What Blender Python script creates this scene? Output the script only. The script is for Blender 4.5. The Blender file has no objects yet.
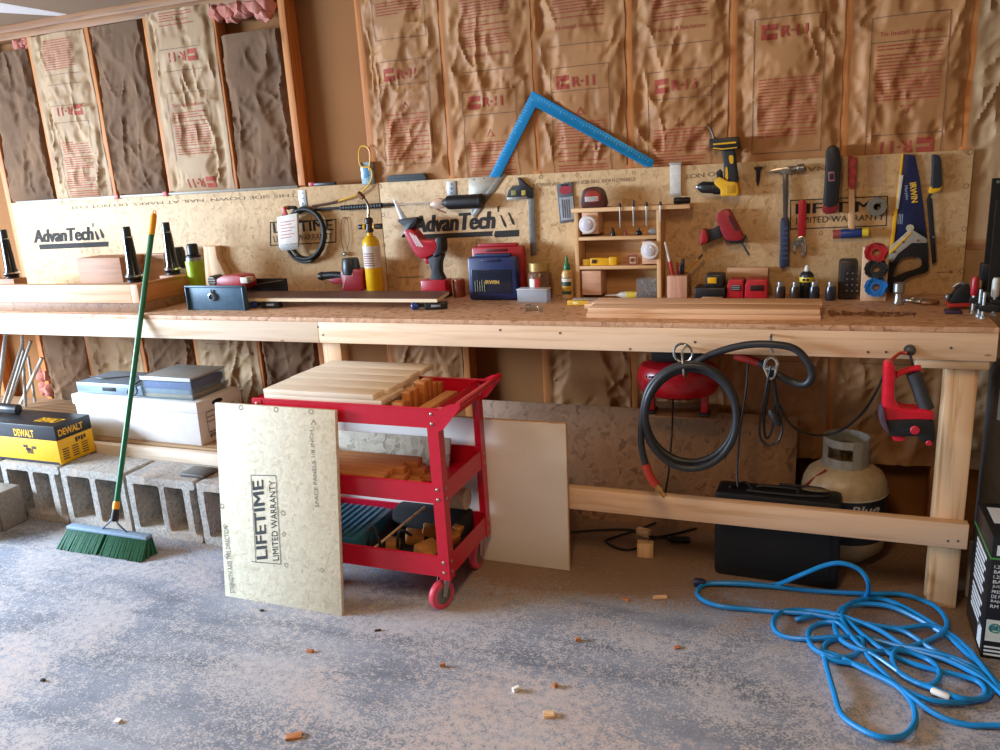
import bpy, bmesh, math, random
from mathutils import Vector, Matrix, noise
random.seed(7)
C = bpy.context.scene.collection
V = Vector
# ------------------------------------------------------------------ camera
CAM = V((1.9363, -3.3654, 1.5503)); RX, RY, RZ, FPX = -0.254, 0.0593, 0.3818, 791.14
ROT = Matrix.Rotation(RZ, 3, 'Z') @ Matrix.Rotation(RX, 3, 'X') @ Matrix.Rotation(RY, 3, 'Y')   # x right, y forward, z up
def ray(x, y):
    return ROT @ V(((x - 500) / FPX, 1, -(y - 375) / FPX))
def at(x, y, X=None, Y=None, Z=None):
    """point of the place seen at photo position x, y on a plane of constant X, Y or Z"""
    d = ray(x, y)
    if X is not None: t = (X - CAM.x) / d.x
    elif Y is not None: t = (Y - CAM.y) / d.y
    else: t = (Z - CAM.z) / d.z
    return CAM + d * t
def mpp(p):
    return (ROT.transposed() @ (V(p) - CAM)).y / FPX
cd = bpy.data.cameras.new('camera'); cam = bpy.data.objects.new('camera', cd); C.objects.link(cam)
cd.sensor_fit = 'HORIZONTAL'; cd.sensor_width = 36; cd.lens = FPX * 36 / 1000; cd.clip_start = .05
m3 = Matrix((ROT @ V((1, 0, 0)), ROT @ V((0, 0, 1)), -(ROT @ V((0, 1, 0))))).transposed()
cam.matrix_world = Matrix.Translation(CAM) @ m3.to_4x4()
bpy.context.scene.camera = cam
# ------------------------------------------------------------------ materials
def lin(h):
    h = h.lstrip('#'); o = []
    for i in (0, 2, 4):
        c = int(h[i:i + 2], 16) / 255
        o.append(c / 12.92 if c <= .04045 else ((c + .055) / 1.055) ** 2.4)
    return (*o, 1)
MC = {}
class NT:
    def __init__(s, name):
        s.m = bpy.data.materials.new(name); s.m.use_nodes = True; s.n = s.m.node_tree.nodes; s.l = s.m.node_tree.links
        s.b = s.n['Principled BSDF']
    def node(s, t, ins=None, **kw):
        n = s.n.new(t)
        for k, v in kw.items(): setattr(n, k, v)
        for k, v in (ins or {}).items():
            if hasattr(v, 'is_output'): s.l.new(v, n.inputs[k])
            else: n.inputs[k].default_value = v
        return n
    def coord(s, scale=(1, 1, 1), rot=(0, 0, 0), kind='Object'):
        t = s.node('ShaderNodeTexCoord')
        return s.node('ShaderNodeMapping', {'Vector': t.outputs[kind], 'Scale': scale, 'Rotation': rot}).outputs[0]
    def ramp(s, fac, stops):
        r = s.node('ShaderNodeValToRGB', {'Fac': fac}); e = r.color_ramp.elements
        while len(e) < len(stops): e.new(.5)
        for i, (p, c) in enumerate(stops):
            e[i].position = p; e[i].color = c if len(c) == 4 else (*c, 1)
        return r.outputs[0]
    def mix(s, f, a, b, mode='MIX'):
        n = s.node('ShaderNodeMix', data_type='RGBA', blend_type=mode)
        for k, v in ((0, f), (6, a), (7, b)):
            if hasattr(v, 'is_output'): s.l.new(v, n.inputs[k])
            else: n.inputs[k].default_value = v
        return n.outputs[2]
    def bump(s, h, st=.3, d=.01):
        b = s.node('ShaderNodeBump', {'Height': h, 'Strength': st, 'Distance': d}); s.l.new(b.outputs[0], s.b.inputs['Normal'])
    def col(s, c): s.l.new(c, s.b.inputs['Base Color'])
def M(hexc, rough=.45, metal=0, var=.12, scale=40, stretch=(1, 1, 1), bump=0, name=None):
    key = (hexc, rough, metal, var, scale, stretch, bump)
    if key in MC: return MC[key]
    t = NT(name or 'paint_' + hexc.strip('#')); c = lin(hexc)
    n = t.node('ShaderNodeTexNoise', {'Vector': t.coord(stretch), 'Scale': scale, 'Detail': 4})
    lo = tuple(v * (1 - var) for v in c[:3]); hi = tuple(min(1, v * (1 + var)) for v in c[:3])
    t.col(t.ramp(n.outputs[0], [(.3, lo), (.7, hi)]))
    t.b.inputs['Roughness'].default_value = rough; t.b.inputs['Metallic'].default_value = metal
    if bump: t.bump(n.outputs[0], bump, .002)
    MC[key] = t.m; return t.m
def pine(axis, light='#e6c096', dark='#c08c55', knots=True):
    key = ('pine', axis, light, dark, knots)
    if key in MC: return MC[key]
    t = NT('pine_wood'); st = [26, 26, 26]; st[axis] = 1.3
    co = t.coord(tuple(st))
    n = t.node('ShaderNodeTexNoise', {'Vector': co, 'Scale': 1.6, 'Detail': 5, 'Distortion': .6})
    c = t.ramp(n.outputs[0], [(.3, lin(dark)), (.5, lin(light)), (.75, tuple(min(1, v * 1.08) for v in lin(light)[:3]))])
    if knots:
        s2 = [16, 16, 16]; s2[axis] = 5
        v = t.node('ShaderNodeTexVoronoi', {'Vector': t.coord(tuple(s2)), 'Scale': 1.0})
        k = t.ramp(v.outputs['Distance'], [(.035, (.75, .75, .75)), (.075, (0, 0, 0))])
        c = t.mix(k, c, lin('#8a5a34'))
    t.col(c); t.b.inputs['Roughness'].default_value = .62; t.bump(n.outputs[0], .12, .002)
    MC[key] = t.m; return t.m
def osb(name, a, b, d, sc=1.0):
    """oriented strand board: small flakes lying in several directions; works on any face"""
    if (name,) in MC: return MC[(name,)]
    t = NT(name); cols = []
    warp = t.node('ShaderNodeTexNoise', {'Vector': t.coord(), 'Scale': 30 * sc, 'Detail': 2})
    for i, rot in enumerate(((0, .25, .1), (.2, 1.25, .3), (.1, -.95, .6))):
        tc = t.node('ShaderNodeTexCoord')
        mv = t.node('ShaderNodeMix', {0: .035 / sc}, data_type='VECTOR')
        t.l.new(tc.outputs['Object'], mv.inputs[4]); t.l.new(warp.outputs['Color'], mv.inputs[5])
        m1 = t.node('ShaderNodeMapping', {'Vector': mv.outputs[1], 'Rotation': rot})
        m2 = t.node('ShaderNodeMapping', {'Vector': m1.outputs[0], 'Scale': (15 * sc, 48 * sc, 55 * sc)})
        v = t.node('ShaderNodeTexVoronoi', {'Vector': m2.outputs[0], 'Scale': 1.0})
        sep = t.node('ShaderNodeSeparateColor', {0: v.outputs['Color']})
        cols.append(sep.outputs[i])
    pick = t.node('ShaderNodeTexNoise', {'Vector': t.coord((1, 1, 1), (.3, .3, .3)), 'Scale': 16 * sc, 'Detail': 1})
    c1 = t.mix(t.ramp(pick.outputs[0], [(.42, (0, 0, 0)), (.46, (1, 1, 1))]), cols[0], cols[1])
    c1 = t.mix(t.ramp(pick.outputs[0], [(.55, (0, 0, 0)), (.59, (1, 1, 1))]), c1, cols[2])
    big = t.node('ShaderNodeTexNoise', {'Vector': t.coord(), 'Scale': 1.8, 'Detail': 3})
    fine = t.node('ShaderNodeTexNoise', {'Vector': t.coord(), 'Scale': 120, 'Detail': 2})
    c = t.ramp(c1, [(.02, lin(d)), (.14, lin(b)), (.5, lin(a)), (.9, tuple(min(1, v * 1.12) for v in lin(a)[:3]))])
    c = t.mix(t.ramp(fine.outputs[0], [(.35, (.45, .45, .45)), (.5, (0, 0, 0))]), c, lin(b))
    c = t.mix(t.ramp(big.outputs[0], [(.45, (0, 0, 0)), (.75, (.5, .5, .5))]), c, lin(b))
    t.col(c); t.b.inputs['Roughness'].default_value = .6; t.bump(c1, .12, .002)
    MC[(name,)] = t.m; return t.m
OSB_PANEL = osb('panel_osb', '#d3b082', '#c9a475', '#b38f60', 1.5)
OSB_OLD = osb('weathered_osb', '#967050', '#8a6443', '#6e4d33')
OSB_FRONT = osb('pale_osb', '#dad3bc', '#d3cbb2', '#c7bc9f', 1.8)
OSB_TOP = osb('worktop_osb', '#d9b08f', '#c79a78', '#9a7150', 1.0)
PINEX = pine(0); PINEZ = pine(2); PINEY = pine(1)
STUD = pine(2, '#cc8142', '#a35a25')
PLATE = pine(0, '#98683e', '#744526')
ORANGE_WOOD = pine(0, '#c98a50', '#9c5d2c', False)
PINK_WOOD = pine(0, '#d9a283', '#c08763', False)
RED = M('#b81a2a', .33); DRED = M('#a01622', .42); BLACK = M('#17171a', .42); RUBBER = M('#202226', .6)
STEEL = M('#b6b5b0', .32, .9, .08); DSTEEL = M('#6e6c69', .42, .7, .1); CHROME = M('#cfcfcc', .2, 1, .05)
YEL = M('#e0a614', .4); BLUE = M('#1f3566', .4); WHITE = M('#e3dfd8', .5, 0, .04); INK = M('#2b2622', .8); INKR = M('#a5432f', .8)
PINK = None
# ------------------------------------------------------------------ mesh helpers (world coordinates)
def B(): return bmesh.new()
def box(bm, lo, hi, bev=0, rot=None, piv=None):
    lo, hi = V(lo), V(hi); c = (lo + hi) / 2; s = hi - lo
    r = bmesh.ops.create_cube(bm, size=1); vs = r['verts']
    for v in vs: v.co = V((v.co.x * abs(s.x), v.co.y * abs(s.y), v.co.z * abs(s.z))) + c
    if bev:
        es = list({e for v in vs for e in v.link_edges})
        r = bmesh.ops.bevel(bm, geom=es, offset=min(bev, .45 * min(abs(s.x), abs(s.y), abs(s.z))), segments=2, affect='EDGES', profile=.5)
        vs = list({v for f in r['faces'] for v in f.verts} | {v for v in vs if v.is_valid})
    if rot is not None:
        p = V(piv) if piv is not None else c
        for v in vs: v.co = p + rot @ (v.co - p)
    return vs
def rotx(a): return Matrix.Rotation(a, 3, 'X')
def roty(a): return Matrix.Rotation(a, 3, 'Y')
def rotz(a): return Matrix.Rotation(a, 3, 'Z')
def frame(d):
    d = V(d).normalized(); u = d.cross(V((0, 0, 1)))
    if u.length < 1e-3: u = d.cross(V((0, 1, 0)))
    u.normalize(); return d, u, u.cross(d)
def lathe(bm, o, d, prof, seg=20, caps=True):
    """profile of (radius, height along d)"""
    d, u, w = frame(d); o = V(o); rings = []
    for r, h in prof:
        rings.append([bm.verts.new(o + d * h + (u * math.cos(a) + w * math.sin(a)) * max(r, 1e-4)) for a in [2 * math.pi * i / seg for i in range(seg)]])
    for a, b in zip(rings, rings[1:]):
        for i in range(seg): bm.faces.new((a[i], a[(i + 1) % seg], b[(i + 1) % seg], b[i]))
    if caps:
        bm.faces.new(rings[0][::-1]); bm.faces.new(rings[-1])
def cyl(bm, p0, p1, r0, r1=None, seg=16):
    p0, p1 = V(p0), V(p1); lathe(bm, p0, p1 - p0, [(r0, 0), (r0 if r1 is None else r1, (p1 - p0).length)], seg)
def smooth_path(pts, n=6, closed=False):
    P = [V(p) for p in pts]; out = []; N = len(P)
    for i in range(N if closed else N - 1):
        g = lambda k: P[k % N] if closed else P[max(0, min(N - 1, k))]
        a, b, c, d = g(i - 1), g(i), g(i + 1), g(i + 2)
        for j in range(n):
            t = j / n
            out.append(.5 * ((2 * b) + (c - a) * t + (2 * a - 5 * b + 4 * c - d) * t * t + (3 * b - a - 3 * c + d) * t ** 3))
    if not closed: out.append(P[-1])
    return out
def tube(bm, pts, r, seg=8, n=6, closed=False, smooth=True):
    P = smooth_path(pts, n, closed) if smooth else [V(p) for p in pts]
    rings = []; N = len(P); ref = None
    for i, p in enumerate(P):
        a = P[(i - 1) % N] if closed else P[max(0, i - 1)]; b = P[(i + 1) % N] if closed else P[min(N - 1, i + 1)]
        t = (b - a)
        t = t.normalized() if t.length > 1e-9 else V((0, 0, 1))
        if ref is None:
            ref = t.cross(V((0, 0, 1)))
            if ref.length < .1: ref = t.cross(V((0, 1, 0)))
        ref = (ref - t * ref.dot(t))
        if ref.length < 1e-6: ref = t.orthogonal()
        ref.normalize(); w = t.cross(ref)
        rings.append([bm.verts.new(p + (ref * math.cos(q) + w * math.sin(q)) * r) for q in [2 * math.pi * k / seg for k in range(seg)]])
    for i in range(N if closed else N - 1):
        a, b = rings[i], rings[(i + 1) % N]
        for k in range(seg): bm.faces.new((a[k], a[(k + 1) % seg], b[(k + 1) % seg], b[k]))
    if not closed:
        bm.faces.new(rings[0][::-1]); bm.faces.new(rings[-1])
def prism(bm, poly, y0, y1, bev=0):
    """outline of (x, z) extruded from y0 (front) to y1 (back)"""
    a = [bm.verts.new((x, y0, z)) for x, z in poly]; b = [bm.verts.new((x, y1, z)) for x, z in poly]; n = len(poly)
    f1 = bm.faces.new(a); f2 = bm.faces.new(b[::-1]); fs = [f1, f2]
    for i in range(n): fs.append(bm.faces.new((a[i], b[i], b[(i + 1) % n], a[(i + 1) % n])))
    bmesh.ops.recalc_face_normals(bm, faces=fs)
    if bev:
        bmesh.ops.bevel(bm, geom=list(f1.edges) , offset=bev, segments=2, affect='EDGES', profile=.5)
def xz(pts, Y): return [(p.x, p.z) for p in (at(x, y, Y=Y) for x, y in pts)]
def PR(bm, pts, yf, yb, bev=.002): prism(bm, xz(pts, yf), yf, yb, bev)
def PRC(bm, pts, yf, yb, bev=.002, n=4):
    P = [(p.x, p.y) for p in smooth_path([(x, y, 0) for x, y in pts], n, True)]
    prism(bm, xz(P, yf), yf, yb, bev)
def ball(bm, c, r, sub=3):
    r = (r, r, r) if not hasattr(r, '__len__') else r
    vs = bmesh.ops.create_icosphere(bm, subdivisions=sub, radius=1)['verts']
    for v in vs: v.co = V((v.co.x * r[0], v.co.y * r[1], v.co.z * r[2])) + V(c)
    return vs
def torus(bm, c, n, R, r, seg=28, s2=10, sq=1):
    d, u, w = frame(n)
    tube(bm, [V(c) + (u * math.cos(a) + w * math.sin(a) * sq) * R for a in [2 * math.pi * i / seg for i in range(seg)]], r, s2, 1, True)
def BX(bm, x0, y0, x1, y1, yf, depth, zb=None, bev=.002):
    xm, ym = (x0 + x1) / 2, (y0 + y1) / 2
    X0 = at(x0, ym, Y=yf).x; X1 = at(x1, ym, Y=yf).x; Z1 = at(xm, y0, Y=yf).z; Z0 = at(xm, y1, Y=yf).z if zb is None else zb
    box(bm, (X0, yf, Z0), (X1, yf + depth, Z1), bev); return X0, X1, Z0, Z1
def text(bm, s, o, xv, zv, off=V((0, 0, 0)), bold=.0, shear=0, fn=None, cut=0):
    """lettering fitted to the parallelogram o, o+xv, o+zv"""
    cu = bpy.data.curves.new('t', 'FONT'); cu.body = s; cu.offset = bold; cu.shear = shear; cu.resolution_u = 3
    ob = bpy.data.objects.new('t', cu); C.objects.link(ob)
    dg = bpy.context.evaluated_depsgraph_get()
    me = bpy.data.meshes.new_from_object(ob.evaluated_get(dg), depsgraph=dg)
    bpy.data.objects.remove(ob); bpy.data.curves.remove(cu)
    xs = [v.co.x for v in me.vertices]; ys = [v.co.y for v in me.vertices]
    if not xs: return
    x0, x1, y0, y1 = min(xs), max(xs), min(ys), max(ys); o, xv, zv = V(o), V(xv), V(zv)
    vs = []
    for v in me.vertices:
        p = o + xv * ((v.co.x - x0) / (x1 - x0)) + zv * ((v.co.y - y0) / (y1 - y0)) + off
        if fn: p.y = fn(p.x, p.z)
        vs.append(bm.verts.new(p))
    for f in me.polygons:
        try: bm.faces.new([vs[i] for i in f.vertices])
        except ValueError: pass
    bpy.data.meshes.remove(me)
def heavy(bm, s, o, xv, zv, w=.006, b=.008, **k):
    """stencil-weight lettering: the same outline stamped five times side by side"""
    u = V(xv) * w
    for i in (-2, -1, 0, 1, 2): text(bm, s, V(o) + u * i * .6, xv, zv, off=V((0, -.00005 * (i + 2), 0)), bold=0 if 'M' in s else b, **k)
def text_px(bm, s, bl, br, h, Y, **k):
    a = at(*bl, Y=Y); b = at(*br, Y=Y); t = at(bl[0], bl[1] - h, Y=Y)
    (heavy if k.pop('hv', 0) else text)(bm, s, a, b - a, V((0, 0, t.z - a.z)), **k)
def quad(bm, pts):
    bm.faces.new([bm.verts.new(p) for p in pts])
# ------------------------------------------------------------------ scene objects
WL = {}
def link_mesh(name, bm, mat, loc):
    loc = V(loc)
    for v in bm.verts: v.co -= loc
    bmesh.ops.recalc_face_normals(bm, faces=bm.faces[:])
    for e in bm.edges:
        if len(e.link_faces) == 2: e.smooth = e.calc_face_angle(0) < .6
    for f in bm.faces: f.smooth = True
    me = bpy.data.meshes.new(name); bm.to_mesh(me); bm.free(); me.materials.append(mat)
    o = bpy.data.objects.new(name, me); C.objects.link(o); return o
def tag(o, label, cat, group=None):
    o['label'] = label; o['category'] = cat
    if group: o['group'] = group
    return o
def T(name, label, cat, loc, group=None):
    o = bpy.data.objects.new(name, None); C.objects.link(o); o.location = loc; o.empty_display_size = .05
    WL[o.name] = V(loc); return tag(o, label, cat, group)
def P(name, bm, mat, parent, label=None):
    o = link_mesh(name, bm, mat, WL[parent.name]); o.parent = parent; WL[o.name] = WL[parent.name]
    if label: o['label'] = label
    return o
def ONE(name, label, cat, bm, mat, group=None):
    xs = [v.co for v in bm.verts]
    loc = V(((min(p.x for p in xs) + max(p.x for p in xs)) / 2, (min(p.y for p in xs) + max(p.y for p in xs)) / 2, min(p.z for p in xs)))
    o = link_mesh(name, bm, mat, loc); o.location = loc; WL[o.name] = loc
    return tag(o, label, cat, group)
def STRUCT(name, bm, mat):
    o = link_mesh(name, bm, mat, (0, 0, 0)); o['kind'] = 'structure'; WL[o.name] = V((0, 0, 0)); return o
def dup(root, d, label, group=None, rz=0):
    r = root.copy(); C.objects.link(r); r.location = root.location + V(d); r['label'] = label; r.rotation_euler.z = rz
    WL[r.name] = V(r.location)
    if group: r['group'] = group
    for ch in list(root.children):
        c = ch.copy(); C.objects.link(c); c.parent = r
        for g in list(ch.children):
            e = g.copy(); C.objects.link(e); e.parent = c
    return r
H = .995; BF = -.61; PT = 1.522; S16 = .4064; SF = .012
# ------------------------------------------------------------------ room shell
def floor_mat():
    t = NT('dusty_concrete'); co = t.coord()
    st = t.node('ShaderNodeTexNoise', {'Vector': t.coord((1, 1.0, 1), (0, 0, .5)), 'Scale': 2.3, 'Detail': 6, 'Distortion': .5})
    base = t.ramp(st.outputs[0], [(.3, lin('#6a7280')), (.5, lin('#828997')), (.72, lin('#9a9ea8'))])
    sw = t.node('ShaderNodeTexNoise', {'Vector': t.coord((1.2, 6.5, 1), (0, 0, -.62)), 'Scale': 1.6, 'Detail': 7, 'Distortion': .4})
    base = t.mix(t.ramp(sw.outputs[0], [(.44, (0, 0, 0)), (.66, (.65, .65, .65))]), base, lin('#565d69'))
    # sawdust: broad drifts broken up by fine grain
    dr = t.node('ShaderNodeTexNoise', {'Vector': t.coord((1, 1.5, 1), (0, 0, .4)), 'Scale': 1.9, 'Detail': 5, 'Distortion': .8})
    gr = t.node('ShaderNodeTexNoise', {'Vector': co, 'Scale': 130, 'Detail': 3})
    gr2 = t.node('ShaderNodeTexNoise', {'Vector': co, 'Scale': 38, 'Detail': 4})
    a = t.node('ShaderNodeMath', {0: dr.outputs[0], 1: .75}, operation='MULTIPLY')
    b = t.node('ShaderNodeMath', {0: gr.outputs[0], 1: .75, 2: a.outputs[0]}, operation='MULTIPLY_ADD')
    b = t.node('ShaderNodeMath', {0: gr2.outputs[0], 1: .35, 2: b.outputs[0]}, operation='MULTIPLY_ADD')
    m = t.ramp(b.outputs[0], [(.86, (0, 0, 0)), (1.14, (.8, .8, .8))])
    dust = t.mix(gr2.outputs[0], lin('#9b979a'), lin('#cdc8c9'))
    c = t.mix(m, base, dust)
    pk = t.node('ShaderNodeTexNoise', {'Vector': t.coord((1, 1.2, 1), (0, 0, .8)), 'Scale': 1.3, 'Detail': 4, 'Distortion': .4})
    pm = t.node('ShaderNodeMath', {0: gr2.outputs[0], 1: .5, 2: pk.outputs[0]}, operation='MULTIPLY_ADD')
    c = t.mix(t.ramp(pm.outputs[0], [(.82, (0, 0, 0)), (.96, (.4, .4, .4))]), c, lin('#c3aea5'))
    # brown sawdust towards the bench, darkened so its colour also carries the shade there
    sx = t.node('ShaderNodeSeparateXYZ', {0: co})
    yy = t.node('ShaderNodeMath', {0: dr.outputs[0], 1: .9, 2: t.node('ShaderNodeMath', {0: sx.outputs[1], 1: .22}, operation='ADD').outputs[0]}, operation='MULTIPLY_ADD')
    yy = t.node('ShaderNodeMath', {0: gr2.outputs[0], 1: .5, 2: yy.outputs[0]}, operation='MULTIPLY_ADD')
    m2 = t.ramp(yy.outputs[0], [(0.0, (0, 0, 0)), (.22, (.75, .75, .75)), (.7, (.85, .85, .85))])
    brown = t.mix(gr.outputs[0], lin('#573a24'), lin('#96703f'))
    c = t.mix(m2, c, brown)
    wh = t.node('ShaderNodeTexVoronoi', {'Vector': co, 'Scale': 42})
    c = t.mix(t.ramp(wh.outputs['Distance'], [(.06, (.6, .6, .6)), (.1, (0, 0, 0))]), c, lin('#d8cabb'))
    t.col(c); t.b.inputs['Roughness'].default_value = .72; t.bump(b.outputs[0], .35, .004); return t.m
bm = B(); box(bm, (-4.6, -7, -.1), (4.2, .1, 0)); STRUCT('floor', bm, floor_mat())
bm = B(); box(bm, (-4.6, -7, 2.462), (4.2, .12, 2.5)); STRUCT('ceiling', bm, M('#967f66', .8, 0, .04, 3))
bm = B(); box(bm, (-4.6, .1, 0), (4.2, .14, 2.5)); STRUCT('wall_back', bm, M('#94602f', .85, 0, .06, 3, bump=.1))
# the side of the building with the open doorway that lets the daylight in
bm = B(); box(bm, (-4.7, -1.5, 0), (-4.6, .14, 2.5)); box(bm, (-4.7, -7, 0), (-4.6, -5.2, 2.5)); box(bm, (-4.7, -5.2, 2.2), (-4.6, -1.5, 2.5))
STRUCT('wall_left', bm, M('#a88a68', .8, 0, .05, 3))
bm = B(); box(bm, (4.1, -7, 0), (4.2, .12, 2.5)); STRUCT('wall_right', bm, M('#a88a68', .8, 0, .05, 3))
n = 0
for k in range(-11, 10):
    n += 1; bm = B(); box(bm, (k * S16 - .019, SF, .04), (k * S16 + .019, .1, 2.385), .002); STRUCT('trim_%d' % n, bm, STUD)
for z0, z1 in ((2.385, 2.423), (2.423, 2.462)):
    n += 1; bm = B(); box(bm, (-4.6, SF, z0), (4.1, .1, z1), .002); STRUCT('trim_%d' % n, bm, PLATE)
n += 1; bm = B(); box(bm, (-4.6, SF, 0), (4.1, .1, .04), .002); STRUCT('trim_%d' % n, bm, PLATE)
# dark block between studs right of the board
n += 1; bm = B(); box(bm, (6 * S16 + .02, SF, 1.16), (7 * S16 - .02, .1, 1.2), .002); STRUCT('trim_%d' % n, bm, PLATE)
# paper tape over a ceiling joint
bm = B(); p0, p1, p2, p3 = at(-10, 1, Z=2.461), at(-10, 12, Z=2.461), at(72, 17, Z=2.461), at(66, 14, Z=2.461)
a = [bm.verts.new(p) for p in (p0, p1, p2, p3)]; b = [bm.verts.new(p + V((0, 0, .0012))) for p in (p0, p1, p2, p3)]
bm.faces.new(a); bm.faces.new(b[::-1])
for i in range(4): bm.faces.new((a[i], b[i], b[(i + 1) % 4], a[(i + 1) % 4]))
n += 1; STRUCT('trim_%d' % n, bm, M('#eceae8', .8, 0, .02))
# ------------------------------------------------------------------ insulation
KRAFT = None
def kraft_mat(name, a, b, rough=.6):
    t = NT(name); nz = t.node('ShaderNodeTexNoise', {'Vector': t.coord(), 'Scale': 5, 'Detail': 5})
    f = t.node('ShaderNodeTexNoise', {'Vector': t.coord((1, 1, .3)), 'Scale': 60, 'Detail': 3})
    c = t.ramp(nz.outputs[0], [(.32, lin(b)), (.65, lin(a))]); t.col(c)
    t.b.inputs['Roughness'].default_value = rough; t.bump(f.outputs[0], .15, .002); return t.m
KR = kraft_mat('kraft_paper', '#bd8652', '#9d6938', .62); KL = kraft_mat('pale_kraft_paper', '#b5946c', '#9a744c', .65); KD = kraft_mat('brown_backing_paper', '#7a583a', '#5c3f26', .85)
FLUFF = kraft_mat('pink_glass_fibre', '#cf8c7c', '#b56a58', .95)
def rid(p):
    return 1 - abs(noise.noise(p)) * 2
def make_batt(k, mat, z0, z1, label, kind, prints=(), flare=.006, amp=1.0):
    xa, xb = k * S16 + .019, (k + 1) * S16 - .019
    NX, NZ = 52, int((z1 - z0) / .0105)
    wl, wr = flare * random.uniform(.5, 1.2), flare * random.uniform(.5, 1.2)
    grid = []
    for j in range(NZ + 1):
        z = z0 + (z1 - z0) * j / NZ; row = []
        for i in range(NX + 1):
            u = i / NX
            e = V((k * 7.3, 0, z * 9)); jl = noise.noise(e) * .006; jr = noise.noise(e + V((50, 0, 0))) * .006
            x0 = xa - max(0, wl + jl); x1 = xb + max(0, wr + jr)
            x = x0 + (x1 - x0) * u
            p = V((x * 1.0 + k * 11.7, 3.1, z))
            ed = min(x - xa, xb - x)
            y = SF + .016
            y -= .022 * max(0, math.sin(math.pi * min(1, max(0, u)))) ** .7
            w1 = noise.noise(V((x * 3 + k, z * 2, 4))) * .10; q = V((x + w1 + k * 11.7, 3.1, z + w1))
            f1 = 1 - abs(noise.noise(V((q.x * 8, 1, q.z * 2.6)))); f2 = 1 - abs(noise.noise(V((q.x * 5 + q.z * 5, 5, q.z * 4 - q.x * 4)))); f3 = 1 - abs(noise.noise(V((q.x * 7 - q.z * 8, 9, q.z * 3))))
            y += amp * (.020 * noise.noise(V((q.x * 6, 0, q.z * 2.4))) - .016 * f1 ** 9 - .012 * f2 ** 11 - .010 * f3 ** 14 + .009 * noise.noise(V((x * 16 + k, 2, z * 8))) - .0035 * (1 - abs(noise.noise(V((x * 19 + z * 6 + k, 3, z * 12 - x * 8))))) ** 6 - .003 * (1 - abs(noise.noise(V((x * 15 - z * 14, 8, z * 9 + x * 9 + k))))) ** 8 + .0016 * noise.noise(p * 34))
            t = max(0, min(1, ed / .02))
            if flare > 0 : y = (SF - .0025 + .002 * noise.noise(p * 25)) * (1 - t) + y * t
            else: y = (SF + .03) * (1 - t) + y * t
            lim = SF + .0015 if H - .12 < z < PT + .005 else (SF + .0015 - min(1, (z - PT - .005) / .06) * .019 if z > PT else SF - .02)
            y = max(y, lim)
            row.append((x, y, z))
        grid.append(row)
    def surf(x, z):
        j = (z - z0) / (z1 - z0) * NZ; j = max(0, min(NZ - 1e-4, j)); jj = int(j); v = j - jj
        r = grid[jj]; u = (x - r[0][0]) / (r[-1][0] - r[0][0]) * NX; u = max(0, min(NX - 1e-4, u)); i = int(u); u -= i
        a = grid[jj][i][1] * (1 - u) + grid[jj][i + 1][1] * u; b = grid[jj + 1][i][1] * (1 - u) + grid[jj + 1][i + 1][1] * u
        return a * (1 - v) + b * v - .0022
    bm = B(); vs = [[bm.verts.new(c) for c in row] for row in grid]
    for j in range(NZ):
        for i in range(NX): bm.faces.new((vs[j][i], vs[j][i + 1], vs[j + 1][i + 1], vs[j + 1][i]))
    # the body of the batt behind the paper
    bk = [[bm.verts.new((xa + (xb - xa) * i, .095, z)) for i in (0, 1)] for z in (z0, z1)]
    bm.faces.new((vs[NZ][0], vs[NZ][NX], bk[1][1], bk[1][0])); bm.faces.new((vs[0][0], bk[0][0], bk[0][1], vs[0][NX]))
    if not prints: return ONE('insulation_batt', label, 'insulation', bm, mat, 'insulation batts between the studs'), surf
    t = T('insulation_batt', label, 'insulation', ((xa + xb) / 2, .05, z0), 'insulation batts between the studs')
    P('paper_facing', bm, mat, t)
    red, dark = B(), B(); hr = hd = False
    def strip(bm, x0, x1, zc, h, n=10):
        for i in range(n):
            a, b = x0 + (x1 - x0) * i / n, x0 + (x1 - x0) * (i + 1) / n
            quad(bm, [V((x, surf(x, z), z)) for x, z in ((a, zc - h), (b, zc - h), (b, zc + h), (a, zc + h))])
    def vstrip(bm, x, za, zb, h):
        n = max(2, int((zb - za) / .012))
        for i in range(n):
            a, b = za + (zb - za) * i / n, za + (zb - za) * (i + 1) / n
            quad(bm, [V((q, surf(q, z), z)) for q, z in ((x - h, a), (x + h, a), (x + h, b), (x - h, b))])
    xc = (xa + xb) / 2; w = .125
    for pr in prints:
        if hr: P(nm, red, INKR, t); red = B(); hr = False
        nm = {'lines': 'instruction_text', 'head': 'heading_text', 'logo': 'maker_logo', 'tri': 'warning_triangle'}.get(pr[0])
        ty = pr[0]; za = pr[1]
        if ty == 'lines':            # paragraphs of small print
            zb = pr[2]; z = za
            while z > zb:
                x = xc - .105; full = random.random() < .85; xe = xc + (.105 if full else random.uniform(-.03, .08))
                while x < xe:
                    l = random.uniform(.02, .06); strip(red, x, min(x + l, xe), z, .0021, 4); x += l + .006
                z -= .0118 if random.random() < .9 else .02
            hr = True
        elif ty == 'head':
            text(red, 'To Install Insulation', (xc - .1, 0, za), (.2, 0, 0), (0, 0, .016), fn=surf); hr = True
        elif ty == 'rule': strip(dark, xc - w, xc + w, za, .0012); hd = True
        elif ty == 'sides': vstrip(dark, xc - w, pr[2], za, .0012); vstrip(dark, xc + w, pr[2], za, .0012); hd = True
        elif ty == 'logo':
            fl = pr[2] if len(pr) > 2 else 1
            for i in range(5):
                for j in range(5): 
                    a, b = (xc - .1 + .011 * i, za + .011 * j)
                    if j == 2 and i > 0: continue
                    if fl < 0: a = 2 * xc - a - .011
                    quad(red, [V((x, surf(x, z), z)) for x, z in ((a, b), (a + .011, b), (a + .011, b + .0105), (a, b + .0105))])
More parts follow.
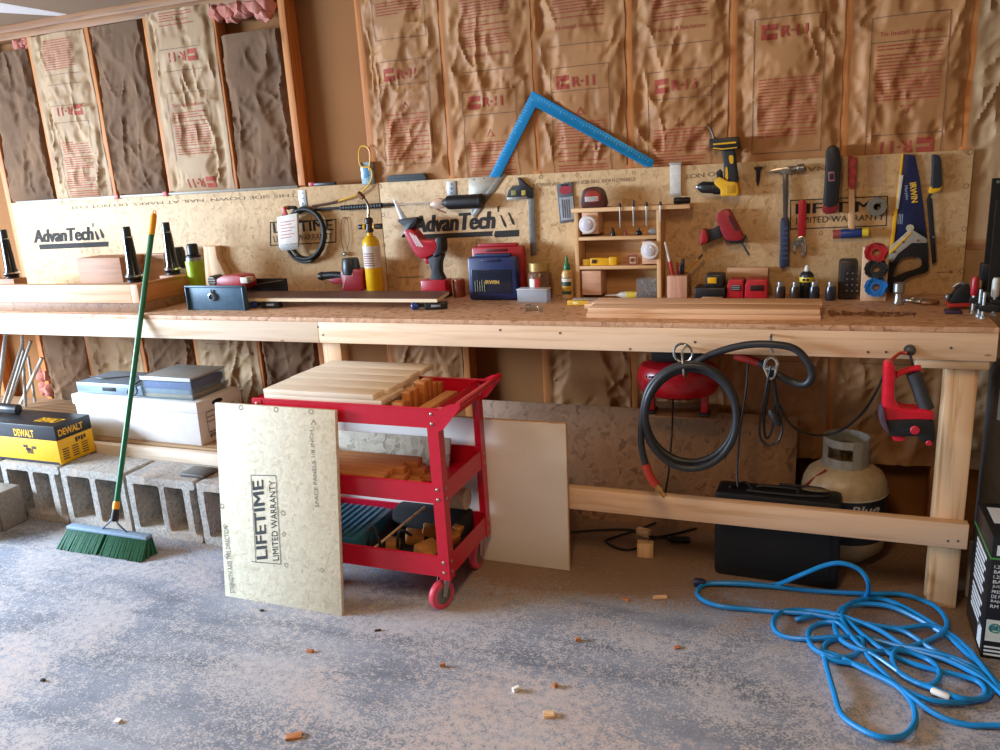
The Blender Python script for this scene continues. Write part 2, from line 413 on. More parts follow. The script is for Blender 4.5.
            if fl > 0: text(red, 'R\u00b711', (xc - .03, 0, za + .006), (.095, 0, 0), (0, 0, .040), fn=surf, bold=.03)
            else: text(red, 'R\u00b711', (xc + .03, 0, za + .048), (-.105, 0, 0), (0, 0, -.044), fn=surf, bold=.02)
            hr = True
        elif ty == 'tri':
            s = pr[2] if len(pr) > 2 else 1
            for i in range(3):
                A = [V((xc + .022 * math.sin(q), 0, za + s * .022 * math.cos(q))) for q in (2.094 * i, 2.094 * (i + 1))]
                I = [V((xc + .014 * math.sin(q), 0, za + s * .014 * math.cos(q))) for q in (2.094 * i, 2.094 * (i + 1))]
                q = [A[0], A[1], I[1], I[0]]
                for p in q: p.y = surf(p.x, p.z)
                quad(red, q)
            hr = True
    if hr: P(nm, red, INKR, t)
    else: red.free()
    if hd: P('ruled_border', dark, M('#6f4a35', .8), t)
    else: dark.free()
    return t, surf
def zt(k, y):                     # height on the wall of a photo row at the middle of bay k
    X = (k + .5) * S16; lo, hi = 0, 1000
    for _ in range(30):
        m = (lo + hi) / 2
        if at(m, y, Y=0).x < X: lo = m
        else: hi = m
    return at(lo, y, Y=0).z
def Z(k, *a): return [((p[0],) + tuple(zt(k, v) if i < (2 if p[0] in ('lines', 'sides') else 1) else v for i, v in enumerate(p[1:]))) for p in a]
LOW = [('lines', .83, .74), ('rule', .72)]
make_batt(-6, KD, .06, zt(-6, 52), 'unprinted brown insulation batt in the leftmost stud bay, pink fibre at its top', 0, flare=0)
make_batt(-5, KL, .06, zt(-5, 33), 'pale kraft insulation batt with red print in the second stud bay from the left', 1, Z(-5, ('lines', 40, 70), ('rule', 74), ('rule', 84), ('rule', 105), ('logo', 116, -1), ('rule', 122), ('lines', 142, 200), ('sides', 122, 200)) , .02)
make_batt(-4, KD, .06, zt(-4, 24), 'unprinted grey-brown insulation batt between the two pale kraft printed batts', 0, flare=0)
make_batt(-3, KL, .06, zt(-3, 9), 'pale kraft insulation batt with red print in the fourth stud bay from the left', 1, Z(-3, ('lines', 12, 26), ('rule', 48), ('logo', 62, -1), ('rule', 70), ('rule', 92), ('head', 106), ('lines', 112, 155), ('sides', 92, 160), ('logo', 188, -1)) + LOW, .02)
make_batt(-2, KD, .06, zt(-2, 32), 'unprinted grey-brown insulation batt just left of the empty stud bay', 0, flare=0)
make_batt(0, KR, .5, 2.384, 'kraft insulation batt with red print just right of the empty stud bay', 1, Z(0, ('lines', -12, 14), ('sides', -12, 38), ('rule', 38), ('rule', 60), ('logo', 80), ('rule', 84), ('tri', 106), ('lines', 114, 160), ('sides', 60, 164), ('rule', 164)))
make_batt(1, KR, .98, 2.384, 'kraft insulation batt rising behind the left arm of the blue framing square', 1, Z(1, ('lines', -8, 46), ('head', 56), ('rule', 70), ('rule', 90), ('logo', 108), ('rule', 114), ('tri', 134), ('lines', 142, 182), ('sides', 90, 182)), .015)
make_batt(2, KR, .3, 2.384, 'kraft insulation batt behind the long arm of the blue framing square', 1, Z(2, ('lines', -8, 18), ('head', 28), ('rule', 44), ('rule', 66), ('logo', 88), ('rule', 90), ('tri', 112), ('lines', 122, 178), ('sides', 66, 178)) + [('rule', .855), ('logo', .795), ('rule', .78), ('sides', .855, .78)])
make_batt(3, KR, .3, 2.384, 'kraft insulation batt immediately left of the black and yellow drill', 1, Z(3, ('lines', -8, 18), ('head', 30), ('rule', 44), ('rule', 70), ('logo', 92), ('rule', 98), ('tri', 123), ('lines', 129, 166), ('sides', 70, 168)) + LOW)
make_batt(4, KR, .3, 2.384, 'kraft insulation batt above the claw hammer', 1, Z(4, ('rule', 16), ('logo', 38), ('lines', 78, 136), ('rule', 152), ('sides', 16, 152)) + LOW)
make_batt(5, KR, .3, 2.384, 'kraft insulation batt above the hand saw', 1, Z(5, ('rule', 14), ('head', 34), ('rule', 40), ('lines', 44, 100), ('tri', 108, -1), ('rule', 134), ('logo', 154, -1), ('sides', 14, 154)) + LOW)
make_batt(6, KL, .3, 2.384, 'crumpled kraft insulation batt at the far right beyond the end of the boards', 1, (), .02)
def fluff(px, py, Y, r, n, label, sx=1, sz=1):
    bm = B(); c = at(px, py, Y=Y)
    for i in range(n):
        o = V((random.uniform(-1, 1) * r * 1.2 * sx, random.uniform(-.01, .01), random.uniform(-1, 1) * r * sz))
        for v in ball(bm, c + o, r * random.uniform(.45, .75), 3):
            d = noise.noise(v.co * 28); v.co += V((d * .02, d * .015, noise.noise(v.co * 31 + V((9, 0, 0))) * .02))
    return ONE('insulation_tuft', label, 'insulation', bm, FLUFF)
fluff(244, 12, .04, .055, 26, 'pink glass fibre tuft bulging under the top plate left of the empty bay', 2.3, .5)
fluff(24, 48, .04, .04, 14, 'pink glass fibre tuft at the top of the leftmost stud bay', 1.1, .8)
fluff(92, 29, .05, .03, 9, 'small pink glass fibre tuft over the grey-brown batt in the third bay', 1.0, .6)
fluff(47, 385, .03, .05, 14, 'pink glass fibre bulging beside the stud under the bench at far left', .5, 1.5)
# ------------------------------------------------------------------ boards on the wall above the bench
def nail_mark(bm, x, y, kind):
    c = at(x, y, Y=0); n = {'o': 12, 'd': 4, 's': 4}[kind]; a0 = math.pi / 4 if kind == 's' else 0; r = .009
    for i in range(n):
        q0, q1 = a0 + 2 * math.pi * i / n, a0 + 2 * math.pi * (i + 1) / n
        quad(bm, [V((c.x + k * math.cos(q), -.0012, c.z + k * math.sin(q))) for k, q in ((r, q0), (r, q1), (r * .78, q1), (r * .78, q0))])
def bar(bm, pts):
    quad(bm, [V((p.x, -.0012, p.z)) for p in (at(x, y, Y=0) for x, y in pts)])
YI = -.0012
bm = B(); box(bm, (-2.411, 0, H), (.026, SF, PT), .001)
tl = T('wall_board', 'pale strand board panel on the left half of the wall behind the bench', 'board', (-1.2, 0, H)); P('panel', bm, OSB_PANEL, tl)
bm = B()
text_px(bm, 'AdvanTech', (34.5, 243), (94, 240), 13, YI, hv=1, shear=.2, w=.008, b=.016)
bar(bm, [(39, 244.5), (108.5, 241.5), (108.5, 246.5), (40, 249.5)])
for x, y in ((94.5, 231), (99.5, 229)): bar(bm, [(x, y), (x + 1.4, y), (x + 5, y + 7), (x + 4.2, y + 9.5), (x + 2.2, y + 8.5)])
bar(bm, [(92.5, 223), (93.5, 223), (93.5, 227), (92.5, 227)])
text_px(bm, 'LIFETIME', (274, 233), (333, 230), 10, YI, hv=1); text_px(bm, 'LIMITED WARRANTY', (274, 242), (333, 239), 6, YI, bold=.0)
for q in ([(270, 222), (336, 219), (336, 220), (270, 223)], [(270, 245), (336, 241.5), (336, 242.5), (270, 246)], [(270, 222), (271, 222), (271, 246), (270, 246)], [(335.5, 219), (336.5, 219), (336.5, 242), (335.5, 242)]): bar(bm, q)
P('printed_logo', bm, INK, tl)
bm = B()
text_px(bm, 'THIS SIDE DOWN  NAIL AT MARKS  DO NOT CUT', (296, 193.5), (70, 206.5), -3.2, YI)
for x, y, k in ((62, 203, 'o'), (72, 202, 'd'), (90, 202, 'o'), (117, 200, 'o'), (141, 199, 'd'), (177, 197, 'o'), (214, 195.5, 'd'), (240, 194.5, 'd'), (273, 193, 's'), (294, 192, 'd'), (222, 249, 'd'), (248, 248, 'o'), (70, 252, 's'), (82, 252, 'd'), (99, 252, 's'), (18, 228, 'o')): nail_mark(bm, x, y, k)
P('nailing_marks', bm, M('#7a664e', .8), tl)
bm = B(); box(bm, (.030, 0, H), (2.467, SF, PT), .001)
tr = T('wall_board', 'warm strand board panel on the right half of the wall behind the bench', 'board', (1.25, 0, H)); P('panel', bm, OSB_PANEL, tr)
bm = B()
text_px(bm, 'AdvanTech', (414, 233), (495, 228.5), 17, YI, hv=1, shear=.2, w=.008, b=.016)
bar(bm, [(420, 234.5), (493, 231), (492, 234), (493, 236), (420, 239.5)]); bar(bm, [(495, 231), (519, 229.7), (519, 236.3), (495, 237.5), (494, 235)])
for x, y in ((500, 215), (508, 212.5)): bar(bm, [(x, y), (x + 1.2, y), (x + 6, y + 9), (x + 6.5, y + 13), (x + 4, y + 11)])
bar(bm, [(497.5, 206), (499, 206), (499, 212), (497.5, 212)])
text_px(bm, 'LIFETIME', (796, 214), (884, 210.5), 10, YI, hv=1); text_px(bm, 'LIMITED WARRANTY', (796, 223.5), (884, 220), 6, YI)
for q in ([(790, 200), (888, 195.5), (888, 196.6), (790, 201)], [(790, 228.5), (886, 225), (886, 226), (790, 229.6)], [(790, 200), (791, 200), (791, 229), (790, 229)], [(887, 196), (888, 196), (886.5, 226), (885.5, 226)]): bar(bm, q)
P('printed_logo', bm, INK, tr)
bm = B()
text_px(bm, 'STRENGTH AXIS THIS SIDE DOWN   GAP PANELS & EDGES 1/8', (635, 177), (512, 185), -3.6, YI); text_px(bm, 'DO NOT', (722, 171), (684, 174.5), -4.5, YI); text_px(bm, 'NAILING', (826, 166), (775, 169), -4.5, YI)
for x, y, k in ((541, 177, 'o'), (577, 175, 'd'), (634, 172.5, 's'), (694, 168, 'd'), (458, 183, 's'), (380, 186.5, 'o'), (544, 241, 'o'), (693, 237, 'd'), (461, 244, 'o'), (476, 243, 'd'), (501, 242, 's'), (821, 233, 'd'), (970, 152, 'o'), (966, 186, 'o'), (964, 229, 'o'), (962, 271, 'o'), (383, 215, 'o'), (384, 245, 'o'), (388, 277, 'o')): nail_mark(bm, x, y, k)
bar(bm, [(398, 277), (424, 276.5), (424, 277.3), (398, 277.8)]); bar(bm, [(937, 272), (950, 271.5), (950, 272.3), (937, 272.8)]); bar(bm, [(950, 270), (954, 272), (950, 274), (950, 272)])
P('nailing_marks', bm, M('#7a664e', .8), tr)
# ------------------------------------------------------------------ the workbench
bench = T('workbench', 'long built-in timber workbench with strand board top along the whole wall', 'workbench', (0, -.3, 0))
bm = B(); box(bm, (-3.4, BF, H - .018), (2.482, -.0005, H), .0015); P('worktop', bm, OSB_TOP, bench)
bm = B(); box(bm, (-3.4, BF, H - .107), (.020, BF + .038, H - .0185), .002); P('apron', bm, pine(0, '#efdcc2', '#e0c6a2'), bench)
bm = B(); box(bm, (.022, BF, H - .107), (2.482, BF + .038, H - .0185), .002); P('apron', bm, pine(0, '#e9c8a6', '#d9b189'), bench)
bm = B(); box(bm, (-3.4, -.04, H - .107), (2.48, -.002, H - .0185), .002); P('back_rail', bm, PINEX, bench)
bm = B(); box(bm, (2.262, -.60, .857), (2.468, -.42, H - .1075), .004); P('spacer_board', bm, pine(0, '#cdb290', '#a98a64', False), bench)
for x, z1, pm in ((.004, H - .0185, PINEZ), (2.357, .857, PINEZ), (-2.40, H - .0185, PINEZ)):
    bm = B(); box(bm, (x, -.567, 0), (x + .089, -.479, z1), .003); P('leg', bm, pm, bench)
bm = B(); box(bm, (.0, -.606, .244), (2.455, -.568, .333), .002); P('lower_rail', bm, pine(0, '#e8c4a2', '#d6ac84'), bench)
bm = B(); box(bm, (-3.4, -.606, .244), (-.002, -.568, .333), .002); P('lower_rail', bm, pine(0, '#efe0cc', '#e2cbae'), bench)
bm = B(); box(bm, (-2.98, -.567, .3335), (.0, -.02, .345), .001); P('lower_shelf', bm, pine(0, '#a98a66', '#8a6a48', False), bench)
for x, y in ((318, 327), (323, 335), (868, 352), (886, 352), (951, 348), (948, 541), (958, 541), (500, 330), (695, 342), (560, 333), (630, 349)):
    c = at(x, y, Y=BF if y < 400 else -.606); bm = B(); cyl(bm, c - V((0, .0015, 0)), c + V((0, .004, 0)), .0042, seg=10); P('screw', bm, DSTEEL, bench, 'dark steel screw head')
# ------------------------------------------------------------------ concrete blocks
def block(loc, label, rz=0, frog=('r',), group='concrete blocks on the floor', L=.394):
    """hollow block lying on its side: cores open to the front"""
    h, d = .295, .194; bm = B(); w = .034; cores = [(-L / 2 + w, -.012), (.018, L / 2 - w - .036)] if 'r' in frog else [(-L / 2 + w, -.018), (.018, L / 2 - w)]
    def shell(x0, x1, z0, z1): box(bm, (x0, 0, z0), (x1, d, z1))
    xs = [-L / 2]
    # outline with two through holes, built as one welded grid
    fr = 'r' in frog; NC = 6 if fr else 5
    xc = [-L / 2, cores[0][0], cores[0][1], cores[1][0], cores[1][1]] + ([L / 2 - .034, L / 2] if fr else [L / 2]); zc = [0, .038, h - .038, h]
    gx = {}
    def vv(i, j, k):
        if (i, j, k) not in gx: gx[(i, j, k)] = bm.verts.new((xc[i], (0, d)[k], zc[j]))
        return gx[(i, j, k)]
    solid = lambda i, j: 0 <= i < NC and 0 <= j < 3 and not (j == 1 and i in (1, 3, 5))
    for i in range(NC):
        for j in range(3):
            if not solid(i, j): continue
            bm.faces.new((vv(i, j, 0), vv(i + 1, j, 0), vv(i + 1, j + 1, 0), vv(i, j + 1, 0)))
            bm.faces.new((vv(i, j, 1), vv(i, j + 1, 1), vv(i + 1, j + 1, 1), vv(i + 1, j, 1)))
            for di, dj, e in ((-1, 0, (0, 0, 0, 1)), (1, 0, (1, 0, 1, 1)), (0, -1, (0, 0, 1, 0)), (0, 1, (0, 1, 1, 1))):
                if not solid(i + di, j + dj):
                    a, b = (i + e[0], j + e[1]), (i + e[2], j + e[3])
                    bm.faces.new((vv(*a, 0), vv(*b, 0), vv(*b, 1), vv(*a, 1)))
    ie = [e for e in bm.edges if abs((e.verts[0].co - e.verts[1].co).y) > .1]
    bmesh.ops.bevel(bm, geom=ie, offset=.012, segments=3, affect='EDGES', profile=.5)
    bmesh.ops.triangulate(bm, faces=bm.faces[:]); 
    for _ in range(2): bmesh.ops.subdivide_edges(bm, edges=[e for e in bm.edges if e.calc_length() > .03], cuts=1)
    for v in bm.verts:
        v.co += V((noise.noise(v.co * 60 + V(loc)), noise.noise(v.co * 60 + V((5, 0, 0)) + V(loc)), noise.noise(v.co * 60 + V((0, 9, 0)) + V(loc)))) * .0022
    R = rotz(rz)
    for v in bm.verts: v.co = R @ v.co + V(loc)
    return ONE('concrete_block', label, 'concrete block', bm, CONC, group)
def conc():
    t = NT('rough_concrete'); n = t.node('ShaderNodeTexNoise', {'Vector': t.coord(), 'Scale': 70, 'Detail': 5}); v = t.node('ShaderNodeTexVoronoi', {'Vector': t.coord(), 'Scale': 150})
    n2 = t.node('ShaderNodeTexNoise', {'Vector': t.coord(), 'Scale': 7, 'Detail': 3})
    c = t.ramp(n.outputs[0], [(.25, lin('#7d7a76')), (.55, lin('#a9a49d')), (.8, lin('#c2bcb2'))]); c = t.mix(t.ramp(n2.outputs[0], [(.45, (0, 0, 0)), (.75, (.5, .5, .5))]), c, lin('#b99c86'))
    t.col(c); t.b.inputs['Roughness'].default_value = .9; t.bump(v.outputs['Distance'], .5, .003); return t.m
CONC = conc()
block((-1.578, -.84, 0), 'hollow concrete block lying on its side in front of the black and yellow box', 0, ('r',))
block((-1.172, -.84, 0), 'hollow concrete block lying behind the lower part of the broom handle', 0, ())
block((-.758, -.84, 0), 'hollow concrete block lying just right of the broom head', 0, ('r',))
block((-.352, -.84, 0), 'hollow concrete block mostly hidden behind the upright pale board', 0, ('r',))
block((-1.984, -.84, 0), 'hollow concrete block at the left end of the row under the black and yellow box', 0, ('r',))
def half(loc, s, label):
    bm = B(); box(bm, loc, V(loc) + V(s), .008); bmesh.ops.triangulate(bm, faces=bm.faces[:])
    for _ in range(3): bmesh.ops.subdivide_edges(bm, edges=[e for e in bm.edges if e.calc_length() > .04], cuts=1)
    for v in bm.verts: v.co += V((noise.noise(v.co * 60), noise.noise(v.co * 60 + V((5, 0, 0))), noise.noise(v.co * 60 + V((0, 9, 0))))) * .002
    return ONE('concrete_paver', label, 'concrete block', bm, M('#8d857c', .9, 0, .2, 60, bump=.4))
half((-1.84, -.985, 0), (.2, .13, .19), 'solid grey concrete block in the lower left corner nearer the hollow blocks')
half((-1.85, -1.14, 0), (.205, .15, .19), 'solid grey concrete block at the left edge of the photo nearest the camera')
bm = B(); c = at(205, 466, Z=.2965); box(bm, (c.x - .02, -.80, .2975), (c.x + .11, -.70, .3125), .003); ONE('metal_plate', 'small dark slate plate lying on the concrete block beside the pale board', 'plate', bm, DSTEEL)
# ------------------------------------------------------------------ boxes on the lower shelf and blocks
def carton(name, label, cat, lo, hi, lidh, lidm, bodym, over=.004, rz=0):
    lo, hi = V(lo), V(hi); t = T(name, label, cat, ((lo.x + hi.x) / 2, (lo.y + hi.y) / 2, lo.z))
    bm = B(); box(bm, lo, (hi.x, hi.y, hi.z - .004), .003); P('body', bm, bodym, t)
    bm = B(); o = V((over, over, 0)); box(bm, (lo.x - over, lo.y - over, hi.z - lidh), (hi.x + over, hi.y + over, hi.z), .003); P('lid', bm, lidm, t)
    return t
zB = .297
# black and yellow power tool carton
R = rotz(math.radians(0))
dt = T('tool_carton', 'black and yellow cardboard power tool box on the concrete blocks at left', 'box', (-1.62, -.72, zB))
x0, x1, y0, y1, z1 = -1.96, -1.382, -.815, -.56, .49
y1 = -.612
bm = B(); box(bm, (x0, y0, zB), (x1, y1, z1 - .072), .002); P('yellow_body', bm, M('#f0b410', .45, 0, .05), dt, 'yellow lower part')
bm = B(); box(bm, (x0 - .001, y0 - .001, z1 - .072), (x1 + .001, y1 + .001, z1), .003); P('black_top', bm, M('#222428', .4), dt, 'black upper part')
bm = B(); box(bm, (x0 - .0006, y0 - .0006, zB), (x1 - .01, y1, zB + .012)); P('bottom_band', bm, M('#222428', .4), dt)
bm = B()
text(bm, 'DEWALT', (x0 + .30, y0 - .0018, z1 - .063), (.135, 0, 0), (0, 0, .038), bold=.03); text(bm, 'DEWALT', (x1 + .0018, y0 + .015, z1 - .055), (0, .14, 0), (0, 0, .034), bold=.03)
text(bm, 'DEWALT', (x0 + .38, y0 + .05, z1 + .0007), (.15, 0, 0), (0, .06, 0), bold=.03)
P('brand_lettering', bm, M('#f0b410', .5, 0, .04), dt)
bm = B()
yq = y0 - .0012
for a, b in ((x0 + .36, zB + .06), (x0 + .345, zB + .075), (x0 + .40, zB + .07)): box(bm, (a, yq, b), (a + .03, yq + .0008, b + .014))
for i in range(4): box(bm, (x0 + .365 + .011 * i, yq, zB + .045), (x0 + .372 + .011 * i, yq + .0008, zB + .07))
for i in range(3):
    for j in range(5): box(bm, (x1 + .0004, y0 + .02 + .055 * i, zB + .02 + .012 * j), (x1 + .0012, y0 + .055 + .055 * i, zB + .025 + .012 * j))
for i in range(4): box(bm, (x1 + .0004, y0 + .10 + .016 * i, zB + .084 + .006 * (i % 2)), (x1 + .0012, y0 + .112 + .016 * i, zB + .108))
P('printed_pictures', bm, M('#3b3222', .6), dt)
# black corded thing on the carton top at far left
bm = B(); q = at(6, 409, Y=-.70); tube(bm, [V((q.x - .12, -.70, z1 + .03)), V((q.x - .05, -.70, z1 + .031)), V((q.x + .02, -.70, z1 + .03)), V((q.x + .075, -.69, z1 + .026))], .027, 12); ONE('tool_bag', 'black rolled pouch lying on the black and yellow box at the left edge', 'pouch', bm, BLACK)
# banker's box
zs = .3455
def quadbox(bm, fl, fr, br, bl, z0, z1, bev=.003, taper=0):
    c = (V(fl) + V(br)) / 2
    lo = [bm.verts.new((c.x + (p[0] - c.x) * (1 - taper), c.y + (p[1] - c.y) * (1 - taper), z0)) for p in (fl, fr, br, bl)]; hi = [bm.verts.new((p[0], p[1], z1)) for p in (fl, fr, br, bl)]
    fs = [bm.faces.new(lo[::-1]), bm.faces.new(hi)]
    for i in range(4): fs.append(bm.faces.new((lo[i], lo[(i + 1) % 4], hi[(i + 1) % 4], hi[i])))
    if bev: bmesh.ops.bevel(bm, geom=list({e for f in fs for e in f.edges}), offset=bev, segments=2, affect='EDGES', profile=.5)
FL, FR, BR, BL = V((-1.56, -.535, 0)), V((-.752, -.55, 0)), V((-.735, -.27, 0)), V((-1.52, -.255, 0))
bt = T('storage_box', 'large white cardboard file box with lid on the lower shelf at left', 'box', (-1.14, -.36, zs))
CARD = M('#dcd9d6', .7, 0, .03, 12)
bm = B(); quadbox(bm, FL, FR, BR, BL, zs, .556, .003, .02); P('body', bm, CARD, bt)
o = .006; bm = B(); quadbox(bm, FL + V((-o, -o, 0)), FR + V((o, -o, 0)), BR + V((o, o, 0)), BL + V((-o, o, 0)), .512, .565, .003); P('lid', bm, M('#e3e1de', .65, 0, .03, 12), bt)
def side(u, z, off=.0072): p = FR + (BR - FR) * u; return V((p.x + off, p.y, z))
bm = B()
for i in range(14):
    a0, a1 = 2 * math.pi * i / 14, 2 * math.pi * (i + 1) / 14
    quad(bm, [side(.45, .537), side(.45 + .13 * math.cos(a0), .537 + .013 * math.sin(a0)), side(.45 + .13 * math.cos(a1), .537 + .013 * math.sin(a1)), side(.45, .537)][:3])
P('hand_hole', bm, M('#1d1a18', .9), bt)
bm = B()
def sline(u0, z0, u1, z1, w=.0018):
    f = .0018
    a, b = side(u0, z0, f), side(u1, z1, f)
    if abs(z1 - z0) < 1e-6: quad(bm, [a - V((0, 0, w)), b - V((0, 0, w)), b + V((0, 0, w)), a + V((0, 0, w))])
    else:
        d = (BR - FR) * (w / .4); quad(bm, [a - d, a + d, b + d, b - d])
for z in (.50, .475, .452, .40): sline(.18, z, .86, z)
for u in (.18, .5, .86): sline(u, .40, u, .50)
text(bm, 'STORAGE', side(.2, .372, .002), (BR - FR) * .5, (0, 0, .018), bold=.03)
P('printed_form', bm, INK, bt)
# flat blue-grey disc player with cable on the box
zt_ = .566
pt = T('disc_player', 'flat silver blue disc player with a trailing black cable on the white file box', 'disc player', (-1.40, -.36, zt_))
bm = B(); box(bm, (-1.535, -.525, zt_ + .006), (-1.10, -.29, zt_ + .060), .004); P('case', bm, M('#93a5b4', .35, .4, .05), pt)
bm = B(); box(bm, (-1.36, -.5268, zt_ + .022), (-1.27, -.524, zt_ + .042), .004); P('disc_slot', bm, BLACK, pt)
bm = B(); box(bm, (-1.53, -.5262, zt_ + .047), (-1.105, -.524, zt_ + .050)); P('trim_line', bm, M('#c7d0d6', .3, .5), pt)
bm = B()
for x in (-1.5, -1.13):
    for y in (-.49, -.32): cyl(bm, (x, y, zt_), (x, y, zt_ + .007), .012, seg=10)
P('foot', bm, RUBBER, pt)
bm = B(); tube(bm, [(-1.53, -.44, zt_ + .069), (-1.40, -.47, zt_ + .07), (-1.25, -.40, zt_ + .07), (-1.17, -.44, zt_ + .07), (-1.14, -.535, zt_ + .062), (-1.18, -.54, zt_ + .03), (-1.16, -.545, zt_ + .006), (-1.11, -.548, zt_ + .03), (-1.12, -.54, zt_ + .062)], .0035, 6); P('cable', bm, BLACK, pt)
# clear drawer unit
CLEAR = None
def clear(name, tint='#e8eef2', rough=.15, mixv=.55):
    t = NT(name); tr = t.node('ShaderNodeBsdfTransparent', {0: lin(tint)}); t.b.inputs['Base Color'].default_value = lin(tint); t.b.inputs['Roughness'].default_value = rough
    mx = t.node('ShaderNodeMixShader', {0: mixv, 1: tr.outputs[0], 2: t.b.outputs[0]}); t.l.new(mx.outputs[0], t.n['Material Output'].inputs[0]); return t.m
CLEAR = clear('clear_plastic', '#e8f0f4', .12, .10)
ct = T('plastic_tray', 'clear plastic document tray holding blue and buff folders on the white file box', 'document tray', (-.90, -.36, zt_))
xa, xb, ya, yb = -1.085, -.785, -.53, -.29
bm = B(); box(bm, (xa, ya, zt_), (xb, yb, zt_ + .006)); 
for lo, hi in (((xa, ya, zt_), (xa + .004, yb, zt_ + .10)), ((xb - .004, ya, zt_), (xb, yb, zt_ + .10)), ((xa, yb - .004, zt_), (xb, yb, zt_ + .10)), ((xa, ya, zt_), (xb, ya + .003, zt_ + .098))): box(bm, lo, hi, .001)
P('tray', bm, CLEAR, ct)
bm = B(); box(bm, (xa - .004, ya - .004, zt_ + .1003), (xb + .004, yb + .004, zt_ + .110), .003); P('lid', bm, clear('cloudy_plastic', '#c9c6be', .3, .55), ct)
bm = B(); box(bm, (xa - .005, ya - .0055, zt_ + .094), (xb + .005, ya - .003, zt_ + .112), .002); P('front_rim', bm, M('#d4e2ea', .25), ct)
bm = B(); box(bm, (xa + .006, ya + .006, zt_ + .050), (xb - .006, yb - .01, zt_ + .085), .002); P('blue_folder', bm, M('#4a5f9c', .6), ct, 'blue folder')
bm = B(); box(bm, (xa + .006, ya + .005, zt_ + .0065), (xb - .006, yb - .01, zt_ + .026), .002); P('buff_folder', bm, M('#bb9a72', .7), ct, 'buff folder')
bm = B(); box(bm, (xa + .006, ya + .006, zt_ + .0262), (xb - .02, yb - .01, zt_ + .0495), .002); P('grey_papers', bm, M('#8e97a2', .7), ct, 'grey papers')
# conduit lengths leaning in the corner under the bench
for i, (a, b, lab, r) in enumerate((((-2, 398), (6, 332), 'leftmost of the grey pipes leaning under the bench, at the photo edge', .011), ((4, 402), (23, 342), 'thin grey pipe second from left among those leaning under the bench', .008), ((8, 402), (24, 350), 'thin grey pipe third from left among those leaning under the bench', .008), ((10, 401), (31, 341), 'grey pipe in the middle of the bundle leaning under the bench', .0085), ((25, 395), (22, 335), 'upright pale grey pipe crossing the leaning pipes under the bench', .009), ((20, 405), (42, 358), 'short white pipe leaning right toward the stud under the bench', .010), ((36, 408), (28, 356), 'dull grey pipe leaning left behind the short white pipe', .008))):
    Y0 = -.36 + .036 * i; Y1 = Y0 + .05
    p1 = at(*b, Y=Y1); q = at(*a, Y=Y0); d = q - p1; s = (zs + .012 - p1.z) / d.z; p0 = p1 + d * s
    bm = B(); lathe(bm, p0, p1 - p0, [(r * .7, 0), (r, .0005), (r, (p1 - p0).length), (r * .7, (p1 - p0).length), (r * .7, (p1 - p0).length - .02)], 12)
    ONE('conduit_pipe', lab, 'pipe', bm, M('#a9a6a0' if i != 5 else '#cfcac2', .5, 0, .08), 'conduit pipes leaning under the bench')
# ------------------------------------------------------------------ push broom
GREEN = M('#0f6b45', .35, 0, .05)
bt = T('push_broom', 'green push broom with yellow handle tip leaning on the bench edge', 'broom', (-.93, -1.0, 0))
hb, ht = V((-.912, -1.0, .085)), V((-.9285, -.433, 1.446)); hd = (ht - hb)
hb0 = hb + hd * .05
bm = B(); cyl(bm, hb + hd * .075, hb + hd * .93, .0122, seg=16); P('handle', bm, GREEN, bt)
bm = B(); lathe(bm, hb + hd * .928, hd, [(.0135, 0), (.0138, .07), (.0125, .095), (.009, .102), (.0088, .10)], 16); P('handle_grip', bm, M('#f0a010', .4), bt, 'yellow plastic handle tip')
bm = B(); torus(bm, hb + hd * .928 + hd.normalized() * .108, (0, 1, 0), .0085, .0028, 16, 8); P('hanging_loop', bm, M('#f0a010', .4), bt, 'yellow hanging loop')
bm = B(); lathe(bm, hb + hd * .035, hd, [(.017, 0), (.017, .03), (.0145, .062)], 16); P('socket', bm, BLACK, bt, 'black handle socket')
bm = B(); lathe(bm, hb + hd * .072, hd, [(.0155, 0), (.0155, .028), (.0135, .034)], 16); P('socket_collar', bm, M('#f0a010', .4), bt, 'yellow collar')
bx0, bx1 = -1.19, -.715
bm = B(); box(bm, (bx0, -1.006, .074), (bx1, -.966, .090), .005); P('head_block', bm, M('#7e93a8', .45), bt, 'blue-grey head block')
bm = B()
for x in (-.985, -.845): tube(bm, [(x, -.985, .092), (x + (-.915 - x) * .6, -.985, .125), (-.915 + (x + .915) * .12, -.975, .15)], .004, 8); P('brace', bm, M('#5d6b78', .4, .6), bt); bm = B()
bm = B(); rnd = random.Random(3)
nx = 54
for i in range(nx):
    for j in range(5):
        u = i / (nx - 1); x = bx0 + .006 + (bx1 - bx0 - .012) * u; y = -1.0 + .03 * j / 4
        if abs(u - .5) < .012: continue
        dx = (u - .5) * .03 + rnd.uniform(-.004, .004); dy = -.062 + .014 * j + rnd.uniform(-.004, .004)
        cyl(bm, (x, y, .0745), (x + dx, y + dy, .001), .0042, .0062, 5)
P('bristles', bm, M('#0c5c3f', .6, 0, .25, 90), bt)['kind'] = 'stuff'
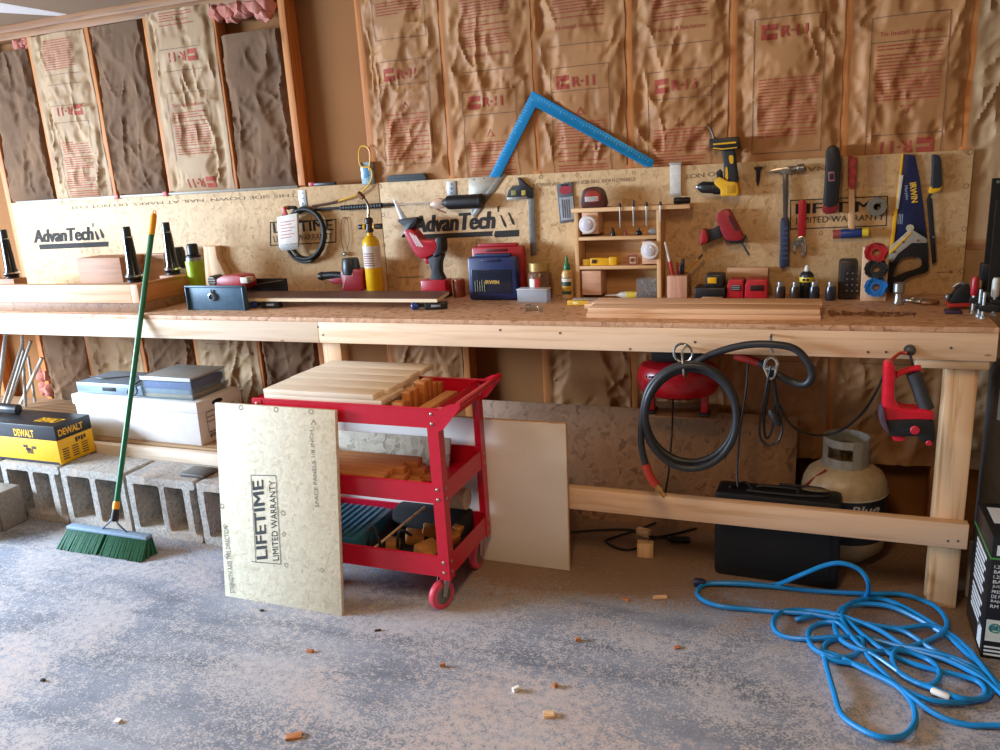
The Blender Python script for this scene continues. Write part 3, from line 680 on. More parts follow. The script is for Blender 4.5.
# ------------------------------------------------------------------ upright board in front of the cart
t = T('offcut_board', 'pale strand board offcut stamped on its side, leaning upright on the cart', 'board', (.12, -1.18, 0))
bq = [(-.147, 0), (.384, 0), (.384, .76), (-.147, .76)]
al = math.atan2(.104, .76); Rb = rotx(-al)
def bpt(x, z, y=0): return V((0, -1.192, 0)) + V((x, 0, 0)) + Rb @ V((0, y, z))
bm = B(); vs = box(bm, (-.147, 0, 0), (.384, .018, .765), .001)
for v in bm.verts: v.co = bpt(v.co.x, v.co.z, v.co.y)
for v in bm.verts: v.co.z += .0
P('panel', bm, OSB_FRONT, t)
def bpx(x, y):      # photo position to board coordinates
    n = Rb @ V((0, 1, 0)); d = ray(x, y); o = V((0, -1.192, 0)); s = (o - CAM).dot(n) / d.dot(n); q = CAM + d * s - o
    r = Rb.transposed() @ q; return r.x, r.z
bm = B()
def btext(s, o, r, u, **k):
    a, b, c = (bpt(*bpx(*q), -.0012) for q in (o, r, u)); (heavy if k.pop('hv', 0) else text)(bm, s, a, b - a, c - a, **k)
btext('LIFETIME', (267.5, 558), (263, 480), (257, 559), hv=1); btext('LIMITED WARRANTY', (279, 560), (275, 480), (273, 560.5))
def bline(a, b, w=.7):
    (x0, z0), (x1, z1) = bpx(*a), bpx(*b); d = V((x1 - x0, z1 - z0, 0)).normalized() * .0009 * w; nn = (-d.y, d.x)
    quad(bm, [bpt(x0 + nn[0], z0 + nn[1], -.0012), bpt(x1 + nn[0], z1 + nn[1], -.0012), bpt(x1 - nn[0], z1 - nn[1], -.0012), bpt(x0 - nn[0], z0 - nn[1], -.0012)])
for a, b in (((251, 475), (276, 475.5)), ((276, 475.5), (281, 564)), ((281, 564), (256, 562)), ((256, 562), (251, 475))): bline(a, b, 1.4)
bline((251, 561), (256, 562), 1.4)
P('printed_logo', bm, M('#3c4145', .8), t)
bm = B()
btext('SPACE PANELS 1/8 INCH', (319, 507), (313, 430), (315.5, 507)); bline((314, 430), (313.5, 424)); bline((313.5, 420), (311, 425), 1.5); bline((313.5, 420), (316, 425), 1.5)
btext('STRENGTH AXIS THIS DIRECTION', (235, 593), (228, 526), (230.5, 593))
for x, y, n_ in ((222, 506, 12), (225, 526, 4), (226.5, 556, 4), (283, 513, 12), (284, 534, 4), (286.5, 565, 4), (241, 407.5, 12), (276, 409.5, 12), (311, 411.5, 12), (322, 570, 4)):
    X, Zz = bpx(x, y); 
    for i in range(n_):
        q0, q1 = 2 * math.pi * i / n_, 2 * math.pi * (i + 1) / n_
        quad(bm, [bpt(X + k * math.cos(q), min(.764, Zz + k * math.sin(q)), -.0012) for k, q in ((.010, q0), (.010, q1), (.0075, q1), (.0075, q0))])
P('nailing_marks', bm, M('#77756a', .8), t)
# ------------------------------------------------------------------ red tool cart
cx0, cx1, cy0, cy1 = .005, .772, -1.062, -.665
ca = T('tool_cart', 'red three-tray steel service cart loaded with timber offcuts', 'tool cart', ((cx0 + cx1) / 2, (cy0 + cy1) / 2, 0))
CR = M('#c41430', .3, 0, .05)
for zb, zt2 in ((.138, .218), (.424, .498), (.705, .774)):
    bm = B(); th = .003
    box(bm, (cx0 + .004, cy0 + .004, zb), (cx1 - .004, cy1 - .004, zb + th))
    for lo, hi in (((cx0 + .003, cy0 + .003, zb), (cx1 - .003, cy0 + .006, zt2)), ((cx0 + .003, cy1 - .006, zb), (cx1 - .003, cy1 - .003, zt2)), ((cx0 + .003, cy0 + .0065, zb), (cx0 + .006, cy1 - .0065, zt2)), ((cx1 - .006, cy0 + .0065, zb), (cx1 - .003, cy1 - .0065, zt2))): box(bm, lo, hi)
    # rolled lip
    tube(bm, [(cx0 + .005, cy0 + .005, zt2), (cx1 - .005, cy0 + .005, zt2), (cx1 - .005, cy1 - .005, zt2), (cx0 + .005, cy1 - .005, zt2)], .0042, 8, 1, True, False)
    P('tray', bm, CR, ca)
for x, sx in ((cx0, 1), (cx1, -1)):
    for y, sy in ((cy0, 1), (cy1, -1)):
        bm = B(); w = .042
        prof = [(0, 0), (w, 0), (w, .003), (.003, .003), (.003, w), (0, w)]
        a = [bm.verts.new((x + sx * p, y + sy * q, .128)) for p, q in prof]; b = [bm.verts.new((x + sx * p, y + sy * q, .772)) for p, q in prof]
        bm.faces.new(a); bm.faces.new(b[::-1])
        for i in range(6): bm.faces.new((a[i], a[(i + 1) % 6], b[(i + 1) % 6], b[i]))
        lg = P('leg', bm, CR, ca)
        bm = B()
        for z in (.158, .198, .442, .48, .722, .758):
            if sy > 0: ball(bm, (x + sx * .022, y - sy * .0015, z), (.006, .003, .006), 2); P('bolt', bm, STEEL, lg, 'bright bolt head'); bm = B()
            if sx < 0: ball(bm, (x - sx * .0015, y + sy * .022, z), (.003, .006, .006), 2); P('bolt', bm, STEEL, lg, 'bright bolt head'); bm = B()
        # swivel caster
        bm = B(); X, Y = x + sx * .045, y + sy * .04
        box(bm, (X - .03, Y - .03, .1335), (X + .03, Y + .03, .1375), .001); cyl(bm, (X, Y, .118), (X, Y, .134), .016)
        ang = -.40 if (sx < 0 and sy > 0) else random.uniform(-.5, .5); Rc = rotz(ang); o = V((X, Y, 0)); ax = Rc @ V((1, 0, 0)); fw = Rc @ V((0, -1, 0))
        wc = o + fw * .018 + V((0, 0, .056))
        for s in (-1, 1):
            prismpts = [o + ax * s * .018 + V((0, 0, .12)) + fw * q for q in (-.014, .014)] + [wc + ax * s * .018 + fw * .010, wc + ax * s * .018 - fw * .010]
            f1 = [bm.verts.new(p) for p in prismpts]; f2 = [bm.verts.new(p + ax * s * .0025) for p in prismpts]; bm.faces.new(f1); bm.faces.new(f2[::-1])
            for i in range(4): bm.faces.new((f1[i], f1[(i + 1) % 4], f2[(i + 1) % 4], f2[i]))
        cyl(bm, wc - ax * .024, wc + ax * .024, .006, seg=10)
        fk = P('caster', bm, STEEL, ca, 'grey steel caster fork')
        bm = B(); lathe(bm, wc - ax * .0145, ax, [(.042, 0), (.053, .003), (.056, .009), (.056, .02), (.053, .026), (.042, .029)], 28); P('tyre', bm, M('#d9495f', .45), fk, 'pinkish red tyre')
        bm = B(); lathe(bm, wc - ax * .0155, ax, [(.012, 0), (.034, .001), (.042, .004), (.042, .027), (.034, .030), (.012, .031)], 20); P('hub', bm, M('#76736f', .4, .5), fk, 'grey hub')
bm = B()      # handle: two side plates and a grip bar
for y, s in ((cy0 + .001, 1), (cy1 - .001, -1)):
    prism(bm, [(cx1 - .002, .77), (cx1 - .002, .695), (cx1 + .02, .705), (cx1 + .088, .785), (cx1 + .088, .797), (cx1 + .05, .795)], y - .0015, y + .0015)
tube(bm, [(cx1 + .078, cy0 + .002, .793), (cx1 + .078, cy1 - .002, .793)], .011, 12, 2)
box(bm, (cx1 - .004, cy0 + .001, .7745), (cx1 + .082, cy0 + .022, .778)); box(bm, (cx1 - .004, cy1 - .022, .7745), (cx1 + .082, cy1 - .001, .778))
P('handle', bm, CR, ca)
# timber on the top tray
zt3 = .7085
LIGHT = pine(0, '#e6d6c0', '#d3bb9a', False)
rnd = random.Random(5)
sl = 0
wds = [.075, .095, .085, .09, .10]
ylist = [cy0 + .013]
for w_ in wds: ylist.append(ylist[-1] + w_ + .0015)
names = ['nearest the front rim', 'second from the front', 'third from the front', 'fourth from the front', 'overhanging the cart back']
for lay, zz_, nm in ((0, zt3, 'bottom layer'), (1, zt3 + .0205, 'second layer'), (2, zt3 + .041, 'third layer'), (3, zt3 + .0615, 'fourth layer'), (4, zt3 + .082, 'top layer')):
    for i in range(5 if lay == 4 else 4):
        xa = cx0 + .035 + rnd.uniform(0, .012) + (.012 if lay >= 3 else 0); xb = cx0 + .53 + rnd.uniform(-.015, .02) + (0.0 if lay >= 3 else rnd.uniform(-.02, .03))
        bm = B(); box(bm, (xa, ylist[i], zz_), (xb, ylist[i + 1] - .0015, zz_ + .020), .0012)
        ONE('timber_offcut', 'pale flat board in the %s of the cart-top stack, %s' % (nm, names[i]), 'board', bm, LIGHT, 'pale boards stacked on top of the cart')
for i in range(9):
    y = cy0 + .03 + .036 * i; hgt = rnd.uniform(.06, .10); xa = cx0 + .572 + rnd.uniform(0, .012)
    bm = B(); box(bm, (xa, y, zt3), (xa + rnd.uniform(.03, .05), y + .034, zt3 + hgt), .001)
    ONE('timber_block', 'small orange end-grain block on the cart top, %s from the front rim' % ('first', 'second', 'third', 'fourth', 'fifth', 'sixth', 'seventh', 'eighth', 'ninth')[i], 'wood block', bm, pine(2, '#c07a3a', '#8e5322', False), 'end-grain blocks on the cart top')
bm = B(); box(bm, (.665, cy0 + .025, zt3), (.712, cy1 - .10, zt3 + .045), .001, rot=rotz(-.04)); ONE('timber_offcut', 'single orange board lying across the cart top beside the handle', 'board', bm, pine(1, '#c98a50', '#a86a34', False))
# middle tray
zm = .4275
bm = B(); box(bm, (.06, cy1 - .070, zm), (.64, cy1 - .058, zm + .115), .001, rot=rotx(-.30), piv=(.3, cy1 - .070, zm)); ONE('offcut_board', 'grey strand board strip standing at the back of the middle cart tray', 'board', bm, osb('grey_osb', '#b9ae97', '#a3957b', '#7f7059'))
for i in range(7):
    for j in range(3):
        y = cy0 + .02 + i * .032; xa = .06 + rnd.uniform(0, .02); xb = .56 + .018 * i * .6 + rnd.uniform(-.03, .03) - .02 * j
        bm = B(); box(bm, (xa, y, zm + .0245 * j), (xb, y + .030, zm + .0235 + .0245 * j), .001)
        ONE('timber_lath', 'orange lath in the %s layer of the middle cart tray, %s from the front' % (('bottom', 'middle', 'top')[j], ('first', 'second', 'third', 'fourth', 'fifth', 'sixth', 'seventh')[i]), 'lath', bm, ORANGE_WOOD, 'laths in the middle cart tray')
# bottom tray
zl = .1415
t = T('hand_tool_case', 'teal ribbed plastic case at the left in the bottom cart tray', 'case', (.20, -.85, zl)); TEAL = M('#2d6f8a', .45)
bm = B(); box(bm, (.055, -1.01, zl), (.36, -.715, zl + .075), .008); P('shell', bm, TEAL, t)
bm = B()
for i in range(9): box(bm, (.075 + .03 * i, -1.0, zl + .0745), (.09 + .03 * i, -.725, zl + .081), .002); P('rib', bm, M('#255d75', .5), t); bm = B()
t = T('tool_bag', 'open black tool bag with tan pockets lying in the bottom cart tray', 'tool bag', (.56, -.85, zl)); CLOTH = M('#1b1a1b', .9, 0, .2, 80)
bm = B(); box(bm, (.375, -1.04, zl), (.722, -.70, zl + .02), .008)
for v in box(bm, (.39, -.80, zl + .015), (.722, -.705, zl + .11), .02): v.co.y += (v.co.z - zl) * .1
P('body', bm, CLOTH, t)
TAN = M('#a87436', .75, 0, .2, 30)
for (x, y, z), (sx, sy, sz), r in (((.47, -.93, .03), (.028, .075, .018), .5), ((.53, -.86, .035), (.035, .08, .02), .5), ((.58, -.82, .05), (.03, .05, .02), .4), ((.64, -.95, .035), (.045, .09, .02), -.45), ((.675, -.85, .045), (.035, .06, .022), -.3), ((.69, -.80, .055), (.02, .04, .02), -.1)):
    bm = B(); box(bm, (x - sx, y - sy / 2, zl + z - sz), (x + sx, y + sy / 2, zl + z + sz), .006, rot=rotz(r) @ roty(.25)); P('pocket', bm, TAN, t, 'tan leather pocket')
bm = B(); tube(bm, [(.42, -1.03, zl + .03), (.43, -1.03, zl + .12), (.46, -1.03, zl + .14), (.48, -1.03, zl + .06)], .006, 8); tube(bm, [(.53, -1.0, zl + .06), (.55, -1.0, zl + .13), (.58, -.97, zl + .10)], .006, 8); P('strap', bm, BLACK, t)
bm = B(); cyl(bm, (.41, -1.03, zl + .028), (.56, -.81, zl + .145), .005, seg=8); ONE('wooden_dowel', 'thin pale wooden rod leaning across the black tool bag in the cart', 'dowel', bm, PINEX)
bm = B(); lathe(bm, (.63, -.745, zl + .165), (1, 0, 0), [(.018, 0), (.042, 0), (.042, .085), (.018, .085)], 24); ONE('paper_roll', 'pale paper roll resting at the back right of the bottom cart tray', 'roll', bm, M('#bfa88a', .8))
# ------------------------------------------------------------------ boards leaning behind the cart
t = T('melamine_board', 'large white faced panel leaning against the lower rail behind the cart', 'board', (.57, -.63, 0))
bm = B(); box(bm, (.045, -.653, 0), (1.093, -.6405, .603), .001, rot=rotx(-.042), piv=(.5, -.653, 0)); P('sheet', bm, M('#e4ddd5', .35, 0, .02, 3), t)
bm = B()
for lo, hi in (((.0445, -.6535, .0), (.0465, -.640, .603)), ((1.0915, -.6535, 0), (1.0945, -.640, .603)), ((.045, -.6535, .6015), (1.093, -.640, .6045))): box(bm, lo, hi, 0, rot=rotx(-.042), piv=(.5, -.653, 0))
P('edge_band', bm, M('#d8b287', .5), t)
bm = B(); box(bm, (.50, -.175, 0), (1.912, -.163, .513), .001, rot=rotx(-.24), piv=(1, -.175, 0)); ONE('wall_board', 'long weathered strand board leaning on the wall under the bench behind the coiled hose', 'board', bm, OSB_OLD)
# ------------------------------------------------------------------ compressor
X0, Y0 = 1.46, -.16
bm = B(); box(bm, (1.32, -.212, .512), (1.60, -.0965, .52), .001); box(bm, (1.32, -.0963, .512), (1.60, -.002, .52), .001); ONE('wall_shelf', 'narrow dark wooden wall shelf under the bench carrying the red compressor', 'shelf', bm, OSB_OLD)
t = T('air_compressor', 'red pancake air compressor under the bench behind the coiled black hose', 'air compressor', (X0, -.15, .5205))
cc = at(678, 377, Y=-.16)
bm = B(); lathe(bm, (cc.x, -.16, cc.z - .082), (0, 0, 1), [(.03, 0), (.10, .006), (.150, .024), (.166, .05), (.168, .082), (.166, .112), (.150, .138), (.10, .156), (.03, .162)], 40); 
for v in bm.verts: v.co.y = -.16 + (v.co.y + .16) * .82
P('tank', bm, M('#b8141f', .25), t)
bm = B()
for s in (-.11, .11):
    bm = B(); box(bm, (cc.x + s - .02, -.20, .5205), (cc.x + s + .02, -.12, .535), .005); P('foot', bm, RUBBER, t)
    bm = B(); box(bm, (cc.x + s - .014, -.185, .534), (cc.x + s + .014, -.135, cc.z - .05), .002); P('bracket', bm, M('#b8141f', .3), t)
bm = B(); box(bm, (cc.x - .10, -.24, cc.z + .075), (cc.x + .10, -.06, cc.z + .15), .02); cyl(bm, (cc.x - .05, -.15, cc.z + .145), (cc.x - .05, -.15, min(.875, cc.z + .19)), .03); P('motor_housing', bm, BLACK, t, 'black motor cover')
bm = B(); tq = at(644, 369, Y=-.30)
for i in range(7): box(bm, (cc.x - .11 + .011 * i, -.298 + .003 * abs(i - 6), cc.z + .025), (cc.x - .104 + .011 * i, -.2925 + .003 * abs(i - 6), cc.z + .033))
P('lettering', bm, BLACK, t)
def cord(name, label, pts, r, mat, cat='cord', group=None):
    bm = B(); tube(bm, pts, r, 8); return ONE(name, label, cat, bm, mat, group)
cord('power_cord', 'thin black cord hanging from the compressor down inside the hose coil', [at(673, 396, Y=-.235), at(672, 430, Y=-.37), at(669, 470, Y=-.41), at(665, 496, Y=-.43), at(668, 510, Y=-.44)], .004, BLACK)
cord('power_cord', 'thin black cord dropping beside the hose coil to the black case', [at(748, 358, Y=-.30), at(746, 390, Y=-.35), at(740, 430, Y=-.42), at(737, 470, Y=-.47), at(738, 487, Y=-.5)], .004, BLACK)
# ------------------------------------------------------------------ hose coil and hooks on the apron
def hook(name, label, x, y, kind):
    c = at(x, y, Y=BF - .018); t = T(name, label, 'hook', (c.x, BF - .02, c.z - .05))
    if kind == 'ring':
        cc_ = at(683, 353, Y=-.655)
        bm = B(); cyl(bm, (cc_.x, BF - .001, cc_.z + .012), (cc_.x, BF - .05, cc_.z + .012), .004, seg=10); P('screw_eye', bm, STEEL, t)
        bm = B(); torus(bm, cc_, (.15, 1, 0), .033, .0045, 32, 10); P('ring', bm, CHROME, t)
        bm = B(); tube(bm, [(cc_.x, -.66, cc_.z + .014), (cc_.x + .004, -.70, cc_.z + .005), (cc_.x + .010, -.722, cc_.z - .03), (cc_.x + .012, -.715, cc_.z - .065), (cc_.x + .012, -.67, cc_.z - .078), (cc_.x + .012, -.655, cc_.z - .07)], .004, 8); P('keeper_wire', bm, STEEL, t)
    else:
        a = at(771, 336, Y=-.63); b = at(771, 368, Y=-.66)
        bm = B(); cyl(bm, (a.x, BF - .001, a.z), (a.x, -.645, a.z), .004, seg=10); tube(bm, [(a.x, -.643, a.z), (a.x, -.645, a.z - .02), (b.x, -.655, a.z - .05)], .0035, 8); P('nail_hook', bm, DSTEEL, t)
        bm = B(); w = .021; h_ = .036
        tube(bm, [b + V((w * math.cos(q) * (1 if math.sin(q) > 0 else .75), 0, h_ * math.sin(q))) for q in [2 * math.pi * i / 14 for i in range(14)]], .0055, 10, 4, True); P('snap_ring', bm, CHROME, t)
        bm = B(); box(bm, (b.x - .017, b.y - .005, b.z - .006), (b.x + .017, b.y + .005, b.z + .005), .002); P('gate_bar', bm, CHROME, t)
    return t
hook('ring_hook', 'steel ring hook on the bench front holding the coiled black hose', 683, 352, 'ring')
hook('snap_hook', 'steel snap hook on the bench front holding the thin cable bundle', 771, 352, 'snap')
HC = at(691, 418, Y=-.69); Yh = -.69
t = T('air_hose', 'coiled thick black hose with red sleeved ends hanging from the ring hook', 'hose', (HC.x, Yh, HC.z - .2))
def hp(x, y, Y): return at(x, y, Y=Y)
pts = [hp(646, 466, -.715), hp(641, 440, -.712)]
loops = [((691, 414), 48, 51, -.70), ((690, 419), 45, 49, -.675), ((692, 417), 47, 52, -.728), ((689, 413), 44, 46, -.655)]
for k, ((cx, cy), rx, ry, Y) in enumerate(loops):
    for i in range(12):
        a = math.pi * 1.12 + 2 * math.pi * i / 12
        Yn = loops[(k + 1) % 4][3] if k < 3 else Y; cxx, cyy, rxx, ryy = cx, cy, rx, ry
        if k < 3:
            f = i / 12; cxx += (loops[k + 1][0][0] - cx) * f; cyy += (loops[k + 1][0][1] - cy) * f; rxx += (loops[k + 1][1] - rx) * f; ryy += (loops[k + 1][2] - ry) * f; Yc = Y + (Yn - Y) * f
        else: Yc = Y
        if k == 3 and i > 5: break
        pts.append(hp(cxx + rxx * math.cos(a), cyy + ryy * math.sin(a), Yc))
pts = pts[:2] + pts[2:-3] + [hp(690, 366, -.66), hp(710, 355, -.66), hp(735, 347, -.665), hp(760, 344, -.67), hp(790, 347, -.67), hp(805, 358, -.67), hp(812, 374, -.665), hp(806, 384, -.655), hp(792, 382, -.64), hp(775, 373, -.635), hp(758, 362, -.56)]
bm = B(); tube(bm, pts, .0125, 12, 5); P('hose', bm, M('#25282d', .45), t)
bm = B(); tube(bm, [hp(645.5, 464, -.715), hp(650, 476, -.716), hp(656, 485, -.716)], .0150, 12); P('hose_sleeve', bm, M('#b03020', .5), t, 'red sleeve on the hanging end')
bm = B(); tube(bm, [hp(760, 363.5, -.565), hp(748, 359, -.56), hp(735, 356, -.55)], .0145, 12); P('hose_sleeve', bm, M('#a02418', .5), t, 'red sleeve on the upper end')
bm = B(); a, b = hp(656, 485, -.716), hp(663, 494, -.716); lathe(bm, a, b - a, [(.012, -.005), (.012, .012), (.0155, .014), (.0155, .026), (.009, .028), (.009, (b - a).length + .012)], 6); P('brass_fitting', bm, M('#c9a064', .3, .8), t, 'brass fitting')
t = T('cable_bundle', 'looped thin black cable with plug hanging from the snap hook', 'cable', hp(768, 440, -.66))
bm = B(); Yc = -.662
tube(bm, [hp(771, 366, Yc), hp(766, 390, Yc - .006), hp(761, 415, Yc - .008), hp(760, 436, Yc - .008), hp(768, 445, Yc - .006), hp(779, 440, Yc - .004), hp(782, 425, Yc), hp(776, 400, Yc + .004), hp(772, 370, Yc + .004), hp(768, 395, Yc + .006), hp(764, 420, Yc + .007), hp(766, 438, Yc + .008), hp(772, 430, Yc + .008), hp(775, 400, Yc + .008), hp(772, 368, Yc + .008), hp(777, 395, Yc + .012), hp(779, 416, Yc + .012)], .0042, 8); P('cable', bm, BLACK, t)
bm = B(); a, b = hp(771, 412, Yc - .014), hp(780, 427, Yc - .014); lathe(bm, a, b - a, [(.005, -.01), (.011, 0), (.013, .02), (.011, .045), (.004, .055)], 10); P('plug', bm, RUBBER, t)
# ------------------------------------------------------------------ red jigsaw hung on the bench front
t = T('jigsaw', 'red and black corded jigsaw hanging by its cable from a bolt on the bench', 'jigsaw', hp(908, 445, -.68)); Yj = -.70
bm = B(); c = at(910, 350.5, Y=BF - .01); lathe(bm, (c.x, BF - .0005, c.z), (0, -1, 0), [(.018, 0), (.018, .004), (.010, .004), (.010, .012), (.004, .014)], 18); tb = ONE('hanging_bolt', 'steel bolt with washer in the bench front holding the red jigsaw', 'bolt', bm, DSTEEL)
JR = M('#c8182c', .32)
bm = B(); PRC(bm, [(885, 366), (893, 364), (896, 372), (895, 392), (897, 404), (906, 409), (931, 411), (934, 420), (915, 423), (889, 422), (883, 412), (884, 385)], Yj - .03, Yj + .03, .008); P('body', bm, JR, t)
bm = B(); tube(bm, [hp(890, 380, Yj), hp(900, 373, Yj), hp(912, 369, Yj), hp(921, 368, Yj)], .010, 10); P('handle_bridge', bm, JR, t)
bm = B(); tube(bm, [hp(913, 373, Yj), hp(918, 385, Yj), hp(922, 397, Yj), hp(927, 409, Yj)], .0215, 14); P('grip', bm, M('#35383c', .6), t, 'dark rubber grip')
bm = B(); PRC(bm, [(886, 423), (893, 420), (930, 420), (935, 428), (936, 440), (930, 445), (920, 441), (916, 437), (893, 437), (887, 431)], Yj - .036, Yj + .036, .008); P('motor_end', bm, BLACK, t, 'black motor end')
bm = B()
for x, y, r in ((915, 430, .014), (929, 443, .009)):
    c = at(x, y, Y=Yj - .036); lathe(bm, c + V((0, .001, 0)), (0, -1, 0), [(r, 0), (r, .004), (r * .8, .006)], 20)
P('speed_dial', bm, M('#b81e30', .4), t, 'red dial')
bm = B(); PRC(bm, [(880, 412), (884, 409), (887, 424), (890, 433), (885, 430), (880, 422)], Yj - .045, Yj + .02, .003); P('shoe_plate', bm, M('#6b5868', .35, .6), t, 'grey metal shoe')
bm = B(); PRC(bm, [(893, 437), (905, 437), (903, 441), (895, 441)], Yj - .02, Yj + .02, .002); P('vent_cap', bm, JR, t)
bm = B(); tube(bm, [hp(914, 373, Yj), hp(912, 362, Yj + .03), hp(909, 354, BF - .014), hp(900, 353.5, BF - .02), hp(891, 360, Yj + .04), hp(885, 372, Yj + .06), hp(876, 392, Yj + .1), hp(863, 412, -.5), hp(845, 428, -.4), hp(826, 435, -.36), hp(808, 434, -.40), hp(795, 428, -.5), hp(786, 418, -.6), hp(780, 405, -.64)], .0042, 8); P('cable', bm, BLACK, t)
bm = B(); tube(bm, [hp(907, 353.2, BF - .0205), hp(900, 353.2, BF - .022), hp(892, 359.5, Yj + .038)], .0056, 8); P('cable_sleeve', bm, M('#b03020', .5), t, 'red cable sleeve')
# ------------------------------------------------------------------ propane tank
pc = V((2.092, -.22, 0)); s0 = .155
t = T('propane_cylinder', 'cream propane gas cylinder with dark label standing under the bench at right', 'gas cylinder', pc)
zt0 = at(848, 480, Y=-.22).z
bm = B(); lathe(bm, pc, (0, 0, 1), [(.10, 0), (.10, .02), (.125, .022), (.150, .05), (s0, .08), (s0, .275), (.152, .305), (.137, .34), (.10, .368), (.05, .382), (.02, .384)], 40); P('tank', bm, M('#b7a383', .4), t)
bm = B(); lathe(bm, pc, (0, 0, 1), [(s0 + .0008, .10), (s0 + .0015, .101), (s0 + .0015, .273), (s0 + .0008, .274)], 40, False); P('label_band', bm, M('#20242c', .4), t, 'dark label band')
bm = B(); lathe(bm, pc, (0, 0, 1), [(s0 + .001, .2745), (s0 + .002, .275), (s0 + .002, .280), (s0 + .001, .2805)], 40, False); P('label_edge', bm, M('#cfc7b5', .4), t)
bm = B(); fnb = lambda x, z: pc.y - math.sqrt(max(1e-6, (s0 + .003) ** 2 - (x - pc.x) ** 2))
text(bm, 'Blue', (pc.x + .02, 0, .225), (.10, 0, 0), (0, 0, .036), fn=fnb, shear=.2, bold=.02); text(bm, 'Rhino', (pc.x + .04, 0, .182), (.09, 0, 0), (0, 0, .034), fn=fnb, shear=.2, bold=.02); P('label_lettering', bm, M('#c4c6c6', .5), t)
bm = B(); seg = 40
def collar(a0, a1, z0, z1, r=.084):
    n_ = 14
    for i in range(n_):
        q0, q1 = a0 + (a1 - a0) * i / n_, a0 + (a1 - a0) * (i + 1) / n_
        vs = [bm.verts.new(pc + V((rr * math.cos(q), rr * math.sin(q), z))) for q in (q0, q1) for rr in (r, r - .005) for z in (z0, z1)]
        a, b, c_, d, e, f, g, h = vs
        for fc in ((a, b, f, e), (c_, g, h, d), (b, d, h, f), (a, e, g, c_), (a, c_, d, b), (e, f, h, g)): bm.faces.new(fc)
collar(0, 2 * math.pi, .455, .485); collar(math.radians(285), math.radians(575), .41, .455); collar(0, 2 * math.pi, .36, .41)
P('collar', bm, M('#a9a8a0', .4, .2), t, 'pale grey handle collar')
bm = B(); lathe(bm, pc, (0, 0, 1), [(.018, .375), (.018, .41), (.024, .412), (.024, .422), (.012, .424), (.012, .44), (.028, .442), (.028, .456), (.012, .458)], 16); cyl(bm, pc + V((0, 0, .38)), pc + V((-.03, -.05, .38)), .012); P('valve', bm, M('#8f7a52', .35, .8), t, 'brass valve')
cord('red_hose', 'thin red hose lying from the gas cylinder down to the black case', [hp(826, 470, -.30), hp(812, 480, -.30), hp(800, 490, -.30), hp(790, 499, -.30)], .005, M('#8f2418', .5), 'hose')
# black plastic case behind the lower rail
t = T('equipment_case', 'large black plastic equipment case standing on the floor behind the lower rail', 'case', (1.85, -.5, 0)); BC = M('#131416', .5)
Rk = rotz(-.04)
bm = B(); box(bm, (-.22, -.065, 0), (.22, .065, .345), .02)
KO = V((1.856, -.48, 0))
for v in bm.verts: v.co = Rk @ v.co + KO
P('shell', bm, BC, t)
bm = B(); 
for lo, hi in (((-.19, -.068, .05), (.19, -.063, .30)),): box(bm, lo, hi, .006)
for v in bm.verts: v.co = Rk @ v.co + KO
P('front_panel', bm, M('#0f1012', .6), t)
bm = B(); tube(bm, [Rk @ V(q) + KO for q in ((-.07, 0, .343), (-.06, 0, .357), (.06, 0, .357), (.07, 0, .343))], .007, 8); P('handle', bm, BC, t)
bm = B(); tube(bm, [Rk @ V(q) + KO for q in ((-.17, -.03, .351), (-.12, .03, .352), (-.09, -.035, .351), (-.10, -.045, .352), (.0, -.046, .351), (.10, -.04, .351), (.17, -.02, .352), (.16, .035, .351), (.11, .045, .352), (.0, .046, .351))], .005, 8); ONE('power_cord', 'black cable heaped along the top of the black equipment case', 'cord', bm, RUBBER)
bm = B(); q = Rk @ V((.13, 0, .3585)) + KO; ball(bm, q + V((0, 0, .003)), (.05, .018, .006), 2); ONE('fibre_rag', 'thin crumpled tan scrap on top of the black equipment case', 'rag', bm, M('#6a5a42', .9, 0, .3, 90))
# cords and scraps on the floor behind the rail
cord('power_cord', 'black cord lying in a loop on the floor between the white panel and black case', [at(571, 532, Z=.006), at(600, 530, Z=.006), at(632, 530, Z=.006), at(655, 537, Z=.006), at(690, 530, Z=.006), at(700, 526, Z=.012), at(712, 517, Z=.03)], .005, BLACK)
cord('power_cord', 'looped black cord with its bend nearest the white scrap block on the floor', [at(668, 517, Z=.008), at(640, 529, Z=.018), at(612, 538, Z=.008), at(606, 542, Z=.006), at(620, 549, Z=.006), at(634, 549, Z=.006), at(645, 542, Z=.006), at(660, 538, Z=.018), at(674, 540, Z=.012)], .005, BLACK)
bm = B(); a, b = at(668, 539, Z=.013), at(690, 540, Z=.013); lathe(bm, a, b - a, [(.006, 0), (.014, .01), (.014, (b - a).length)], 10); ONE('cord_plug', 'black plug end lying on the floor left of the black case', 'plug', bm, BLACK)
bm = B(); c = at(645, 557, Z=0); box(bm, (c.x - .032, c.y - .01, 0), (c.x + .032, c.y + .03, .062), .003, rot=rotz(.1)); ONE('wood_scrap', 'small pale square wood block standing on the floor under the lower rail', 'wood block', bm, PINEZ)
bm = B(); c = at(643, 537, Z=0); box(bm, (c.x - .03, c.y, 0), (c.x + .03, c.y + .03, .03), .003, rot=rotz(-.3)); ONE('wood_scrap', 'pale wood scrap lying just behind the small square block under the rail', 'wood scrap', bm, PINEX)
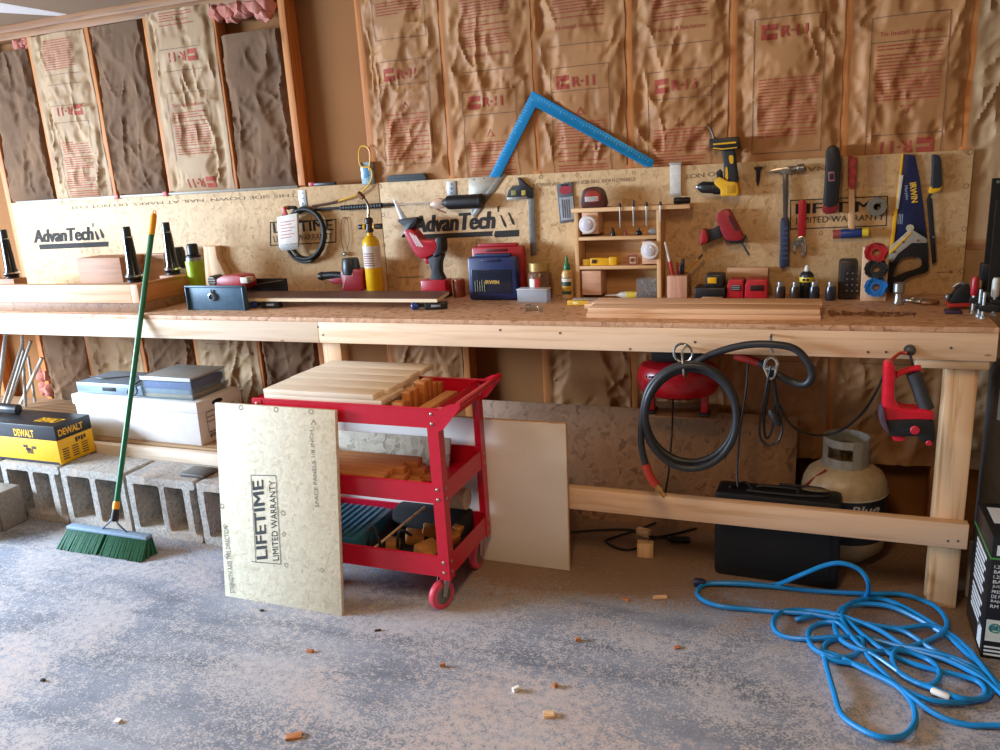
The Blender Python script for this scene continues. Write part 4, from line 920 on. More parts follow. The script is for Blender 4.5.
# ------------------------------------------------------------------ right end: carton and canister
t = T('product_carton', 'tall black carton with white lettering and green stripe at the right edge', 'box', (2.66, -.72, 0))
KX, KY = 2.474, -.848
bm = B(); box(bm, (KX, KY, 0), (KX + .34, KY + .26, .41), .003); P('carton', bm, M('#16171a', .4), t)
bm = B(); box(bm, (KX - .001, KY - .001, .336), (KX + .341, KY + .261, .342)); P('green_stripe', bm, M('#3e8a3a', .5), t, 'green stripe')
bm = B(); 
text(bm, 'n', (KX + .013, KY - .0015, .350), (.036, 0, 0), (0, 0, .034), bold=.03)
for i, s in enumerate(('1.25 GAL', 'BARREL', '1.25 GAL', 'BARIL', 'JUGO DE', 'PRESSION', 'DE PINTU', 'BAJA DE', 'RM 125')): text(bm, s, (KX + .011, KY - .0015, .308 - .0165 * i), (.052, 0, 0), (0, 0, .011), bold=.01)
for j, (z_, n_) in enumerate(((.305, 8), (.15, 5))):
    for i in range(n_): box(bm, (KX - .0012, KY + .05 + .02 * (i % 2), z_ - .018 * i), (KX - .0004, KY + .20, z_ + .011 - .018 * i))
box(bm, (KX - .0012, KY + .02, .02), (KX - .0004, KY + .07, .09)); box(bm, (KX + .02, KY + .10, .4102), (KX + .16, KY + .22, .411))
for i in range(3): box(bm, (KX + .006, KY - .0012, .012 + .013 * i), (KX + .10, KY - .0004, .018 + .013 * i))
P('white_lettering', bm, M('#d4dade', .5, 0, .03), t)
bm = B(); box(bm, (KX + .006, KY - .0014, .062), (KX + .05, KY - .0004, .135)); P('paper_label', bm, M('#c9cec6', .6, 0, .03), t)
bm = B(); torus(bm, (KX + .028, KY - .0016, .108), (0, 1, 0), .014, .0022, 20, 6); box(bm, (KX + .018, KY - .002, .1), (KX + .038, KY - .0012, .116), .003); P('label_emblem', bm, M('#33777a', .5), t)
KC = at(986, 430, Y=-.40).x + .155
t = T('metal_canister', 'tall grey canister with a light blue sticker partly seen at the right edge', 'canister', (KC, -.40, 0))
bm = B(); lathe(bm, (KC, -.40, 0), (0, 0, 1), [(.14, 0), (.16, .01), (.16, .80), (.15, .83), (.06, .86), (.05, .88)], 36); P('body', bm, M('#5a5a58', .5, .2), t)
bm = B(); n_ = 6
for i in range(n_):
    q0, q1 = math.radians(208 + 30 * i / n_), math.radians(208 + 30 * (i + 1) / n_)
    quad(bm, [V((KC + .1615 * math.cos(q), -.40 + .1615 * math.sin(q), z)) for q, z in ((q0, .66), (q1, .66), (q1, .77), (q0, .77))])
P('sticker', bm, M('#9fc3de', .5), t, 'light blue sticker')
bm = B(); c = at(974, 562, Y=-.47); box(bm, (c.x - .018, -.475, 0), (c.x + .006, -.455, at(974, 547, Y=-.47).z + .02), .006); ONE('plastic_strip', 'white plastic strip standing between the bench leg and the black carton', 'plastic strip', bm, WHITE)
# ------------------------------------------------------------------ blue extension cord
def zc(pts): return [(680 + x / 2.778, 480 + y / 2.778) for x, y in pts]
A_ = [(70, 287), (130, 285), (200, 288), (262, 292)]
loopA = [(330, 266, -.655), (400, 238, -.66), (450, 231, -.662), (500, 250, -.664), (524, 290, -.668)]
seq = [(515, 325), (470, 345), (440, 370), (430, 410), (455, 450), (520, 475), (600, 470), (680, 450), (735, 418), (738, 385), (700, 345), (620, 318), (540, 316), (440, 312), (350, 306), (260, 296), (150, 288), (70, 290), (48, 312), (62, 332), (110, 350), (200, 360), (270, 366), (350, 371), (430, 384), (520, 402), (610, 412), (690, 404), (735, 425), (800, 485), (850, 535), (889, 585), (930, 640),
 (960, 700), (930, 690), (889, 682), (800, 680), (720, 655), (640, 600), (560, 530), (510, 475), (470, 425), (450, 375), (480, 340), (560, 330), (640, 362), (720, 410), (780, 450), (850, 525), (900, 590), (930, 625), (880, 570), (800, 510), (700, 478), (600, 460), (520, 440), (440, 436), (360, 441), (300, 437), (266, 420), (260, 388), (290, 364), (350, 362), (430, 372), (520, 400), (620, 420), (700, 470), (800, 520), (855, 560), (862, 590), (840, 608), (780, 606), (700, 578), (620, 545), (592, 505), (598, 475), (640, 480), (700, 505), (722, 540), (700, 568), (650, 560), (560, 500), (500, 460), (440, 398), (380, 402), (356, 428), (372, 468), (430, 492), (485, 486), (505, 462), (500, 440), (440, 440), (400, 462), (408, 520), (428, 590), (448, 650), (500, 690), (560, 714), (620, 710), (652, 672), (645, 622), (600, 570), (520, 530), (440, 490), (395, 478), (420, 500), (500, 515), (580, 560), (660, 600), (740, 618), (820, 612), (850, 590), (820, 555), (720, 530), (620, 500), (540, 455), (470, 395), (445, 360), (500, 345), (580, 350), (660, 385), (735, 430), (800, 470), (860, 545), (910, 600), (960, 650), (900, 600), (830, 545), (740, 500), (640, 470), (560, 420), (500, 395), (440, 380), (390, 376), (340, 384), (320, 388)]
pts = []
for i, (x, y) in enumerate(zc(A_)): pts.append(at(x, y, Z=.010))
for x, y, Y in loopA: pts.append(at(680 + x / 2.778, 480 + y / 2.778, Y=Y))
for i, (x, y) in enumerate(zc(seq)):
    z = .0095 + .009 * (.5 + .5 * math.sin(i * 1.7)) + (.006 if 420 < seq[i][0] < 800 and 330 < seq[i][1] < 620 else 0)
    pts.append(at(x, y, Z=z))
t = T('extension_cord', 'bright blue extension cord in a loose tangled heap on the floor at right', 'extension cord', (2.1, -.85, 0))
bm = B(); tube(bm, pts, .0082, 8, 5); P('cable', bm, M('#1687cf', .35, 0, .05), t)
bm = B(); a, b = at(706, 583, Z=.016), at(694, 582, Z=.016); lathe(bm, a, b - a, [(.008, 0), (.016, .012), (.016, .04), (.012, .045)], 12); P('plug', bm, M('#252a55', .4), t, 'dark blue plug')
bm = B(); a, b = at(931, 690, Z=.022), at(946, 696, Z=.022); lathe(bm, a, b - a, [(.007, 0), (.0105, .006), (.0105, .045), (.007, .05)], 10); P('cable_tag', bm, M('#e9e4dc', .5), t, 'white tag sleeve')
# floor scraps
rnd = random.Random(11)
for x, y, L, w, h, r, m, lab in ((660, 598, .05, .016, .008, .4, 0, 'long thin wood splinter on the floor in front of the lower rail'), (626, 600, .028, .012, .006, -.4, 1, 'reddish wood chip on the floor left of the long splinter'), (443, 667, .014, .012, .014, .2, 1, 'small wooden plug on the floor in front of the cart wheel'), (516, 691, .022, .012, .014, .9, 2, 'white chip on the floor near the photo centre bottom'), (578, 641, .018, .012, .012, .4, 1, 'tan wood chip on the floor below the white panel corner'), (555, 687, .016, .012, .012, 1.2, 1, 'small tan plug on the floor right of the white chip'), (549, 716, .03, .025, .01, .4, 0, 'pale wood flake on the floor at the bottom centre'), (294, 737, .045, .025, .008, .6, 1, 'curled wood shaving on the floor at the bottom left'), (310, 652, .022, .014, .008, .2, 1, 'pinkish wood chip on the floor below the pale board'), (118, 722, .018, .016, .008, .1, 2, 'white chip on the floor at bottom left'), (43, 681, .014, .01, .008, .1, 3, 'dark crumb on the floor at far left'), (262, 611, .014, .01, .006, .1, 3, 'dark crumb on the floor under the pale upright board'), (378, 631, .022, .008, .006, .5, 3, 'dark splinter on the floor between the pale board and cart wheel'), (677, 648, .02, .015, .006, .5, 1, 'small reddish chip on the floor left of the blue cord')):
    c = at(x, y, Z=0); bm = B(); box(bm, (c.x - L / 2, c.y - w / 2, 0), (c.x + L / 2, c.y + w / 2, h), .0015, rot=rotz(r))
    for v in bm.verts: v.co += V((rnd.uniform(-1, 1), rnd.uniform(-1, 1), 0)) * w * .12
    ONE('wood_chip', lab, 'wood chip', bm, (PINEX, M('#b5764a', .8, 0, .2), M('#e6e2db', .7), M('#3a2e26', .8))[m])
# ------------------------------------------------------------------ tools hung on the wall boards
W0 = -.0008            # just proud of the board face
def TH(name, label, cat, px, py, Y=-.02, group=None): return T(name, label, cat, at(px, py, Y=Y), group)
def nail(x, y, L=.045, r=.0022, y1=.0): c = at(x, y, Y=-.0); bm = B(); cyl(bm, (c.x, y1, c.z), (c.x, -L, c.z + .004), r, seg=8); return bm
# yardstick along the top of the left board
t = TH('metal_yardstick', 'long thin grey metal straightedge lying along the top edge of the left wall board', 'straightedge', 160, 196)
bm = B(); box(bm, (-2.36, -.0065, PT - .004), (-.42, -.002, PT + .009), .001); P('blade', bm, M('#857d70', .5, .4), t)
for x in (116, 165):
    c = at(x, 194, Y=-.01); bm = B(); box(bm, (c.x - .014, -.014, PT - .008), (c.x + .014, -.0068, PT + .016), .002); P('red_clip', bm, M('#c03024', .5), t, 'red plastic clip')
def strap_plate(x0, y0, x1, y1, label):
    t = TH('mending_plate', label, 'metal plate', (x0 + x1) / 2, y1)
    bm = B(); BX(bm, x0, y0, x1, y1, -.004, .0032, bev=.0005); P('plate', bm, M('#b9bcbd', .35, .6), t)
    bm = B()
    for f in (.2, .5, .8):
        c = at((x0 + x1) / 2, y0 + (y1 - y0) * f, Y=-.005); cyl(bm, c, c + V((0, .0012, 0)), .0035, seg=8)
        P('hole', bm, M('#3b3732', .8), t); bm = B()
    bm.free()
strap_plate(299, 190, 306, 207, 'small galvanised mending plate on the left board above the white packet')
strap_plate(447, 181, 456, 196, 'small galvanised mending plate behind the caulking gun nozzle end')
bm = B(); BX(bm, 670, 163.5, 681, 195, -.012, .011, bev=.002); t = TH('light_bar', 'short white light bar mounted on the board left of the yellow drill', 'light', 675, 195); P('lens', bm, M('#d8d4cb', .4), t)
bm = B(); BX(bm, 669.3, 162.5, 681.7, 165, -.013, .0125, bev=.001); P('end_cap', bm, M('#a9a59c', .4), t)
bm = B(); BX(bm, 669.3, 193.5, 681.7, 196, -.013, .0125, bev=.001); P('end_cap', bm, M('#a9a59c', .4), t)
# red and black putty tool and dark sharpening stone on the top edge of the boards
zc_ = PT + .0005
t = T('utility_scraper', 'small black scraper with red tip on the board top below the empty stud bay', 'scraper', (at(314, 186, Y=.004).x, .004, zc_))
xa, xb = at(309, 186, Y=0).x, at(336, 185, Y=0).x
bm = B(); box(bm, (xa + .03, -.006, zc_), (xb, .010, zc_ + .016), .004); P('handle', bm, BLACK, t)
bm = B(); box(bm, (xa, -.004, zc_), (xa + .03, .009, zc_ + .020), .003); P('tip', bm, M('#b3241e', .4), t, 'red tip')
xa, xb = at(388, 179, Y=0).x, at(427, 178, Y=0).x
t = T('sanding_block', 'dark grey rubber sanding block lying on the board top left of the caulking gun', 'sanding block', ((xa + xb) / 2, .003, zc_))
bm = B(); prism(bm, [(xa, zc_), (xb, zc_), (xb + .004, zc_ + .012), (xb - .01, zc_ + .030), (xa + .02, zc_ + .030), (xa + .004, zc_ + .024)], -.016, .003, .003); P('body', bm, M('#3d4448', .7), t)
bm = B(); box(bm, (xa + .002, -.0165, zc_ + .0125), (xb - .002, -.0156, zc_ + .0155)); P('seam', bm, M('#22272a', .7), t)
# large blue framing square resting on the board top
t = TH('framing_square', 'large blue anodised framing square standing cornerwise on the wall board', 'framing square', 560, 150, .005)
Yq = -.0125; SQ = M('#1382b8', .35, .3, .06)
bm = B(); PR(bm, [(489, 177), (531.5, 92), (533, 91), (654, 160), (651.5, 167.5), (645, 166.5), (535.5, 107), (500, 177)], Yq, Yq + .003, .0004); P('blade', bm, SQ, t)
bm = B()
for i in range(40):
    f = (i + .5) / 40; a = (538 + (650 - 538) * f, 96.5 + (160.5 - 96.5) * f); l = 4 if i % 4 == 0 else 2
    c, d = at(*a, Y=Yq - .0006), at(a[0] - l * .45, a[1] + l * .85, Y=Yq - .0006); u = (d - c); w = V((-u.z, 0, u.x)).normalized() * .0007; quad(bm, [c - w, c + w, d + w, d - w])
for i in range(28):
    f = (i + .5) / 28; a = (530 + (491 - 530) * f, 97 + (174 - 97) * f); l = 4 if i % 4 == 0 else 2
    c, d = at(*a, Y=Yq - .0006), at(a[0] + l * .9, a[1] + l * .4, Y=Yq - .0006); u = (d - c); w = V((-u.z, 0, u.x)).normalized() * .0007; quad(bm, [c - w, c + w, d + w, d - w])
P('graduation_marks', bm, M('#8cc9e8', .5), t)
# yellow-corded chalk reel in packaging
t = TH('wire_tool_packet', 'small clear and silver packet holding a yellow looped cord, hung by the empty bay', 'packet', 366, 190)
bm = B(); BX(bm, 361, 162, 373, 184.5, -.012, .0235, bev=.002); P('packet', bm, M('#8ba0a6', .3, .2, .4, 90), t)
bm = B(); BX(bm, 363, 166, 368, 178, -.0135, .002, bev=.001); P('blue_label', bm, M('#4c86b0', .5), t, 'blue label')
bm = B(); tube(bm, [at(369, 170, Y=-.018), at(370.5, 155, Y=-.016), at(367, 147, Y=-.012), at(361, 147, Y=-.012), at(359, 155, Y=-.016), at(361, 166, Y=-.018), at(370, 168, Y=-.02), at(372, 178, Y=-.02), at(364, 190, Y=-.018), at(348, 198, Y=-.018), at(330, 203, Y=-.015)], .0042, 8); P('cord', bm, M('#e5b132', .45), t, 'yellow cord')
bm = B(); tube(bm, [at(339, 200.5, Y=-.016), at(330, 203, Y=-.015), at(312, 206, Y=-.012)], .0052, 8); P('cord_tip', bm, M('#5a3526', .5), t, 'brown cord tip')
# black ribbed rod
t = TH('ribbed_rod', 'long black rod with a ribbed middle mounted level on the left board', 'rod', 360, 207)
bm = B(); tube(bm, [at(314, 209.5, Y=-.02), at(395, 204.5, Y=-.02)], .0065, 10, 2, False, False); P('rod', bm, BLACK, t)
bm = B(); a, b = at(341, 208, Y=-.02), at(383, 205.3, Y=-.02); prof = []; N = 15; L = (b - a).length
for i in range(N): prof += [(.0105, L * i / N), (.0125, L * (i + .25) / N), (.0125, L * (i + .6) / N), (.0105, L * (i + .75) / N)]
lathe(bm, a, b - a, prof, 14); P('ribbed_sleeve', bm, RUBBER, t)
bm = B(); tube(bm, [at(396, 204.5, Y=-.02), at(432, 202, Y=-.02)], .003, 8, 2, False, False); P('clear_tip', bm, M('#d9cfc2', .3), t, 'pale thin end rod')
for x in (322, 390): P('wall_nail', nail(x, 207 - (x - 322) * .06 + 1.5, .03), DSTEEL, t)
# white packet and coiled black hose
t = TH('rubber_hose', 'coiled black rubber hose with brass end hanging behind the white packet', 'hose', 305, 263)
bm = B(); Yw = -.03; pts = []
for k, (cx, cy, rx, ry, Y) in enumerate(((305, 235, 20, 27, -.020), (306, 234, 17, 24, -.036), (304, 234, 19.5, 25, -.050))):
    for i in range(12):
        a = math.pi * 1.30 + 2 * math.pi * i / 12
        if k == 2 and i > 8: break
        pts.append(at(cx + rx * math.cos(a), cy + ry * math.sin(a), Y=Y))
pts = [at(289, 207.5, Y=-.05), at(296, 208, Y=-.04)] + pts
tube(bm, pts, .0085, 10, 5); P('hose', bm, M('#1f2322', .5), t)
bm = B(); a, b = at(284.5, 207.3, Y=-.052), at(294, 208, Y=-.045); lathe(bm, a, b - a, [(.006, 0), (.009, .004), (.009, .014), (.012, .015), (.012, .026), (.007, .028)], 6); P('brass_fitting', bm, M('#b08d4e', .3, .8), t, 'brass end fitting')
P('wall_nail', nail(303, 211, .06), DSTEEL, t)
t = TH('white_packet', 'white printed plastic packet with a red tag hanging on the left board', 'packet', 288, 250)
bm = B(); PR(bm, [(276.5, 217), (297, 213), (298, 247), (281, 250), (278.5, 247)], -.076, -.062, .004); P('pouch', bm, M('#dcd3c8', .45, 0, .06), t)
bm = B(); PR(bm, [(279.5, 245), (297.5, 242.5), (298.5, 249), (281, 251)], -.0775, -.0755, .0008); P('printed_strip', bm, M('#9a9792', .5, 0, .5, 160), t)
bm = B(); PR(bm, [(281, 207.5), (284, 207), (287, 214.5), (283.5, 215.5)], -.072, -.062, .002); P('red_tag', bm, M('#c02d27', .4), t, 'red hanging tag')
bm = B(); 
for i in range(6): PR(bm, [(280.5, 222 + 3.2 * i), (294.5 - 3 * (i % 2), 220 + 3.2 * i), (294.5 - 3 * (i % 2), 221 + 3.2 * i), (280.5, 223 + 3.2 * i)], -.0768, -.0759, 0)
P('printed_text', bm, M('#c9877a', .7), t)
c = at(290, 215, Y=0); bm = B(); cyl(bm, (c.x, -.0005, c.z), (c.x, -.068, c.z + .004), .0022, seg=8); P('wall_nail', bm, DSTEEL, t)
# string with small hook
t = TH('wire_loop', 'brown wire loop with a small steel weight hanging left of the yellow torch', 'wire', 346, 258)
bm = B(); tube(bm, [at(344, 251, Y=-.012), at(341, 238, Y=-.01), at(341.5, 222, Y=-.008), at(345, 217.5, Y=-.008), at(348, 222, Y=-.008), at(349, 240, Y=-.01), at(346, 252, Y=-.012)], .0017, 6); P('wire', bm, M('#7a5638', .5), t)
bm = B(); c = at(345, 254, Y=-.014); ball(bm, c, (.012, .010, .012), 2); torus(bm, c + V((.004, -.008, .002)), (0, 1, .3), .009, .002, 16, 6); P('steel_weight', bm, STEEL, t, 'bright steel weight')
P('wall_nail', nail(345, 218, .018), DSTEEL, t)
# caulking gun
t = TH('caulking_gun', 'black barrelled caulking gun with clear rod hung level on the right board', 'caulking gun', 455, 213, -.03); Yc = -.036
bm = B(); a, b = at(448, 202.5, Y=Yc), at(482, 201, Y=Yc); L = (b - a).length; lathe(bm, a, b - a, [(.012, -.03), (.022, -.008), (.030, 0), (.0315, .01), (.0315, L - .01), (.033, L - .008), (.033, L), (.028, L + .002)], 28); P('barrel', bm, BLACK, t)
bm = B(); tube(bm, [at(400, 204.5, Y=Yc), at(446, 202.6, Y=Yc)], .0035, 8, 2, False, False); P('push_rod', bm, M('#d8c9b6', .25, .2), t, 'pale push rod')
bm = B(); PRC(bm, [(430, 205), (435, 199), (440, 198.5), (446, 201), (444, 207), (436, 209)], Yc - .012, Yc + .012, .003); P('trigger_frame', bm, M('#b99a86', .35, .5), t)
bm = B(); tube(bm, [at(433, 203, Y=Yc), at(437, 209, Y=Yc), at(446, 213, Y=Yc)], .004, 8); P('trigger', bm, M('#a86d58', .4, .4), t)
for x in (452, 478): P('wall_nail', nail(x, 208, .05), DSTEEL, t)
# drywall taping knife behind the gun
t = TH('taping_knife', 'wide grey steel taping knife hung behind the caulking gun barrel', 'taping knife', 478, 200, -.004)
bm = B(); PR(bm, [(468.5, 178), (506, 174.5), (484, 204), (474, 217), (471, 214), (469, 196)], -.0035, -.0022, .0003); P('blade', bm, M('#a39a8d', .35, .6), t)
bm = B(); PR(bm, [(498, 175.2), (506, 174.4), (475, 218), (471.5, 214.5)], -.0052, -.0036, .0004); P('back_rib', bm, M('#857d72', .4, .6), t)
for x, y in ((474, 179.5), (484, 178.5)):
    bm = B(); c = at(x, y, Y=-.0037); box(bm, c - V((.004, .0006, .002)), c + V((.004, .0002, .002))); P('slot', bm, M('#332f2b', .8), t)
# combination square
t = TH('combination_square', 'combination square with black head and steel blade hanging vertically', 'combination square', 531, 255)
bm = B(); PR(bm, [(527, 188), (534, 188), (536.5, 254), (530.5, 255.5)], -.012, -.0095, .0004); P('blade', bm, M('#8d8b86', .35, .7), t)
bm = B(); PR(bm, [(506.5, 197.5), (508, 191), (512, 186.5), (519, 185), (517.5, 178), (519, 177.5), (529, 187), (533, 188), (533, 198), (507, 199)], -.020, -.002, .002); P('head', bm, BLACK, t)
bm = B(); PR(bm, [(507, 197.5), (527, 196.5), (527, 198.8), (507, 199.8)], -.0215, -.0195, .0005); P('head_face', bm, STEEL, t)
for x0, x1 in ((511, 516), (521.5, 525.5)):
    bm = B(); PR(bm, [(x0, 190.5), (x1, 190), (x1, 195), (x0, 195.5)], -.0207, -.0195, .0004); P('vial_window', bm, M('#8a8a4e' if x0 < 515 else '#b9a04a', .4), t, 'greenish vial window')
# blister pack
t = TH('blister_pack', 'grey blister pack of driver bits hanging left of the tape measure', 'blister pack', 565, 222)
bm = B(); PR(bm, [(556.5, 184.5), (572, 182), (575.5, 221), (560, 223.5)], -.008, -.001, .002); P('card', bm, M('#5c5f66', .5), t)
bm = B(); PR(bm, [(559, 198), (573, 196), (574.5, 219), (561, 221)], -.0135, -.008, .002); P('blister', bm, M('#a7adb4', .2, .1), t)
bm = B(); PRC(bm, [(559, 189), (564, 186), (571, 187), (570, 193), (562, 194)], -.0095, -.0078, 0); P('red_logo', bm, M('#a3303c', .5), t, 'red oval mark')
for i in range(4):
    bm = B(); PR(bm, [(561.5 + 2.2 * i, 199.5), (562.6 + 2.2 * i, 199.4), (564 + 2.2 * i, 218), (562.9 + 2.2 * i, 218)], -.0145, -.0135, 0); P('bit', bm, M('#6c7078', .4, .6), t)
bm = B(); BX(bm, 561, 184.3, 568, 186, -.0093, .0015, bev=0); P('hang_slot', bm, M('#222', .8) if 0 else BLACK, t)
# yellow and black drill driver, hung upside down
t = TH('cordless_drill', 'black and yellow cordless drill driver hung upside down above the wooden organizer', 'drill', 720, 197, -.04); Yd = -.045
DY = M('#dba51a', .4)
bm = B(); PRC(bm, [(714, 183), (719, 177), (728, 181), (737, 183), (738, 195), (729, 196), (721, 196), (720, 190)], Yd - .028, Yd + .028, .006); P('motor_body', bm, DY, t)
bm = B(); a, b = at(721, 188, Y=Yd), at(697.5, 187, Y=Yd); L = (b - a).length; lathe(bm, a, b - a, [(.026, 0), (.026, L * .3), (.023, L * .32), (.023, L * .78), (.014, L * .95), (.008, L)], 20); P('chuck', bm, BLACK, t, 'black chuck')
bm = B(); lathe(bm, b - (b - a) * .06, b - a, [(.011, 0), (.006, .012), (.002, .013)], 12); P('chuck_jaws', bm, STEEL, t)
bm = B(); PRC(bm, [(724, 182), (723.5, 165), (722.5, 150), (731, 149.5), (735, 152), (736, 164), (737.5, 178), (735, 184), (729, 184)], Yd - .020, Yd + .020, .006); P('grip', bm, RUBBER, t, 'black rubber grip')
bm = B(); PRC(bm, [(725.5, 178), (725.5, 168), (727.5, 168), (728, 179)], Yd - .0215, Yd - .018, 0); PRC(bm, [(729, 156), (733, 156), (733, 163), (730, 163)], Yd - .0215, Yd - .018, 0); P('grip_accent', bm, DY, t, 'yellow grip flash')
bm = B(); PR(bm, [(709, 139), (738, 136.5), (739.5, 149), (722, 151), (713, 149.5), (709, 145)], Yd - .035, Yd + .035, .005); P('battery', bm, BLACK, t, 'black battery pack')
bm = B(); PR(bm, [(713, 143.5), (736, 141.5), (736, 143.2), (713, 145.2)], Yd - .0362, Yd - .034, 0); PR(bm, [(713, 147.5), (722, 148.5), (737, 147), (737, 148), (722, 149.7), (713, 148.7)], Yd - .0362, Yd - .034, 0); P('battery_stripe', bm, DY, t, 'yellow battery stripe')
bm = B(); PR(bm, [(716, 172), (720, 169), (722, 172), (723, 181), (717, 180)], Yd - .012, Yd + .012, .003); P('trigger', bm, BLACK, t)
bm = B(); PR(bm, [(727, 186), (735, 185), (735, 193), (727, 194)], Yd - .0295, Yd - .027, .001); P('vent_panel', bm, M('#b98812', .5), t)
bm = B(); tube(bm, [at(714, 139, Y=Yd), at(711.5, 131, Y=Yd), at(708, 126, Y=Yd)], .004, 8); P('belt_hook', bm, DSTEEL, t)
for x, y in ((726, 181.5), (734, 152)): P('wall_peg', nail(x, y, .05, .004), DSTEEL, t)
# red impact driver
t = TH('impact_driver', 'red and black impact driver hung nose down in the middle of the right board', 'impact driver', 728, 240, -.04); Yd = -.042
bm = B(); PRC(bm, [(716, 219), (719, 212), (727, 209.5), (731, 213), (741, 232), (743.5, 238), (738, 241), (727, 240.5), (722, 234), (719, 226)], Yd - .026, Yd + .026, .006); P('motor_body', bm, M('#8e1820', .4), t)
bm = B(); PRC(bm, [(725, 239.5), (744, 236), (745, 239.5), (740, 243.5), (729, 243)], Yd - .0235, Yd + .0235, .004); P('nose', bm, BLACK, t)
bm = B(); a, b = at(740.5, 241, Y=Yd), at(749, 254.5, Y=Yd); lathe(bm, a, b - a, [(.007, 0), (.007, .012), (.0045, .014), (.0045, (b - a).length), (.002, (b - a).length + .004)], 10); P('driver_bit', bm, DSTEEL, t)
bm = B(); PRC(bm, [(719, 226), (722, 236), (714, 240), (706, 243.5), (703, 240), (705, 231.5), (712, 229.5)], Yd - .019, Yd + .019, .006); P('grip', bm, RUBBER, t)
bm = B(); PRC(bm, [(701, 231), (706, 230.5), (708, 240.5), (702, 245), (700, 244.5)], Yd - .030, Yd + .030, .005); P('battery_foot', bm, M('#a31a24', .4), t)
bm = B(); PRC(bm, [(729, 215), (732, 218), (738, 230), (735, 230), (729, 219)], Yd - .0275, Yd - .025, 0); P('dark_panel', bm, M('#3a1214', .5), t)
for x, y in ((716, 232), (738, 241.8)): P('wall_peg', nail(x, y, .05, .004), DSTEEL, t)
# small dark punch
t = TH('nail_punch', 'small dark steel hook-ended punch hanging left of the claw hammer', 'punch', 757, 187)
bm = B(); PR(bm, [(754, 167), (762, 166.5), (762, 169), (760.5, 170), (759.5, 181), (757.5, 187), (756, 181), (756, 170), (754, 169)], -.014, -.004, .0015); P('body', bm, M('#25262a', .4, .5), t)
bm = B(); tube(bm, [at(761, 168, Y=-.009), at(764.5, 167, Y=-.009), at(765, 163, Y=-.009)], .0014, 6); P('wire_clip', bm, DSTEEL, t)
P('wall_nail', nail(758, 166, .018), DSTEEL, t)
# claw hammer
t = TH('claw_hammer', 'steel claw hammer with dark blue grip hanging head up', 'hammer', 785, 267, -.02); Yh = -.024
bm = B(); PRC(bm, [(766, 173), (773, 169), (781, 167.5), (790, 167), (791, 172), (785, 174.5), (779, 171.5), (772, 172)], Yh - .011, Yh + .011, .003); P('claw', bm, M('#a19a90', .3, .8), t)
bm = B(); a, b = at(789, 169.5, Y=Yh), at(804.5, 167.5, Y=Yh); L = (b - a).length; lathe(bm, a, b - a, [(.013, 0), (.011, .012), (.011, L * .5), (.0155, L * .56), (.0155, L * .95), (.0135, L)], 16); P('striking_face', bm, M('#8b857d', .3, .8), t)
bm = B(); PR(bm, [(782.5, 170), (788, 170), (788.5, 192), (787.5, 220), (783, 220), (782.5, 192)], Yh - .007, Yh + .007, .003); P('shaft', bm, M('#726a62', .3, .8), t)
bm = B(); PRC(bm, [(780.5, 221), (784, 218.5), (788.5, 220), (789, 240), (788.5, 262), (789, 266), (785, 267.5), (779.5, 266.5), (780, 245)], Yh - .014, Yh + .014, .005); P('grip', bm, M('#232a40', .55), t, 'dark blue grip')
for i in range(7):
    bm = B(); PR(bm, [(780.8, 228 + 5 * i), (788, 227.6 + 5 * i), (788, 228.6 + 5 * i), (780.8, 229 + 5 * i)], Yh - .0146, Yh - .0135, 0); P('grip_ridge', bm, M('#3c4a70', .6), t)
for x in (780.5, 790.5): P('wall_nail', nail(x, 174.5, .045), DSTEEL, t)
# red adjustable wrench
t = TH('adjustable_wrench', 'adjustable wrench with red dipped handle hanging jaw down', 'wrench', 799, 257)
bm = B(); PRC(bm, [(799, 201), (803, 200), (806.5, 203), (806, 214), (804.5, 238), (798, 239), (798.5, 214)], -.022, -.010, .003); P('handle', bm, M('#a3131c', .35), t, 'red dipped handle')
bm = B(); PRC(bm, [(798, 237), (804.5, 236.5), (805.5, 243), (806, 251), (803.5, 256), (800.5, 254), (803, 248), (799.5, 244), (796, 247), (795.5, 253), (793, 250), (793.5, 243)], -.025, -.007, .002); P('jaw_head', bm, CHROME, t)
bm = B(); c = at(798.5, 244.5, Y=-.016); cyl(bm, c - V((0, .012, 0)), c + V((0, .012, 0)), .006); P('adjusting_screw', bm, DSTEEL, t)
P('wall_nail', nail(802.6, 203, .028), DSTEEL, t)
# black oscillating tool handle shape
t = TH('oscillating_tool', 'long black cordless tool body standing tall above the logo box with a dark red foot', 'power tool', 831, 212, -.03); Yo = -.036
bm = B(); PRC(bm, [(826, 152), (829, 146.5), (835, 145.5), (839.5, 150), (841, 165), (839.5, 190), (836.5, 206), (824, 206.5), (824.5, 185), (825.5, 165)], Yo - .026, Yo + .026, .009); P('body', bm, BLACK, t)
bm = B(); PRC(bm, [(823, 206), (836.5, 205), (836.5, 212), (831, 214), (824, 213)], Yo - .024, Yo + .024, .004); P('foot', bm, M('#7c1620', .4), t, 'dark red foot')
bm = B(); PR(bm, [(828, 172), (834.5, 171.5), (835, 181), (828.5, 181.5)], Yo - .0285, Yo - .0255, .001); P('switch_frame', bm, M('#8d5a62', .4), t)
bm = B(); PR(bm, [(829.2, 173.6), (833.4, 173.2), (833.8, 179.5), (829.6, 179.8)], Yo - .0295, Yo - .028, .0005); P('switch', bm, BLACK, t)
P('wall_peg', nail(832, 200, .03, .004), DSTEEL, t)
